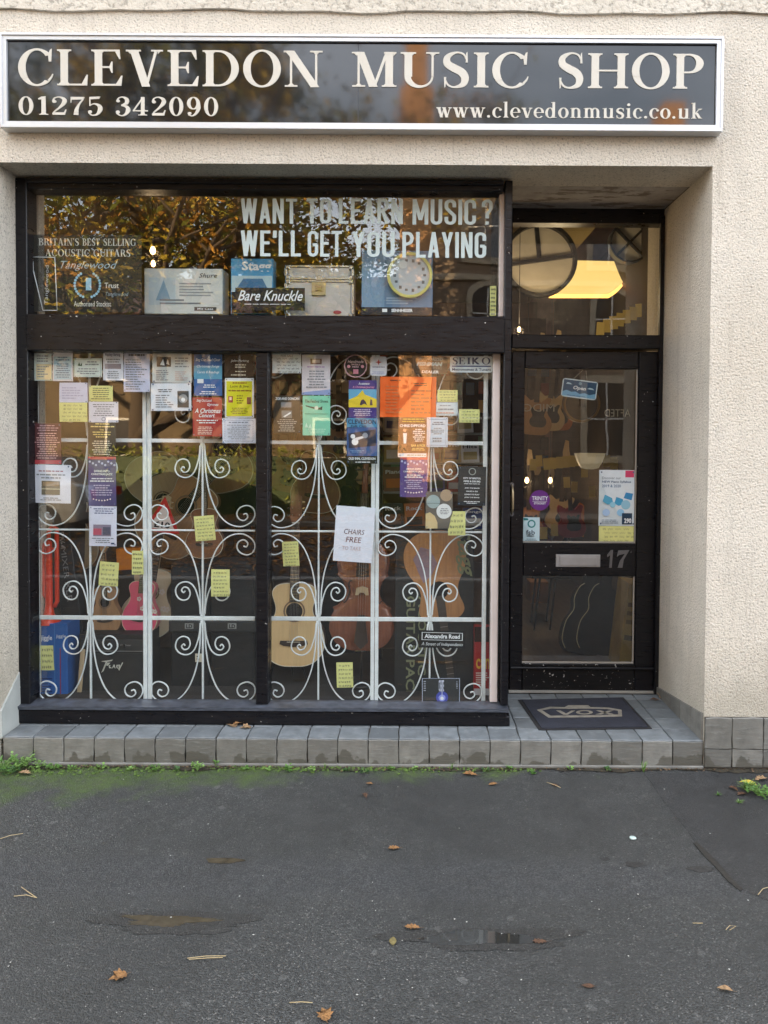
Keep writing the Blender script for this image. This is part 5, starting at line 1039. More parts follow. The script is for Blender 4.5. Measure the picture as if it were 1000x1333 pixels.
# violin-family instrument
def violin(label, loc, rot, L):
    k = L / .355; T = thing('violin', label, 'violin', loc, rot)
    pr = [(0, 0), (.002, .04), (.02, .078), (.06, .102), (.10, .100), (.125, .090), (.135, .094), (.14, .084), (.16, .062), (.185, .055), (.21, .060), (.232, .074), (.238, .082), (.25, .080), (.29, .084), (.325, .068), (.345, .04), (.355, 0)]
    o1 = [(w_ * k, z * k) for w_, z in smooth([(b_, a) for a, b_ in pr], 4)]; ol = o1 + [(-x_, z) for x_, z in o1[-2:0:-1]]
    MB().prism([(x_ * .96, (z - .18 * k) * .98 + .18 * k) for x_, z in ol], .006, .045 * k).build('ribs', VIOL, T)
    mb = MB(); n = len(ol); rings = [(1, 0), (.97, -.004), (.8, -.011), (.5, -.017), (.2, -.02)]
    vs = [(x_ * s, y * k ** .5, (z - .18 * k) * s + .18 * k) for s, y in rings for x_, z in ol]; fs = [(i + r_ * n, (i + 1) % n + r_ * n, (i + 1) % n + (r_ + 1) * n, i + (r_ + 1) * n) for r_ in range(4) for i in range(n)] + [tuple(4 * n + i for i in range(n))]
    mb.add(vs, fs, True); mb.add([(x_, .006, z) for x_, z in ol] + [(x_, 0, z) for x_, z in ol], [(i, (i + 1) % n, n + (i + 1) % n, n + i) for i in range(n)]); mb.build('front_plate', VIOL, T)
    for s in (-1, 1):
        p = smooth([(s * .03 * k, .215 * k), (s * .036 * k, .222 * k), (s * .044 * k, .212 * k), (s * .040 * k, .19 * k), (s * .048 * k, .165 * k), (s * .056 * k, .152 * k), (s * .062 * k, .160 * k)], 4)
        MB().tube([(x_, -.016 * k ** .5, z) for x_, z in p], .0022 * k, 6).build('sound_slot', ROSE, T)
    MB().prism([(-.011 * k, .115 * k), (.011 * k, .115 * k), (.022 * k, .03 * k + .12 * k * 0), (.0, .008 * k), (-.022 * k, .03 * k)], -.034 * k ** .5, -.026 * k ** .5).build('tailpiece', ROSE, T)
    MB().prism([(-.021 * k, .178 * k), (-.012 * k, .178 * k), (-.006 * k, .186 * k), (.006 * k, .186 * k), (.012 * k, .178 * k), (.021 * k, .178 * k), (.018 * k, .2 * k), (0, .206 * k), (-.018 * k, .2 * k)], -.040 * k ** .5, -.018 * k ** .5).build('bridge', MAPLE, T)
    MB().prism([(-.021 * k, .235 * k), (.021 * k, .235 * k), (.012 * k, .50 * k), (-.012 * k, .50 * k)], -.038 * k ** .5, -.03 * k ** .5).build('fingerboard', ROSE, T)
    MB().prism([(-.013 * k, .355 * k), (.013 * k, .355 * k), (.011 * k, .50 * k), (-.011 * k, .50 * k)], -.0295 * k ** .5, .0).build('neck', VIOL, T)
    hd_ = MB().tube([(0, -.02 * k, .50 * k), (0, -.01 * k, .56 * k), (0, .005 * k, .60 * k), (0, -.012 * k, .615 * k)], [.011 * k, .010 * k, .012 * k, .008 * k], 8).build('scroll_head', VIOL, T)
    for j in range(4): s = (-1) ** j; MB().tube([(0, -.012 * k, (.525 + .017 * j) * k), (s * .035 * k, -.012 * k, (.525 + .017 * j) * k)], .003 * k, 6).build('tuning_peg', ROSE, hd_)
    ms = MB()
    for j in range(4): u = (j - 1.5) * .0075 * k; ms.tube([(u, -.035 * k ** .5, .11 * k), (u, -.0425 * k ** .5, .203 * k), (u * .6, -.039 * k ** .5, .50 * k)], .0006, 4)
    o = ms.build('strings', STR, T); o['kind'] = 'stuff'
violin('reddish brown violin-shaped instrument on a stand in the right display window', at(470, 847, .50), (R(-5), R(1), 0), .62)
vs_ = thing('instrument_stand', 'black stand with chrome foot below the reddish brown violin', 'stand', (at(470, 900, .56).x, .56, DZ))
MB().tube([(0, 0, 0), (0, .0, .27)], .007, 8).build('post', BLK, vs_); MB().lathe([(0, 0), (.07, 0), (.07, .01), (.015, .02), (0, .02)], 20).build('base', BLK, vs_)
MB().box(-.035, .035, -.04, -.01, .20, .225, ch=.005).build('cradle', CHROME, vs_)

# amplifier
AM = mat('black_tolex', (.007, .007, .008, 1), .6, bump=.001, bscale=220); CLOTH = mat('black_grille_cloth', (.018, .018, .018, 1), .85, bump=.001, bscale=400)
o, W_, H_ = bx3('guitar_amplifier', 'black guitar amplifier with white script logo below the ukuleles', 'amplifier', 103, 826, 192, 918, .46, .22, AM)
x_l = -W_ / 2; MB().box(x_l + .015, W_ / 2 - .015, -.004, .001, .01, H_ * .74, ch=.002).build('grille_cloth', CLOTH, o)
pn = MB().box(x_l + .01, W_ / 2 - .01, -.005, .001, H_ * .77, H_ * .93, ch=.002).build('control_panel', mat('dark_grey_panel', (.03, .03, .032, 1), .4), o)
for k in range(7): MB().disc(x_l + .045 + .034 * k, H_ * .85, .008, -.018, -.0051, 14).build('knob', BLK, pn)
mb = MB()
for k in range(7): mb.box(x_l + .044 + .034 * k, x_l + .0462 + .034 * k, -.0188, -.0182, H_ * .85, H_ * .85 + .007)
mb.box(x_l + .01, W_ / 2 - .01, -.0056, -.0051, H_ * .765, H_ * .772); put_text(mb, '100w', .03, .10, H_ * .84, H_ * .87, -.0057); o2 = mb.build('printing', flat(c(150, 150, 150)), o); o2['kind'] = 'stuff'
mb = MB()   # jagged script logo
lx, lz, s_ = x_l + .125, H_ * .52, .060
for poly in ([(0, 1.1), (1.9, 1.35), (1.7, 1.15), (.75, .98)], [(.75, 1), (1.0, 1.05), (.35, -.35), (.0, -.6)], [(1.0, .9), (1.5, .9), (1.1, .45), (.8, .5)], [(1.25, .5), (1.55, .55), (1.4, .3), (1.75, .1), (1.3, .08)], [(1.75, .0), (2.05, .62), (2.2, .6), (2.3, .05), (2.1, .3)], [(2.4, .05), (2.55, .6), (2.85, .55), (2.65, .32), (2.9, -.12), (2.55, .25)], [(2.85, .6), (3.05, .62), (3.1, .35), (3.5, .95), (3.62, .9), (2.95, -.3)]):
    mb.prism([(lx + a * s_ * .55, lz + b_ * s_ * .62) for a, b_ in poly], -.0075, -.0042)
mb.build('logo', flat(c(206, 206, 196)), o)
# tall blue box, red trumpet
bx3('product_box', 'tall blue cardboard box in the left corner of the display', 'box', 50, 812, 88, 918, .40, .16, mat('royal_blue_card', c(34, 96, 172), .45), [('r', .55, .0, .57, 1, c(70, 130, 196)), ('t', 'jiggle', .1, .14, .48, .22, .02, WH), ('t', 'jiggle', .62, .13, .95, .18, .0, WH), ('b', .1, .66, .48, .88, 7, c(24, 60, 120)), ('r', .74, .3, .77, .98, c(150, 60, 90))])
RD = mat('orange_red_plastic', c(226, 62, 30), .3, coat=.3); tb = thing('plastic_trombone', 'orange red plastic brass instrument standing bell down on the blue box', 'trombone', tuple(at(64, 811, .46)))
MB().lathe([(.068, 0), (.066, .008), (.045, .024), (.028, .05), (.020, .10), (.019, .30), (.017, .45)], 28).build('bell', RD, tb)
MB().tube([(.0, .0, .44), (.0, .0, .50), (.02, 0, .535), (.045, 0, .52), (.045, 0, .48), (.045, 0, .12), (.03, 0, .09)], .012, 10).build('slide_tube', RD, tb)
MB().tube([(-.014, 0, .14), (-.03, 0, .16), (-.03, 0, .42), (-.012, 0, .45)], .011, 10).build('slide_tube', RD, tb)
MB().box(-.02, .05, -.006, .006, .40, .415, ch=.003).build('brace', RD, tb)
# long black boxed keyboard leaning
kb = thing('instrument_box', 'long black printed box leaning behind the orange red horn', 'box', tuple(at(97, 838, .60)), (R(-4), R(-9), 0))
MB().box(-.055, .055, 0, .07, 0, .66, ch=.004).build('body', mat('black_card', (.016, .016, .017, 1), .5), kb)
mb = MB(); put_text(mb, 'PV MIXER XLR', -.3, .1, -.018, .012, 0, .0); o = mb.build('lettering', flat(c(150, 150, 150)), kb, (.01, -.001, .34), (0, R(90), 0)); o['kind'] = 'stuff'
mb = MB()
for poly in ([(0, 1.1), (1.9, 1.35), (.75, .98)], [(.75, 1), (1.0, 1.05), (.0, -.6)], [(1.0, .9), (1.5, .9), (.8, .5)], [(1.75, .0), (2.05, .62), (2.3, .05)], [(2.4, .05), (2.85, .55), (2.9, -.12)], [(2.85, .6), (3.5, .95), (2.95, -.3)]): mb.add([(a * .022, 0, b_ * .02) for a, b_ in poly], [tuple(range(len(poly)))])
mb.build('logo', flat(c(170, 170, 170)), kb, (-.01, -.001, .62), (0, R(80), 0))['kind'] = 'stuff'
bx3('board_offcut', 'slim pale strip of board leaning by the amplifier', 'board', 98, 845, 104, 920, .43, .012, MAPLE, rot=5)
# black speaker boxes
for lab, rc in (('left of the two black lidded crates under the small brown guitar', (222, 735, 272, 917)), ('right of the two black lidded crates under the small brown guitar', (274.5, 735, 331, 917))):
    o, W_, H_ = bx3('storage_crate', lab, 'crate', *rc, .55, .30, BLKM, group='black lidded crates', bev=.01)
    MB().box(-W_ / 2 - .008, W_ / 2 + .008, -.010, .31, H_ * .52, H_ * .60, ch=.006).build('lid', mat('dark_grey_plastic', (.03, .032, .034, 1), .4), o)
    mb = MB(); mb.box(-.024, .024, -.0125, -.0102, H_ * .545, H_ * .585); mb.build('label', flat(c(150, 152, 150)), o)
    mb = MB(); put_text(mb, 'LD', -.016, .018, H_ * .55, H_ * .578, -.0128, .03); mb.build('lettering', flat(BK), o)['kind'] = 'stuff'
bx3('socket_tag', 'tiny white square tag on the black crate behind the centre upright', 'tag', 254, 851, 264, 862, .53, .004, IVORY, [('b', .2, .2, .8, .8, 2, BK)])
# red and white triangular sign
ts = thing('triangle_sign', 'red edged triangular price sign between the guitars', 'sign', tuple(at(210, 693, .50)), (0, R(6), 0))
MB().prism([(-.10, 0), (.10, 0), (0.0, .20)], 0, .006).build('border', flat(c(190, 40, 40)), ts); mb = MB(); mb.prism([(-.072, .018), (.072, .018), (0, .158)], -.0012, -.0002); mb.build('panel', flat(c(222, 206, 200)), ts)
mb = MB(); put_text(mb, '£10', -.045, .045, .025, .06, -.0016, .03); mb.build('lettering', flat(BK), ts)['kind'] = 'stuff'
# orange bag, yellow things
bx3('gift_bag', 'glossy orange bag on a shelf behind the yellow note', 'bag', 152, 714, 188, 742, .62, .08, mat('orange_foil', c(206, 120, 30), .25, bump=.006, bscale=25), rot=-3)
# guitar pack box with printed upside down guitar
gp, W_, H_ = bx3('guitar_pack_box', 'tall dark grey guitar pack box with an upside down guitar printed on it', 'box', 514, 688, 617, 918, .48, .13, mat('charcoal_card', (.016, .019, .020, 1), .5, var=.1), bev=.004)
prof = [(0, .0), (.004, .075), (.03, .14), (.08, .185), (.15, .2), (.22, .183), (.285, .14), (.33, .122), (.37, .125), (.42, .143), (.455, .143), (.485, .115), (.497, .07), (.5, .0)]
o1 = [(w_ * .86, z) for w_, z in smooth([(b_, a) for a, b_ in prof], 4)]; ol = o1 + [(-x_, z) for x_, z in o1[-2:0:-1]]
Mg = Matrix.Rotation(R(172), 4, 'Y'); og = Vector((-.02, 0, H_ * .985))
def gp_part(nm, poly, m, y, kind=None):
    q = [Mg @ Vector((x_, 0, z)) + og for x_, z in poly]; q = [(v.x, v.z) for v in q]; q = [(min(max(a, -W_ / 2 + .001), W_ / 2 - .001), min(b_, H_ - .002)) for a, b_ in q]
    mb = MB(); mb.prism(q, y - .0006, y); return mb.build(nm, m, gp)
gp_part('printed_guitar', ol, wood('printed_amber_wood', (.55, .27, .11, 1), .4, .3), -.0006)
gp_part('printed_hole', [(.05 * math.cos(a / 12 * math.pi), .33 + .05 * math.sin(a / 12 * math.pi)) for a in range(24)], flat(BK), -.0014)
gp_part('printed_neck', [(-.024, .36), (.024, .36), (.018, .92), (-.018, .92)], flat(c(74, 66, 60)), -.0022)
for i in range(13): z = .5 + .033 * i; gp_part('printed_fret', [(-.02, z), (.02, z), (.02, z + .002), (-.02, z + .002)], flat(c(150, 144, 136)), -.003)
q = random.Random(5); gp_part('printed_photo', [(.02, .10), (.07, .08), (.12, .14), (.10, .22), (.08, .28), (.03, .24), (-.01, .18)], flat(c(150, 128, 140)), -.0026)
for txt, u, a, b_, hh in (('GUITAR PACK', .115, .02, .62, .05), ('ACOUSTIC', .235, .17, .62, .045)):
    mb = MB(); put_text(mb, txt, 0, (b_ - a) * H_, 0, hh, 0, .02); o = mb.build('lettering', flat(c(126, 132, 104)), gp, (-W_ / 2 + u * W_ * 1.25 , -.001, b_ * H_), (0, R(90), 0)); o['kind'] = 'stuff'
lg = MB(); put_text(lg, 'Stagg', 0, .27, 0, .10, 0, .02, .3); o = lg.build('lettering', flat(c(128, 134, 100)), gp, (W_ * .20, -.0032, H_ * .99), (0, R(80), 0)); o['kind'] = 'stuff'
bx3('red_box', 'red and yellow printed packet at the right end of the display', 'packet', 617.5, 816, 640, 914, .42, .06, mat('red_card', c(178, 38, 38), .45), [('r', .0, .0, 1, .2, c(60, 30, 20)), ('t', 'can', .1, .42, .9, .56, .02, c(230, 180, 60)), ('b', .1, .6, .9, .78, 6, c(226, 200, 190)), ('r', .0, .82, 1, .96, c(216, 210, 214))])
# racks of books and records behind the right pane
BC = [c(44, 66, 130), c(150, 40, 40), c(196, 190, 180), c(30, 32, 36), c(170, 150, 96), c(60, 88, 70), c(120, 84, 60), c(206, 206, 210), c(90, 60, 110), c(200, 120, 50)]
rk = thing('book_rack', 'tiered metal rack of music books behind the right pane', 'rack', (at(560, 700, 1.1).x, 1.10, DZ))
RX0, RX1 = at(496, 640, 1.1).x - rk.location.x, at(634, 640, 1.1).x - rk.location.x
tiers = [Z(560 + 3, 1.1, 560), Z(600 + 2, 1.1, 560), Z(640, 1.1, 560), Z(688, 1.1, 560)]
for s in (RX0, RX1): MB().box(s - .01, s + .01, -.02, .10, 0, 1.75, ch=.003).build('upright', BLK, rk)
for t_z in tiers: MB().box(RX0 + .012, RX1 - .012, -.02, .09, t_z - DZ - .014, t_z - DZ, ch=.003).build('shelf', mat('grey_shelf', (.28, .28, .27, 1), .5), rk)
q = random.Random(11); bi = 0; firsts = {}
titles = {(1, 3): 'the', (2, 3): 'Guild'}
LB = ['blue', 'red', 'pale', 'black', 'sandy', 'green', 'brown', 'white', 'purple', 'orange']
for ti, t_z in enumerate(tiers):
    x = RX0 + .02; j = 0
    while x < RX1 - .10:
        w_ = q.uniform(.075, .13); h_ = q.uniform(.125, .165); ci = q.randrange(10)
        bk = thing('music_book', '%s music book, %s from the left on the %s rack tier' % (LB[ci], ['first', 'second', 'third', 'fourth', 'fifth', 'sixth', 'seventh'][min(j, 6)], ['top', 'second', 'third', 'bottom'][ti]), 'book', (rk.location.x + x + w_ / 2, 1.085 + q.uniform(-.006, .006), t_z + .001), (R(-8), R(q.uniform(-3, 3)), 0), group='music books on the rack')
        MB().box(-w_ / 2, w_ / 2, 0, .012, 0, h_, ch=.001).build('cover', mat('book_%d' % ci, BC[ci], .4, var=.1), bk)
        c2 = BC[(ci + 3 + j) % 10]; mb = MB(); mb.box(-w_ * .38, w_ * .38, -.0012, -.0002, h_ * .15, h_ * q.uniform(.45, .62)); mb.build('picture', flat(c2), bk)
        mb = MB(); put_text(mb, titles.get((ti, j), q.choice(['Songs', 'Piano', 'Blues', 'Hits', 'Rock', 'Folk'])), -w_ * .4, w_ * .4, h_ * .72, h_ * .88, -.0006, .02); mb.build('lettering', flat(WH if sum(BC[ci][:3]) < 1 else BK), bk)['kind'] = 'stuff'
        x += w_ + q.uniform(.005, .02); j += 1

# ------------------------------------------------------------------ the room behind
def bulb(name, label, px, py, Y, e, r=.018, colr=(1, .62, .26, 1), power=9):
    p = at(px, py, Y); o = thing(name, label, 'light bulb', tuple(p))
    MB().lathe([(0, -r * 1.3), (r * .7, -r * .9), (r, 0), (r * .75, r * .9), (r * .4, r * 1.5), (0, r * 1.6)], 16).build('bulb', mat('glowing_bulb', colr, .4, emit=colr, estr=e * .08), o)
    MB().lathe([(0, r * 1.5), (r * .45, r * 1.5), (r * .45, r * 2.8), (0, r * 2.8)], 12).build('socket', BLK, o)
    zc = 2.9; MB().tube([(0, 0, r * 2.8), (0, 0, ZL + .34 - p.z)], .0025, 6).build('flex', BLK, o)
    L = bpy.data.lights.new('bulb_light', 'POINT'); L.energy = power * .075; L.color = (1, .68, .38); L.shadow_soft_size = .05
    lo_ = bpy.data.objects.new('bulb_light', L); col.objects.link(lo_); lo_.location = (p.x, p.y, p.z - .03)
    return o
bulb('hanging_bulb', 'upper glowing bulb seen through the upper window', 199, 326.5, 1.2, 26, power=5)
bulb('hanging_bulb', 'lower glowing bulb seen through the upper window', 199.5, 343.5, 1.35, 26, .015, power=3)
bulb('hanging_bulb', 'left of two small warm bulbs seen through the door glass', 686, 625.5, 3.4, 22, .02, power=6)
bulb('hanging_bulb', 'right of two small warm bulbs seen through the door glass', 716.5, 625.5, 3.6, 22, .02, power=6)
bulb('hanging_bulb', 'dim warm bulb low in the light above the door', 676, 429, 1.45, 8, .012, power=17)
# long warm ceiling light
cl = thing('ceiling_light', 'warm yellow lit ceiling panel seen through the light above the door', 'ceiling light', (0, 0, 0))
pts = [at(728, 343, 2.3), at(822, 345, 2.5), at(780, 386, 1.8), at(708, 388, 1.7)]
zt_ = sum(p.z for p in pts) / 4
YEm = mat('lit_diffuser', (1, .70, .26, 1), .6, emit=(1, .66, .20, 1), estr=.20)
A_, B_, C_, D_ = (at(726, 343, 2.9), at(826, 345, 2.9), at(792, 388, 2.3), at(714, 388, 2.3))
mb = MB(); n = 8; vs = []
for i in range(n + 1):
    t = i / n; sag = -.05 * math.sin(math.pi * t)
    for a, b_ in ((D_, A_), (C_, B_)): p = a.lerp(b_, t); vs.append((p.x, p.y, p.z + sag))
mb.add(vs, [(2 * i, 2 * i + 1, 2 * i + 3, 2 * i + 2) for i in range(n)], True); mb.add([(x_, y, z + .03) for x_, y, z in vs], [(2 * i + 2, 2 * i + 3, 2 * i + 1, 2 * i) for i in range(n)], True); mb.build('diffuser', YEm, cl)
L = bpy.data.lights.new('panel_light', 'POINT'); L.energy = 1.0; L.color = (1, .74, .42); L.shadow_soft_size = .15; lo_ = bpy.data.objects.new('panel_light', L); col.objects.link(lo_); lo_.location = (1.0, 1.5, 2.55)

# hooped frame drums hanging above the door
def framedrum(label, px, py, Y, r, ang, bars):
    o = thing('frame_drum', label, 'drum', tuple(at(px, py, Y)), (0, R(ang), 0)); n = MB().ring(0, 0, r * .9, r, -.02, .06, 48); n.build('hoop', BLK, o)
    MB().disc(0, 0, r * .9 - .001, .03, .033, 48).build('skin', mat('drum_skin', c(226, 220, 204), .7, var=.12, vscale=6), o)
    for a in bars: MB().box(-r * .055, r * .055, .0, .025, 0 if len(bars) == 3 else -r * .9, r * .9, M=Matrix.Rotation(R(a), 4, 'Y')).build('crossbar', BLK, o)
framedrum('large hooped frame drum hanging above the door, at the left', 703, 338, 2.0, .276, 0, (-6, 82, 262))
framedrum('small hooped frame drum with crossed bars, hanging at the right above the door', 820.5, 315, 2.1, .158, 0, (45, 135))
# instruments hanging in the shop
def hang(label, px, py, Y, L, m, rot=0, kind='electric'):
    T = thing('hanging_guitar', label, 'guitar', tuple(at(px, py, Y)), (0, R(rot), 0), group='guitars hanging inside the shop'); k = L
    b_ = smooth([(0, 0), (.12, .01), (.17, .08), (.165, .16), (.12, .23), (.13, .30), (.15, .37), (.11, .385), (.05, .33), (.03, .36), (-.03, .36), (-.06, .35), (-.13, .40), (-.155, .33), (-.12, .23), (-.165, .15), (-.165, .07), (-.1, .01)], 3, True)
    MB().prism([(x_ * k, z * k) for x_, z in b_], 0, .045).build('body', m, T)
    MB().prism([(x_ * k * .5 + .03 * k, z * k * .5 + .08 * k) for x_, z in b_], -.002, -.0003).build('pickguard', BLK if m is not BLK else IVORY, T)
    MB().prism([(-.027 * k, .33 * k), (.027 * k, .33 * k), (.021 * k, .85 * k), (-.021 * k, .85 * k)], -.008, -.0022).build('fretboard', ROSE, T)
    MB().prism([(-.022 * k, .852 * k), (.022 * k, .852 * k), (.045 * k, .90 * k), (.03 * k, 1.03 * k), (-.01 * k, 1.04 * k), (-.03 * k, .9 * k)], -.004, .012).build('headstock', MAPLE, T)
ELEC = [mat('sunburst_amber', c(170, 96, 34), .3, coat=.5), BLK, CREAM, mat('cherry_red', c(120, 22, 22), .3, coat=.5), MAPLE, CEDAR, KOA]
for i, (px, py, Y, L, mi, rt) in enumerate(((695, 566, 3.3, .9, 5, 4), (712, 560, 3.4, .9, 4, 6), (698, 720, 4.6, 1.0, 3, 0), (716, 722, 4.9, 1.0, 1, 0), (736, 724, 4.7, 1.0, 0, 3), (752, 716, 5.0, 1.0, 1, 0), (758, 724, 4.5, .95, 2, 0), (802, 590, 3.2, .62, 5, 0), (818, 596, 3.5, .75, 6, 0), (774, 720, 5.1, 1.0, 3, 0), (440, 600, 4.9, 1.0, 5, 0), (400, 596, 5.0, 1.0, 6, 0), (300, 588, 5.0, 1.0, 0, 0), (235, 640, 5.0, 1.1, 5, 0), (368, 640, 4.4, .9, 0, 12), (330, 640, 4.7, 1.0, 3, 0), (470, 640, 4.8, 1.0, 1, 0), (688, 700, 3.9, .85, 6, 0), (728, 690, 4.2, .9, 4, 4), (745, 700, 3.6, .8, 3, -4), (766, 700, 3.9, .85, 0, 5), (726, 560, 3.6, .8, 0, 3), (782, 585, 3.9, .8, 1, -3))):
    where = 'inside the door' if px > 650 else 'on the rear wall'
    hang('%s hanging guitar %s, %s' % (['amber', 'black', 'cream', 'cherry red', 'pale maple', 'tan', 'orange brown'][mi], where, ['behind the left letters', 'right of the tan one under the open sign', 'furthest left in the lower row', 'second of the lower row', 'third of the lower row with its neck tilted', 'fourth of the lower row', 'fifth of the lower row', 'in front at the right', 'far right in the upper row', 'last of the lower row', 'right of centre', 'beside the mullion', 'in the left pane near the mullion', 'in the left pane', 'leaning in the right pane', 'nearest the mullion', 'behind the white sheet', 'low behind the fsb sticker', 'low in the middle with its neck tilted right', 'low and nearest the piano poster', 'low against the piano poster', 'upper row under the open sign', 'upper row right of the open sign'][i]), px, py, Y, L, ELEC[mi], rt)
tg = mat('yellow_tag', c(196, 176, 96), .6)
tag_me = MB().box(-.03, .03, 0, .001, -.05, .05).mesh('price_tag', tg); q = random.Random(9)
tags = [(694 + 0, 605, 3.0), (702, 600, 3.1)] + [(712 + 8.2 * i, 604 - .9 * i, 2.9 + .03 * i) for i in range(7)] + [(790 + 9 * i, 600 + 3 * i, 2.7) for i in range(3)] + [(738, 628, 3.4), (748, 634, 3.4), (761, 614, 3.1), (708, 694, 2.6), (722, 690, 2.6), (771, 640, 3.3)] + [(782 + 8.5 * i, 428 - 4 * i, 2.1) for i in range(7)]
ORD = ['first', 'second', 'third', 'fourth', 'fifth', 'sixth', 'seventh']
TL = ['yellow price tag hanging alone at the left of the door glass', 'narrow yellow price tag just right of the lone one'] + ['yellow price tag, %s from the left in the row left of the bowl lampshade' % ORD[k] for k in range(7)] + ['yellow price tag, %s of three right of the bowl lampshade' % ORD[k] for k in range(3)] + ['yellow price tag above the amber hanging guitar', 'yellow price tag above the last cream hanging guitar', 'long yellow price tag under the bowl lampshade', 'left of two yellow price tags low beside the fsb sticker', 'right of two yellow price tags low beside the fsb sticker', 'yellow price tag beside the piano poster'] + ['yellow price tag, %s from the left in the rising row above the door' % ORD[k] for k in range(7)]
for i, (px, py, Y) in enumerate(tags):
    o = link('price_tag', tag_me, None, tuple(at(px, py, Y)), (0, R(q.uniform(-5, 5)), R(q.uniform(-10, 10)))); tag(o, TL[i], 'price tag', 'yellow price tags inside the shop')
# packets on the pegboard and boxes on the shelves at the rear
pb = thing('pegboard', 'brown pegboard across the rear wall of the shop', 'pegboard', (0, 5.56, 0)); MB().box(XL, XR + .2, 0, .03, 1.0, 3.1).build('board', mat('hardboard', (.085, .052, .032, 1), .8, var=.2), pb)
pk_me = [MB().box(-.05, .05, 0, .012, -.075, .075, ch=.003).mesh('packet', mat('packet_%d' % i, cc, .35)) for i, cc in enumerate((c(150, 60, 50), c(60, 90, 140), c(190, 180, 160), c(200, 160, 70), c(60, 60, 60), c(80, 120, 90)))]
q = random.Random(41)
for r_ in range(8):
    for k in range(24):
        if q.random() < .25: continue
        pi = q.randrange(6); o = link('hanging_packet', pk_me[pi], None, (XL + .2 + k * .15, 5.53, 1.15 + r_ * .22 + q.uniform(-.01, .01))); tag(o, '%s packet, %s along row %s of the pegboard at the rear' % (['red', 'blue', 'cream', 'yellow', 'charcoal', 'green'][pi], '%d%s' % (k + 1, {1: 'st', 2: 'nd', 3: 'rd'}.get((k + 1) % 10 if (k + 1) not in (11, 12, 13) else 0, 'th')), ['one', 'two', 'three', 'four', 'five', 'six', 'seven', 'eight'][r_] + ' from the foot'), 'packet', 'packets on the rear pegboard')
for i, (px, py, Y, rt, lab) in enumerate(((300, 620, 1.25, 6, 'slim black guitar case standing behind the brown guitar, nearest the mullion'), (330, 640, 1.3, -4, 'slim black guitar case leaning at the mullion, behind the left pane'), (440, 640, 1.25, 3, 'slim black guitar case standing behind the white chairs sheet'), (92, 650, 1.2, -8, 'slim black guitar case at the far left of the display'))):
    gc = thing('guitar_case', lab, 'case', (at(px, py, Y).x, Y, DZ), (R(-3), R(rt), 0)); o_ = smooth([(0, 0), (.15, .01), (.19, .12), (.17, .26), (.13, .36), (.14, .50), (.09, .60), (.06, .70), (.06, 1.05), (-.06, 1.05), (-.06, .70), (-.09, .60), (-.14, .50), (-.13, .36), (-.17, .26), (-.19, .12), (-.15, .01)], 3, True)
    MB().prism(o_, 0, .05).build('lid', BLKM, gc); MB().prism(o_, .052, .12).build('shell', BLKM, gc)
    for z in (.15, .42, .8): MB().box(.10 if z < .5 else .04, .13 if z < .5 else .07, -.006, .0, z, z + .03, ch=.002).build('catch', CHROME, gc)
guitar('acoustic_guitar', 'honey coloured guitar on a high rack behind the yellow poster', at(300, 640, 1.15), (R(-5), R(-14), 0), .44, CEDAR, MAHOG)
guitar('acoustic_guitar', 'pale maple guitar behind the two purple posters at the left', at(92, 745, 1.0), (R(-5), R(-6), 0), .46, MAPLE, KOA)
guitar('acoustic_guitar', 'dark red brown guitar between the mint poster and the white sheet', at(408, 668, 1.15), (R(-5), R(5), 0), .40, MAHOG, MAHOG)
# bowl lamp shade, cymbal
bl = thing('bowl_lampshade', 'pale fluted bowl shaped lampshade seen through the door glass', 'lampshade', tuple(at(768, 606, 2.5))); q2 = MB()
vs = []; fs = []; N2 = 36
for j, (r_, z) in enumerate(((.03, -.03), (.07, -.02), (.10, .03), (.12, .09), (.124, .10))):
    for i in range(N2): a = 2 * math.pi * i / N2; rr = r_ * (1 + .04 * math.cos(9 * a)); vs.append((rr * math.cos(a), rr * math.sin(a), z))
for j in range(4):
    for i in range(N2): fs.append((j * N2 + i, j * N2 + (i + 1) % N2, (j + 1) * N2 + (i + 1) % N2, (j + 1) * N2 + i))
fs.append(tuple(range(N2))[::-1]); q2.add(vs, fs, True); q2.build('bowl', mat('cream_glass', c(196, 180, 140), .4, emit=(1, .8, .5, 1), estr=.03), bl)
cy = thing('banjo', 'round banjo body hanging behind the open sign', 'banjo', tuple(at(757, 526, 2.2))); MB().ring(0, 0, .125, .142, -.02, .05, 40).build('rim', mat('antique_brass', (.35, .25, .12, 1), .3, metal=.9), cy); MB().disc(0, 0, .124, .0, .004, 40).build('head', mat('dark_head', (.08, .065, .05, 1), .5), cy)
MB().box(-.02, .02, -.025, .0, -.02, .5).build('neck', ROSE, cy)
# mirrored lettering hanging inside
hb = thing('hanging_lettering', 'reversed pale capitals on the inside, seen through the door glass', 'lettering', (0, 0, 0))
for txt, a, b_, t0, t1 in (('MIDG', 682, 722, 526, 536), ('AFTED', 787, 821, 532.5, 542)):
    mb = MB(); Yh = 1.0; put_text(mb, txt, X(a, Yh, 530), X(b_, Yh, 530), Z(t1, Yh, 750), Z(t0, Yh, 750), 0, -.004, 0, True); mb.v = [(x_, Yh, z) for x_, y, z in mb.v]; mb.f = [f[::-1] for f in mb.f]
    mb.build('word', flat(c(190, 180, 160)), hb)['kind'] = 'stuff'
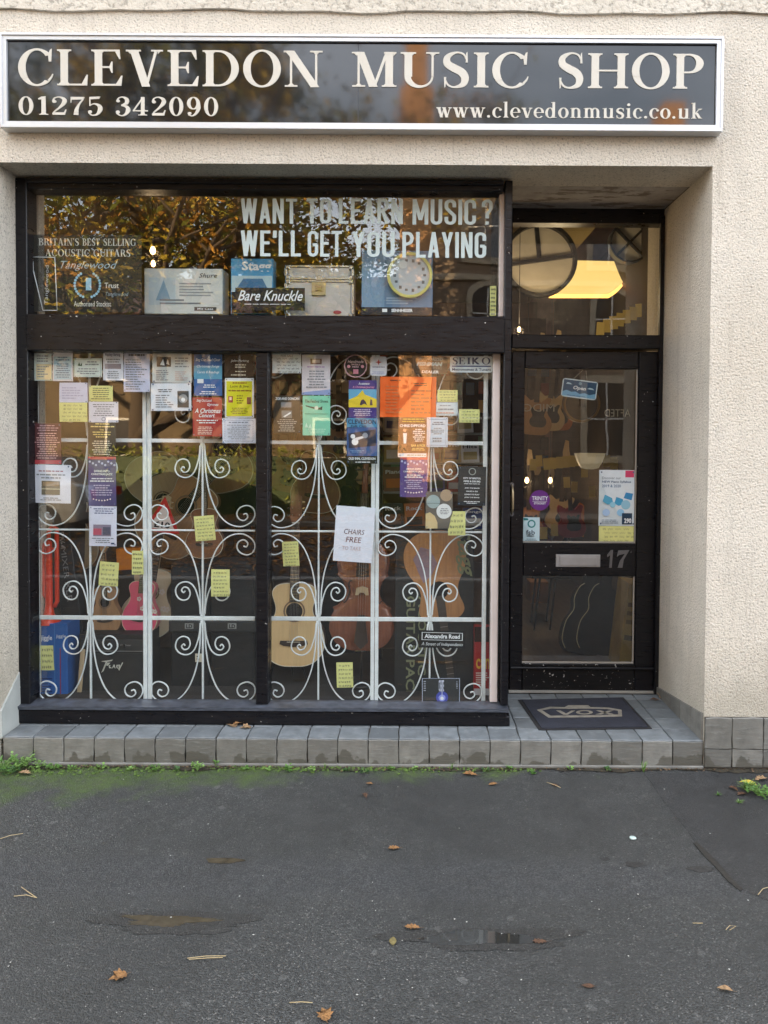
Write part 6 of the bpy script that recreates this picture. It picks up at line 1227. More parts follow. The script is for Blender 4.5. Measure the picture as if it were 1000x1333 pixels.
# floor level: stool, gig bags, tan box
ch = thing('chair', 'black metal chair seen through the lower door pane', 'chair', tuple(at(694, 822, 2.2)))
for dx_, dy_ in ((0, 0), (.13, .03), (.02, .28), (.15, .3)): MB().tube([(dx_ - .0, dy_, -.06), (dx_ + .05, dy_, .42)], .009, 6).build('leg', BLK, ch)
MB().box(-.02, .28, -.05, .35, .42, .45, ch=.01).build('seat', BLKM, ch)
for j, (px, lab) in enumerate(((756, 'left black padded gig bag with pale piping leaning inside the door'), (775, 'right black padded gig bag with pale piping leaning inside the door'))):
    gb = thing('gig_bag', lab, 'bag', tuple(at(px, 846, 1.5)), (R(-14), R(12), 0)); gb.location.z = .15
    o_ = smooth([(0, 0), (.13, .01), (.18, .10), (.17, .25), (.12, .36), (.13, .46), (.10, .56), (.05, .62), (.045, .95), (-.045, .95), (-.05, .62), (-.10, .56), (-.13, .46), (-.12, .36), (-.17, .25), (-.18, .10), (-.13, .01)], 3, True)
    MB().prism([(x_ * .8, z * .8) for x_, z in o_], 0, .10).build('bag', BLKM, gb); s = [(-.12, .36), (-.17, .25), (-.18, .10), (-.15, .03)]
    MB().tube([(x_ * .8, -.004, z * .8) for x_, z in smooth([(-.06, .60), (-.10, .56), (-.13, .46), (-.12, .36), (-.17, .25), (-.18, .10), (-.14, .02)], 5)], .003, 6).build('piping', mat('cream_piping', c(206, 196, 160), .5), gb)
bx3('cardboard_box', 'tall yellowish cardboard box on the right inside the door', 'box', 806, 760, 829, 872, 1.15, .25, mat('yellow_card', c(168, 140, 70), .6, var=.2), [('r', .1, .6, .9, .66, c(70, 60, 40)), ('b', .1, .2, .8, .5, 3, c(120, 96, 50))], rot=6)
bx3('cardboard_box', 'brown cardboard box behind the chair in the lower door pane', 'box', 690, 758, 714, 785, 2.7, .2, mat('brown_card', c(150, 104, 64), .7), rot=0)

# ------------------------------------------------------------------ things on the door
YDg = YQ + .0185
op = pp('open_sign', 'small blue and white OPEN sign hanging on strings inside the door', 'sign', (731.5, 494.5, 777.5, 518.5), c(214, 226, 232), [('r', .03, .06, .97, .94, c(44, 78, 110)), ('p', [(.03, .94), (.03, .72), (.14, .62), (.28, .7), (.4, .66), (.52, .76), (.66, .68), (.8, .76), (.97, .66), (.97, .94)], c(120, 176, 214)), ('t', 'Open', .32, .34, .68, .6, .03, .2, WH), ('d', .5, .2, .045, c(130, 160, 180)), ('p', [(.1, .3), (.14, .2), (.22, .22), (.28, .3)], c(190, 214, 226)), ('p', [(.72, .44), (.78, .36), (.86, .38), (.92, .46)], c(190, 214, 226)), ('c', .06, .86, .8, .92, 1, c(40, 80, 130))], tilt=7, Yp=YQ + .03, shape='rounded')
for px in (742, 764): a = P(px, 498 + (px - 742) * .12, YQ + .032); b_ = P(753 if px < 750 else 757, 481, YQ + .032); MB().tube([a - op.location, b_ - op.location], .0009, 5).build('string', flat(c(190, 180, 160)), op).rotation_euler = (0, R(7), 0)
pp('sticker', 'round purple sticker with white lettering on the door glass', 'sticker', (689.5, 638, 716, 664.5), c(106, 48, 130), [('t', 'TRINITY', .12, .3, .9, .5, .02, WH), ('r', .14, .55, .86, .565, WH), ('t', 'STOCKIST', .22, .6, .8, .7, .03, WH)], shape='round', Yp=YDg)
pp('sticker', 'pale sticker with a green ring, lettered fsb, low on the door glass', 'sticker', (680.6, 673.4, 702.6, 706), c(196, 220, 228), [('d', .52, .26, .24, c(40, 128, 130)), ('d', .52, .26, .16, c(196, 220, 228)), ('p', [(.04, .02), (.3, .04), (.34, .12), (.05, .12)], c(40, 128, 130)), ('t', 'fsb', .2, .5, .72, .70, .01, c(36, 50, 70)), ('t', 'MEMBER', .24, .72, .7, .77, .02, c(36, 50, 70)), ('c', .12, .84, .9, .95, 2, c(130, 150, 160))], Yp=YDg)
pp('poster', 'white piano syllabus poster with blue shapes and a pink corner on the door glass', 'poster', (780, 611.8, 827, 684.7), c(222, 232, 240), [('r', .72, .01, .96, .13, c(210, 70, 110)), ('t', 'Discover our', .08, .12, .6, .165, .0, c(90, 110, 130)), ('t', 'NEW Piano Syllabus', .08, .19, .88, .24, .02, c(50, 90, 130)), ('t', '2019 & 2020', .08, .26, .6, .31, .01, c(70, 110, 150)), ('p', [(.1, .56), (.16, .44), (.36, .5), (.4, .6), (.24, .62)], c(90, 170, 206)), ('p', [(.42, .6), (.48, .48), (.66, .52), (.68, .6), (.55, .64)], c(70, 160, 204)), ('p', [(.68, .5), (.74, .4), (.94, .42), (.9, .54)], c(60, 140, 196)), ('d', .74, .62, .13, c(150, 200, 224)), ('d', .38, .62, .08, c(150, 204, 226)), ('d', .2, .76, .10, c(170, 200, 236)), ('d', .6, .76, .10, c(150, 200, 236)), ('r', .64, .77, .92, .97, c(36, 60, 84)), ('t', '290', .7, .86, .9, .95, .04, WH), ('c', .04, .88, .56, .96, 3, c(150, 166, 180))], Yp=YDg)
note('wide yellow handwritten note beneath the piano poster on the door', (779.8, 685, 827, 706.6), nl=4, Yp=YDg)

# ------------------------------------------------------------------ doormat
zm = ZS + .0015
MT = thing('doormat', 'dark blue grey rubber doormat with a pale angular emblem lettered VOX', 'doormat', (0, 0, 0))
def gp2(px, py, z): p = G(px, py, z); return (p.x, p.y)
cor = [(674.6, 910), (811.7, 907), (849, 947.2), (701.7, 949.2)]
cz = [gp2(a, b_, zm + .007) for a, b_ in cor]
def inset(poly, d):
    cx_ = sum(p[0] for p in poly) / len(poly); cy_ = sum(p[1] for p in poly) / len(poly); return [(cx_ + (x_ - cx_) * (1 - d), cy_ + (y_ - cy_) * (1 - d)) for x_, y_ in poly]
MB().prismz(cz, zm, zm + .004).build('rubber_border', mat('black_rubber', (.018, .018, .02, 1), .6), MT)
MB().prismz(inset(cz, .06), zm + .0041, zm + .0075).build('carpet', mat('navy_grey_carpet', (.016, .018, .028, 1), .95, bump=.002, bscale=260, var=.25, vscale=14), MT)
zt_ = zm + .0085
def mp_poly(px): return [gp2(a, b_, zt_) for a, b_ in px]
M_EM = mat('worn_tan_print', (.20, .18, .145, 1), .9, var=.25, vscale=30)
outer = [(699, 924), (716, 920), (735, 920.6), (740, 918), (766, 918), (769, 920.6), (792, 921), (809.5, 924), (810, 932.5), (770, 933.5), (714, 934)]
inner = [(706, 924.8), (718, 922.6), (740, 923), (766, 922.6), (790, 923.2), (804.5, 925.4), (805, 930), (770, 931), (717, 931.6)]
MB().prismz(mp_poly(outer), zm + .0076, zt_).build('emblem', M_EM, MT)
MB().prismz(mp_poly(inner), zt_ + .0002, zt_ + .0006).build('emblem_field', mat('navy_grey_carpet', None), MT)
vm = MB()
for poly in ([(724, 925), (730, 925), (737, 929), (744, 925), (749, 925), (739, 930.6), (734, 930.6)], [(776, 925), (782, 925), (800, 930), (793, 930)], [(793, 925), (799, 925), (783, 930), (775, 930)]): vm.prismz([gp2(a, b_, zt_ + .001) for a, b_ in poly], zt_ + .0008 + .0001 * len(poly) % .0003, zt_ + .0015)
co, ci_ = [], []
for i in range(20): a = 2 * math.pi * i / 20; co.append(gp2(761 + 11 * math.cos(a), 927.6 - 2.9 * math.sin(a), zt_)); ci_.append(gp2(761 + 6.5 * math.cos(a), 927.6 - 1.6 * math.sin(a), zt_))
vm.add([(x_, y, zt_ + .0015) for x_, y in co] + [(x_, y, zt_ + .0015) for x_, y in ci_], [(i, (i + 1) % 20, 20 + (i + 1) % 20, 20 + i) for i in range(20)])
vm.build('lettering', M_EM, MT)['kind'] = 'stuff'

# ------------------------------------------------------------------ dirt, moss line, leaves, weeds
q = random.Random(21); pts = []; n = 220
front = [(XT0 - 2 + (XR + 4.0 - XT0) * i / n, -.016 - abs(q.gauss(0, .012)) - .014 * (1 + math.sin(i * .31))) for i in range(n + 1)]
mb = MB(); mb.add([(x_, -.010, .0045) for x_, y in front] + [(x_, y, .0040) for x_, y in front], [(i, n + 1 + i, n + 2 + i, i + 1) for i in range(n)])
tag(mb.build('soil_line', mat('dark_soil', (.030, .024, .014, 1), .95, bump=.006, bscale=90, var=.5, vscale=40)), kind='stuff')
def leaf_mesh(seed, kind='oak', curl=.25):
    q = random.Random(seed); L = 1.0; out = []
    if kind == 'oak':
        base = [(0, 0), (.07, .10), (.17, .16), (.10, .24), (.27, .36), (.15, .44), (.33, .58), (.18, .66), (.24, .82), (.10, .86), (0, 1.0)]
    elif kind == 'maple':
        base = [(0, 0), (.16, .02), (.30, .10), (.26, .20), (.50, .34), (.34, .42), (.46, .66), (.22, .58), (.13, .74), (0, 1.0)]
    else:
        base = [(0, 0), (.12, .12), (.24, .32), (.27, .5), (.2, .72), (.08, .9), (0, 1.0)]
    k = len(base); vs = []; f = []
    sl, sr = q.uniform(.8, 1.15), q.uniform(.8, 1.15)
    for i, (w_, t) in enumerate(base):
        tt = t - .5; zc = curl * .35 * math.sin(t * 3.0 + q.uniform(-.3, .3)) * .5
        vs += [(-w_ * sl, tt, max(0, zc + curl * w_ * q.uniform(.2, .9))), (0, tt, zc * .6), (w_ * sr, tt, max(0, zc + curl * w_ * q.uniform(.2, .9)))]
    for i in range(k - 1):
        a = i * 3; b_ = a + 3; f += [(a, a + 1, b_ + 1, b_), (a + 1, a + 2, b_ + 2, b_ + 1)]
    vs += [(-.012, -.5, .02), (.012, -.5, .02), (.02, -.72, .03), (.0, -.72, .03)]; m = len(vs); f.append((m - 4, m - 3, m - 2, m - 1))
    mb = MB(); mb.add(vs, f, True); return mb
LC = {'orange': mat('orange_leaf', (.34, .17, .06, 1), .6, var=.3, vscale=3, bump=.05, bscale=9), 'brown': mat('brown_leaf', (.13, .065, .035, 1), .7, var=.35, vscale=3, bump=.05, bscale=9),
      'tan': mat('tan_leaf', (.40, .25, .13, 1), .65, var=.3, vscale=3, bump=.05, bscale=9), 'yellow': mat('yellow_leaf', (.62, .50, .06, 1), .55, var=.2, vscale=3, bump=.05, bscale=9), 'olive': mat('olive_leaf', (.16, .13, .05, 1), .7, var=.3, vscale=3)}
def leaf(px, py, size, rz, colr, label, z=0.006, kind='oak', curl=.3, base=0):
    p = G(px, py, z + base); o = leaf_mesh(int(px * 7 + py), kind, curl).build('fallen_leaf', LC[colr]); o.location = (p.x, p.y, z + base); o.rotation_euler = (0, 0, R(rz)); o.scale = (size * .86,) * 3
    return tag(o, label, 'leaf', 'fallen leaves')
leaf(302, 944, .075, 40, 'tan', 'left of the three dry leaves on the step below the window', .002, 'maple', .5, ZS)
leaf(311, 942, .080, -60, 'orange', 'upper dry leaf of the three against the black window base', .012, 'oak', .5, ZS)
leaf(319, 947.5, .070, 100, 'tan', 'right of the three dry leaves on the step below the window', .002, 'maple', .45, ZS)
leaf(612, 1008, .085, 75, 'orange', 'orange leaf lying against the foot of the step below the corner post')
leaf(642, 1021, .055, 110, 'orange', 'small orange leaf on the asphalt below the window corner', kind='round')
leaf(475, 1036, .055, 20, 'brown', 'curled brown leaf on the asphalt below the right window pane', curl=.6)
leaf(481, 1020, .040, 80, 'orange', 'tiny orange leaf just above the curled brown leaf', kind='round')
leaf(513, 1104, .055, 95, 'orange', 'lone orange leaf in the middle of the pavement')
leaf(537, 1207, .062, 85, 'orange', 'orange leaf at the left tip of the puddle')
leaf(512, 1225, .050, 0, 'olive', 'olive leaf left of the puddle', kind='round', curl=.1)
leaf(703, 1225, .058, 85, 'brown', 'brown leaf lying in the right end of the puddle', curl=.05)
leaf(153, 1272, .062, 120, 'orange', 'orange lobed leaf low on the left of the pavement', kind='maple')
leaf(422, 1320, .062, 20, 'orange', 'orange lobed leaf at the very foot of the view', kind='maple')
leaf(766, 1283, .045, 85, 'brown', 'thin brown leaf below and right of the puddle', kind='round', curl=.1)
leaf(944, 1288, .052, 70, 'tan', 'small curled tan leaf low on the right', curl=.5, kind='round')
leaf(974, 1020, .090, 60, 'yellow', 'bright yellow leaf on the weeds at the right hand wall', .03, 'round', .4)
leaf(991, 1014, .085, -70, 'tan', 'brown tan leaf at the foot of the right hand wall', .01, 'oak', .4)
leaf(955, 1027, .060, 30, 'brown', 'rusty brown leaf left of the weeds at the right hand wall', .006, 'oak', .5)
leaf(966, 1034, .060, 110, 'brown', 'rusty brown leaf in front of the weeds at the right hand wall', .006, 'oak', .5)
leaf(32, 1006, .075, 80, 'tan', 'pale tan leaf below the weeds on the far left', .012, 'oak', .3)
leaf(857, 902, .07, 30, 'brown', 'brown leaf caught in the door corner of the recess', .004, 'oak', .7, ZS)
leaf(862, 908, .08, 140, 'tan', 'tan leaf curled against the reveal beside the door', .004, 'maple', .7, ZS)
leaf(852, 911, .06, 250, 'brown', 'small brown leaf right of the doormat', .004, 'round', .5, ZS)
leaf(722, 1022, .045, 60, 'brown', 'dark sliver of leaf near the step under the doormat', .004, 'round', .2)
STK = mat('straw', (.42, .33, .18, 1), .7)
def needle(pts, label, r=.0013): 
    p0 = G(*pts[0]); P_ = [G(a, b_) for a, b_ in pts]; o = MB().tube([(p.x - p0.x, p.y - p0.y, .006 + .002 * (i % 2)) for i, p in enumerate(P_)], r, 5).build('pine_needle', STK, None, (p0.x, p0.y, 0)); tag(o, label, 'pine needle', 'dry pine needles on the pavement')
needle([(0, 1094), (14, 1090), (30, 1087)], 'pair of straw coloured needles at the far left edge of the pavement')
needle([(28, 1157), (38, 1165), (48, 1171)], 'bent straw needle on the left, pointing down right'); needle([(18, 1169), (34, 1168), (48, 1171)], 'straight straw needle crossing the bent one on the left')
needle([(244, 1250), (268, 1248), (294, 1247)], 'long straw needle pair low left of centre'); needle([(246, 1251.5), (270, 1250.5), (290, 1249)], 'lower needle of the long pair low left of centre')
needle([(377, 1308), (392, 1308), (407, 1308)], 'short needle above the lowest orange leaf'); needle([(902, 1204), (915, 1205)], 'short pale twig right of centre'); needle([(945, 1213), (950, 1208), (958, 1208), (950, 1214)], 'looped pale twig at the right', .0011)
needle([(987, 1167), (993, 1160), (1004, 1156)], 'curved straw stem at the right edge'); needle([(712, 1020), (722, 1024), (730, 1027)], 'thin twig on the asphalt below the doormat')
o = MB().lathe([(0, .0), (.014, .0), (.013, .003), (0, .0035)], 16).build('chewing_gum', mat('pale_mint_gum', (.46, .56, .53, 1), .6), None, tuple(G(824, 1092))); tag(o, 'flat pale mint disc of old chewing gum on the pavement', 'chewing gum'); o.location.z = .003
q = random.Random(77); mb = MB()
for i in range(150):
    px, py = q.uniform(-20, 1020), 1010 + 323 * q.random() ** .8; p = G(px, py); s = q.choice((.0016, .002, .0028, .004)); 
    if py > 1300 and s > .002: s = .002
    a = q.uniform(0, 3); mb.add([(p.x + s * k1 * math.cos(a + k2), p.y + s * k1 * math.sin(a + k2), .0052 + (.001 if j == 4 else 0)) for j, (k1, k2) in enumerate(((1, 0), (q.uniform(.4, 1), 1.5), (1, 3.1), (q.uniform(.4, 1), 4.7), (.01, 0)))], [(0, 1, 4), (1, 2, 4), (2, 3, 4), (3, 0, 4)])
tag(mb.build('white_flecks', mat('white_fleck', (.5, .5, .47, 1), .7)), kind='stuff')
mb = MB()   # crumbs of dead leaf and grit along the step foot
for i in range(650):
    x_ = q.uniform(XT0 - 1, XR + .9); y = -.013 - abs(q.gauss(0, .022)); s = q.uniform(.002, .008); a = q.uniform(0, 6)
    mb.add([(x_ + s * math.cos(a), y + s * math.sin(a), .006), (x_ + s * .5 * math.cos(a + 2), y + s * .5 * math.sin(a + 2), .007 + s * .6), (x_ - s * math.cos(a), y - s * math.sin(a), .006), (x_ + s * .5 * math.cos(a - 2), y + s * .5 * math.sin(a - 2), .006)], [(0, 1, 2, 3)])
tag(mb.build('leaf_crumbs', mat('leaf_crumb', (.12, .075, .04, 1), .8, var=.5, vscale=60)), kind='stuff')
mb = MB()   # cushions of moss packed in the joint
for i in range(1500):
    x_ = XT0 - 1 + (XR + .2 - XT0) * q.random() ** 1.35; y = -.014 - abs(q.gauss(0, .02 + .03 * (x_ < -1))); s = q.uniform(.003, .010); h_ = s * q.uniform(.5, 1.1); n_ = 5; a0 = q.uniform(0, 2)
    mb.add([(x_ + s * math.cos(a0 + 1.257 * k), y + s * math.sin(a0 + 1.257 * k), .002) for k in range(n_)] + [(x_ + s * .3, y, h_ + .002)], [(k, (k + 1) % n_, n_) for k in range(n_)], True)
tag(mb.build('moss', mat('moss_green', (.07, .12, .02, 1), .9, var=.5, vscale=40)), kind='stuff')
GRN = [mat('weed_green', (.085, .19, .035, 1), .5, var=.3, vscale=30), mat('weed_pale_green', (.16, .28, .07, 1), .5, var=.3, vscale=30), mat('weed_dark_green', (.04, .10, .025, 1), .55, var=.3, vscale=30)]
def weed(px, py, r, n_, hgt, label, gi=0, blades=False):
    p = G(px, py); T = thing('weed', label, 'weed', (p.x, p.y, .002), group='weeds along the foot of the wall'); q = random.Random(int(px * 3 + py)); mb = MB(); sm = MB()
    for i in range(n_):
        a = q.uniform(0, 2 * math.pi); rr = r * q.uniform(.25, 1); z = hgt * q.uniform(.25, 1); tip = Vector((rr * math.cos(a), rr * math.sin(a) * .8 - r * .1, z))
        if blades:
            s = .0022; d = Vector((-math.sin(a), math.cos(a), 0)) * s; mid = tip * .5 + Vector((0, 0, z * .25)); mb.add([d, -d, mid - d * .8, mid + d * .8, tip], [(0, 1, 2, 3), (3, 2, 4)])
        else:
            sm.tube([(0, 0, 0), tip * .5 + Vector((0, 0, z * .2)), tip], .0009, 4, False)
            for k in range(q.choice((2, 3, 4))):
                b_ = a + q.uniform(-1.6, 1.6); ln = q.uniform(.007, .014) * (1 + r * 4); u = Vector((math.cos(b_), math.sin(b_), q.uniform(-.2, .7))).normalized(); v_ = Vector((-u.y, u.x, q.uniform(-.3, .3))) * .42
                o_ = tip - Vector((0, 0, 1)) * z * .16 * k; mb.add([o_, o_ + (u * .35 + v_) * ln, o_ + (u * .8 + v_ * .9) * ln, o_ + u * ln * 1.1, o_ + (u * .8 - v_ * .9) * ln, o_ + (u * .35 - v_) * ln], [(0, 1, 2, 3), (0, 3, 4, 5)])
    if sm.v: sm.build('stems', GRN[1], T)['kind'] = 'stuff'
    mb.build('leaves', GRN[gi], T)['kind'] = 'stuff'
weed(4, 1003, .075, 40, .06, 'bushy low weeds at the far left foot of the step'); weed(27, 1000, .06, 34, .07, 'leafy weed beside the pale tan leaf, far left', 1); weed(14, 1008, .05, 22, .03, 'creeping weed in front of the bushy ones, far left', 2)
weed(50, 1001, .03, 12, .035, 'small weed under the second riser tile', 1); weed(70, 1002, .03, 13, .035, 'small weed under the joint of the second and third riser tiles', 0)
weed(132, 1001, .022, 9, .025, 'tiny weed under the fourth riser tile', 1); weed(204, 1003, .022, 9, .03, 'tiny weed under the sixth riser tile', 0); weed(257, 1004, .03, 14, .04, 'bright weed left of centre at the step foot', 1)
weed(281, 999, .015, 6, .03, 'slim weed just right of the bright one', 0); weed(376, 1004, .024, 11, .035, 'weed under the right window pane, left one of three', 0); weed(405, 1006, .022, 9, .03, 'weed under the right window pane, middle one of three', 1); weed(423, 1003, .02, 9, .04, 'grassy weed under the right window pane, right one of three', 1, True)
weed(475, 1006, .02, 8, .02, 'flat weed below the cello stand', 2); weed(588, 1003, .022, 12, .04, 'grass tuft at the step foot under the window corner', 1, True); weed(694, 1007, .02, 8, .02, 'flat weed at the step foot under the doormat', 0); weed(838, 1006, .03, 16, .06, 'grass tuft at the step foot below the recess', 1, True)
weed(972, 1030, .07, 60, .055, 'large feathery weed at the foot of the right hand wall', 1, True); weed(986, 1036, .06, 40, .045, 'weed sprawling toward the right edge of the view', 0); weed(935, 1036, .028, 14, .02, 'small flat weed in the dark patch', 0, True); weed(962, 1046, .03, 16, .02, 'small flat weed in front of the feathery one', 1, True)

for k_, px_ in enumerate((92, 168, 230, 318, 350, 452, 510, 540, 632, 664, 742, 790)):
    weed(px_, 1002 + (k_ % 3), .014, 6, .018, 'sprig of weed in the step joint, ' + ['right of the second leaf clump', 'under the fifth riser tile', 'left of the bright weed', 'below the dry leaves', 'under the mullion', 'right of the grassy weed', 'under the violin', 'just left of the Alexandra Road sticker', 'right of the orange leaf', 'under the window box corner', 'under the middle of the doormat', 'under the right edge of the doormat'][k_], k_ % 3)
# ------------------------------------------------------------------ the other side of the street
STN = None
def stone():
    m, n, l, b = nodes('coursed_brown_stone'); g = n.new('ShaderNodeNewGeometry').outputs['Position']; sp = n.new('ShaderNodeSeparateXYZ'); l.new(g, sp.inputs[0]); cb = n.new('ShaderNodeCombineXYZ'); l.new(sp.outputs[0], cb.inputs[0]); l.new(sp.outputs[2], cb.inputs[1])
    br = n.new('ShaderNodeTexBrick'); br.inputs['Scale'].default_value = 1; br.inputs['Brick Width'].default_value = .5; br.inputs['Row Height'].default_value = .16; br.inputs['Mortar Size'].default_value = .014
    br.inputs['Color1'].default_value = (.30, .22, .15, 1); br.inputs['Color2'].default_value = (.19, .135, .095, 1); br.inputs['Mortar'].default_value = (.12, .10, .08, 1); l.new(cb.outputs[0], br.inputs['Vector'])
    l.new(mix(n, l, ramp(n, l, noise(n, l, g, 3, 5), (.3, 0.0), (.8, .6)), br.outputs[0], (.24, .17, .12, 1)), b.inputs['Base Color']); b.inputs['Roughness'].default_value = .9
    bumps(n, l, b, (br.outputs[1], -.02, .7), (noise(n, l, g, 12, 5), .02, .6)); return m
STN = stone(); DRS = mat('pale_dressed_stone', (.42, .35, .26, 1), .85, bump=.004, bscale=30, var=.15); SASH = mat('white_sash', (.6, .58, .54, 1), .5); DGL = mat('dark_glass_far', (.02, .022, .025, 1), .05, spec=.8)
HY = -18.0
H = thing('stone_house', 'tall brown stone house across the street with arched windows', 'house', (0, HY, 0))
MB().box(.7, 15, -8, 0, -.12, 10.0).build('wall', STN, H)
for z in (4.35, 6.25): MB().box(.65, 15.05, 0.002, .10, z, z + .16, ch=.02).build('string_course', DRS, H)
MB().box(.6, 15.1, .002, .22, 9.8, 10.05, ch=.03).build('cornice', DRS, H)
MB().add([(.5, .3, 9.99), (15.2, .3, 9.99), (15.2, -4, 10.9), (.5, -4, 10.9), (15.2, -8.3, 9.99), (.5, -8.3, 9.99), (.5, .3, 9.98)], [(0, 3, 2, 1), (3, 5, 4, 2), (0, 5, 3), (1, 2, 4)]).build('roof', mat('roof_slate', None), H)
def hwin(cx_, z0, z1, w_, arch):
    o_ = [(cx_ - w_ / 2, z0), (cx_ + w_ / 2, z0)] + ([(cx_ + w_ / 2 * math.cos(a / 10 * math.pi), z1 + w_ * .38 * math.sin(a / 10 * math.pi)) for a in range(11)] if arch else [(cx_ + w_ / 2, z1), (cx_ - w_ / 2, z1)])
    def ex(p, k): return [(cx_ + (x_ - cx_) * k, (z0 + z1) / 2 + (z - (z0 + z1) / 2) * (1 + (k - 1) * .6)) for x_, z in p]
    f = MB().prism(ex(o_, 1.35), -.08, .07).build('window', DRS, H); f.scale = (1, -1, 1) if False else (1, 1, 1)
    MB().prism(o_, .071, .078).build('pane', DGL, f)
    for x_ in (cx_ - .02,): MB().box(x_, x_ + .05, .079, .10, z0, z1 + (w_ * .3 if arch else 0)).build('sash', SASH, f)
    MB().box(cx_ - w_ / 2, cx_ + w_ / 2, .079, .10, (z0 + z1) / 2, (z0 + z1) / 2 + .05).build('sash', SASH, f)
for cx_ in (2.2, 6.0, 9.6, 12.8): hwin(cx_, 1.2, 3.4, 1.15, False); hwin(cx_ + .1, 4.8, 5.75, .95, True); hwin(cx_, 6.9, 8.6, 1.0, False)
BRK = mat('orange_brick', (.58, .32, .15, 1), .85, bump=.01, bscale=20, var=.2)
chm = MB().box(-.25, .68, -1.6, -.02, -.12, 11.5).box(-.1, .5, -1.4, -.2, 11.5, 13.4).box(-.18, .58, -1.5, -.1, 13.4, 13.7).build('chimney', BRK, H)
for x_ in (.05, .35): MB().lathe([(.10, 0), (.12, .1), (.09, .5), (.11, .55)], 12, Matrix.Translation((x_, -.8, 13.7))).build('chimney_pot', BRK, chm)
c2_ = MB().box(8.2, 8.9, -4.6, -3.4, 10, 12.6).build('chimney', BRK, H)
BARK = mat('bark', (.10, .075, .055, 1), .9, bump=.02, bscale=12)
def tree(name, label, x0, y0, h, spread, cols, seed, nl=5200, lsz=.13, density=1, z0=-.12):
    q = random.Random(seed); T = thing(name, label, 'tree', (x0, y0, z0)); tr = MB(); tips = []
    def grow(p, d, L, r, lvl):
        pts = [p]; rs = [r]; nseg = 4
        for i in range(nseg):
            d = (d + Vector((q.uniform(-.22, .22), q.uniform(-.22, .22), q.uniform(-.02, .16)))).normalized(); p = p + d * L / nseg; pts.append(p); rs.append(r * (1 - .55 * (i + 1) / nseg))
            if lvl >= 2: tips.append(p)
        tr.tube(pts, rs, 7 if lvl < 2 else 4, False)
        if lvl < 4:
            for k in range(3 if lvl < 3 else 3):
                a = q.uniform(0, 6.28); s = pts[q.choice((1, 2, 3, 4))] if lvl < 1 else pts[q.choice((2, 3, 4))]
                side = Vector((math.cos(a), math.sin(a), q.uniform(.0, .5))); grow(s, (d * .5 + side * spread).normalized(), L * q.uniform(.55, .75), r * .5, lvl + 1)
    grow(Vector((0, 0, 0)), Vector((0, 0, 1)), h * .55, h * .026, 0)
    for i in range(3): grow(Vector((0, 0, h * (.22 + .12 * i))), Vector((math.cos(i * 2.1 + seed), math.sin(i * 2.1 + seed), .5)).normalized(), h * .36, h * .012, 1)
    tr.build('trunk', BARK, T)
    for ci, m in enumerate(cols):
        mb = MB(); N_ = nl // len(cols)
        centers = [tips[q.randrange(len(tips))] for _ in range(46)]
        for i in range(N_):
            ce = q.choice(centers) if q.random() < .7 else q.choice(tips); p = ce + Vector((q.gauss(0, .30), q.gauss(0, .30), q.gauss(0, .20))); u = Vector((q.uniform(-1, 1), q.uniform(-1, 1), q.uniform(-.6, .6))).normalized(); v_ = u.orthogonal().normalized(); s = lsz * q.uniform(.5, 1.3)
            mb.add([p, p + u * s + v_ * s * .35, p + u * s * 1.8, p + u * s - v_ * s * .35], [(0, 1, 2, 3)])
        mb.build('crown', m, T)['kind'] = 'stuff'
LF = lambda nme, cc: mat(nme, cc, .6, var=.4, vscale=1.5)
GOLD, OLV, RUST, DKG = LF('golden_foliage', (.60, .45, .06, 1)), LF('olive_foliage', (.25, .27, .04, 1)), LF('rust_foliage', (.46, .24, .04, 1)), LF('dark_green_foliage', (.045, .075, .02, 1))
tree('oak_tree', 'golden autumn oak across the street, left of the stone house', -4.7, -14.5, 11.5, 1.0, (GOLD, OLV), 3, 8000)
tree('pine_tree', 'dark green pine at the far left across the street', -9.6, -14.5, 13, .9, (OLV, DKG), 8, 9500, .12)
tree('oak_tree', 'rust coloured oak behind the golden one', -6.6, -15.5, 12.5, 1.0, (RUST, GOLD, OLV), 14, 8500)
tree('oak_tree', 'slim golden tree added behind the chimney to fill a bright sky gap', -1.2, -22.5, 12.5, .8, (GOLD, RUST, OLV), 5, 7000, .14)  # unseen tree added to fill the sky gap in the window reflection
tree('pine_tree', 'tall evergreen beyond the rust coloured oak', -12.6, -19, 14, .8, (DKG, OLV), 23, 8000, .15)
tree('oak_tree', 'olive leaved oak standing further down the street', -17, -15, 11, 1.0, (OLV, GOLD), 31, 6000, .15)
TB = thing('backdrop_terrace', 'row of plain brick houses added behind the trees to block low sky', 'houses', (0, -26, 0))  # unseen row added to keep bright low sky out of the glass
MB().box(-60, .2, -6, 0, -.12, 6.6).build('wall', mat('warm_render', (.17, .125, .075, 1), .85, var=.3, vscale=.8), TB)
MB().add([(-60.3, .3, 6.5), (.4, .3, 6.5), (.4, -3, 8.6), (-60.3, -3, 8.6), (.4, -6.3, 6.5), (-60.3, -6.3, 6.5), (-60.3, .3, 6.49)], [(0, 1, 2, 3), (3, 2, 4, 5), (0, 3, 5), (1, 4, 2), (0, 5, 4, 1)]).build('roof', mat('clay_tiles', (.22, .10, .06, 1), .8, var=.3, vscale=3), TB)
for i in range(14):
    for z in (.9, 3.9):
        f = MB().box(-57 + 4.1 * i, -55.7 + 4.1 * i, .002, .06, z, z + 1.6).build('window', SASH, TB); MB().box(-56.9 + 4.1 * i, -55.8 + 4.1 * i, .061, .07, z + .1, z + 1.5).build('pane', DGL, f)
mb = MB(); q = random.Random(4)
hedge = thing('hedge', 'dark hedge added behind the far pavement to block low sky', 'hedge', (-9, -13.2, -.12))  # added, unseen; helps block bright low sky from the window reflections
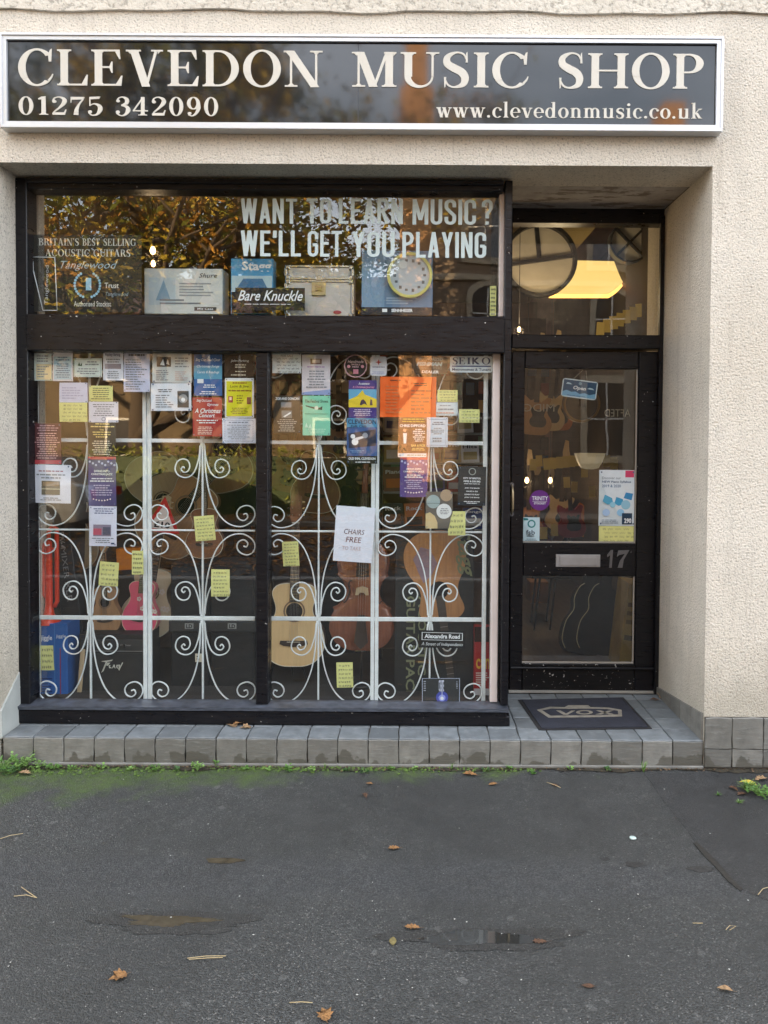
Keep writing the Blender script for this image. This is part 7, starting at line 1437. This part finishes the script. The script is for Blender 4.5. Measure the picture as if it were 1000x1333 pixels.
MB().box(-9, 9, -.45, .3, 0, 1.35).build('core', DKG, hedge)
for i in range(9000):
    p = Vector((q.uniform(-9, 9), q.uniform(-.5, .4), q.uniform(.05, 1.55))); u = Vector((q.uniform(-1, 1), q.uniform(-1, 1), q.uniform(-.6, 1))).normalized(); v_ = u.orthogonal().normalized(); s = q.uniform(.04, .09); mb.add([p, p + u * s + v_ * s * .4, p + u * s * 1.8, p + u * s - v_ * s * .4], [(0, 1, 2, 3)])
mb.build('leaves', OLV, hedge)['kind'] = 'stuff'
mb = MB()
for i in range(7000):
    x_, y = q.uniform(-9, .6), q.uniform(-12.6, -5.0); 
    if q.random() > .35 + .65 * (x_ > -4.5) * (y < -6): continue
    s = q.uniform(.03, .07); a = q.uniform(0, 6); z = (.004 if y < -11.0 else -.116) + .0; mb.add([(x_ + s * math.cos(a), y + s * math.sin(a), z), (x_ + s * .5 * math.cos(a + 1.6), y + s * .5 * math.sin(a + 1.6), z + s * .3), (x_ - s * math.cos(a), y - s * math.sin(a), z), (x_ - s * .5 * math.cos(a + 1.6), y - s * .5 * math.sin(a + 1.6), z + s * .4)], [(0, 1, 2, 3)])
tag(mb.build('leaf_litter', LF('leaf_litter', (.40, .19, .06, 1))), kind='stuff')
# silver hatchback parked opposite
car = thing('parked_car', 'silver hatchback parked at the opposite kerb', 'car', (-7.4, -9.6, -.12))
SIL = mat('silver_car_paint', (.45, .46, .47, 1), .25, metal=.6, coat=.8); CG = mat('car_glass', (.015, .017, .02, 1), .04, spec=.8); TY = mat('tyre_rubber', (.02, .02, .02, 1), .8)
prof = smooth([(-2.0, .45), (-2.02, .75), (-1.85, .92), (-1.0, 1.0), (-.45, 1.38), (.2, 1.47), (1.1, 1.42), (1.7, 1.02), (1.95, .92), (2.0, .6), (1.95, .35)], 4)
body = MB(); ring_ = prof + [(1.3, .22), (-1.6, .22)]; n = len(ring_); vs = []
for y, s, dz in ((-.86, .93, .0), (-.80, 1.0, .0), (.80, 1.0, 0), (.86, .93, 0)): vs += [(x_ * s, y * (1 if z < 1.0 else .86), .3 + (z - .3) * (s if z > 1 else 1)) for x_, z in ring_]
body.add(vs, [(i + r_ * n, (i + 1) % n + r_ * n, (i + 1) % n + (r_ + 1) * n, i + (r_ + 1) * n) for r_ in range(3) for i in range(n)] + [tuple(range(n))[::-1], tuple(3 * n + i for i in range(n))], True); body.build('body', SIL, car)
for s in (1, -1):
    for pl in ([(-.75, 1.02), (-.35, 1.32), (.25, 1.38), (.25, 1.0)], [(.33, 1.0), (.33, 1.38), (1.0, 1.34), (1.35, 1.04)]):
        mb = MB(); mb.prism(pl, s * .79 - .012, s * .79 + .012); mb.build('side_window', CG, car)
MB().add([(-1.06, -.62, 1.0), (-1.06, .62, 1.0), (-.50, .56, 1.37), (-.50, -.56, 1.37)], [(0, 1, 2, 3)]).build('windscreen', CG, car)
for x_ in (-1.25, 1.25):
    for s in (1, -1):
        wM = Matrix.Translation((x_, s * .78, .31)) @ Matrix.Rotation(R(90), 4, 'X'); wh = MB().lathe([(0, -.1), (.28, -.1), (.31, -.07), (.31, .07), (.28, .1), (0, .1)], 24, wM).build('wheel', TY, car)
        MB().lathe([(0, -.112), (.19, -.112), (.19, .112), (0, .112)], 16, wM).build('rim', SIL, wh)
for s in (1, -1): MB().box(1.93, 2.0, s * .6 - .12, s * .6 + .12, .7, .86, ch=.01).build('tail_light', mat('red_lens', c(170, 20, 20), .2), car); MB().box(-2.02, -1.93, s * .6 - .14, s * .6 + .14, .66, .80, ch=.01).build('headlight', IVORY, car)
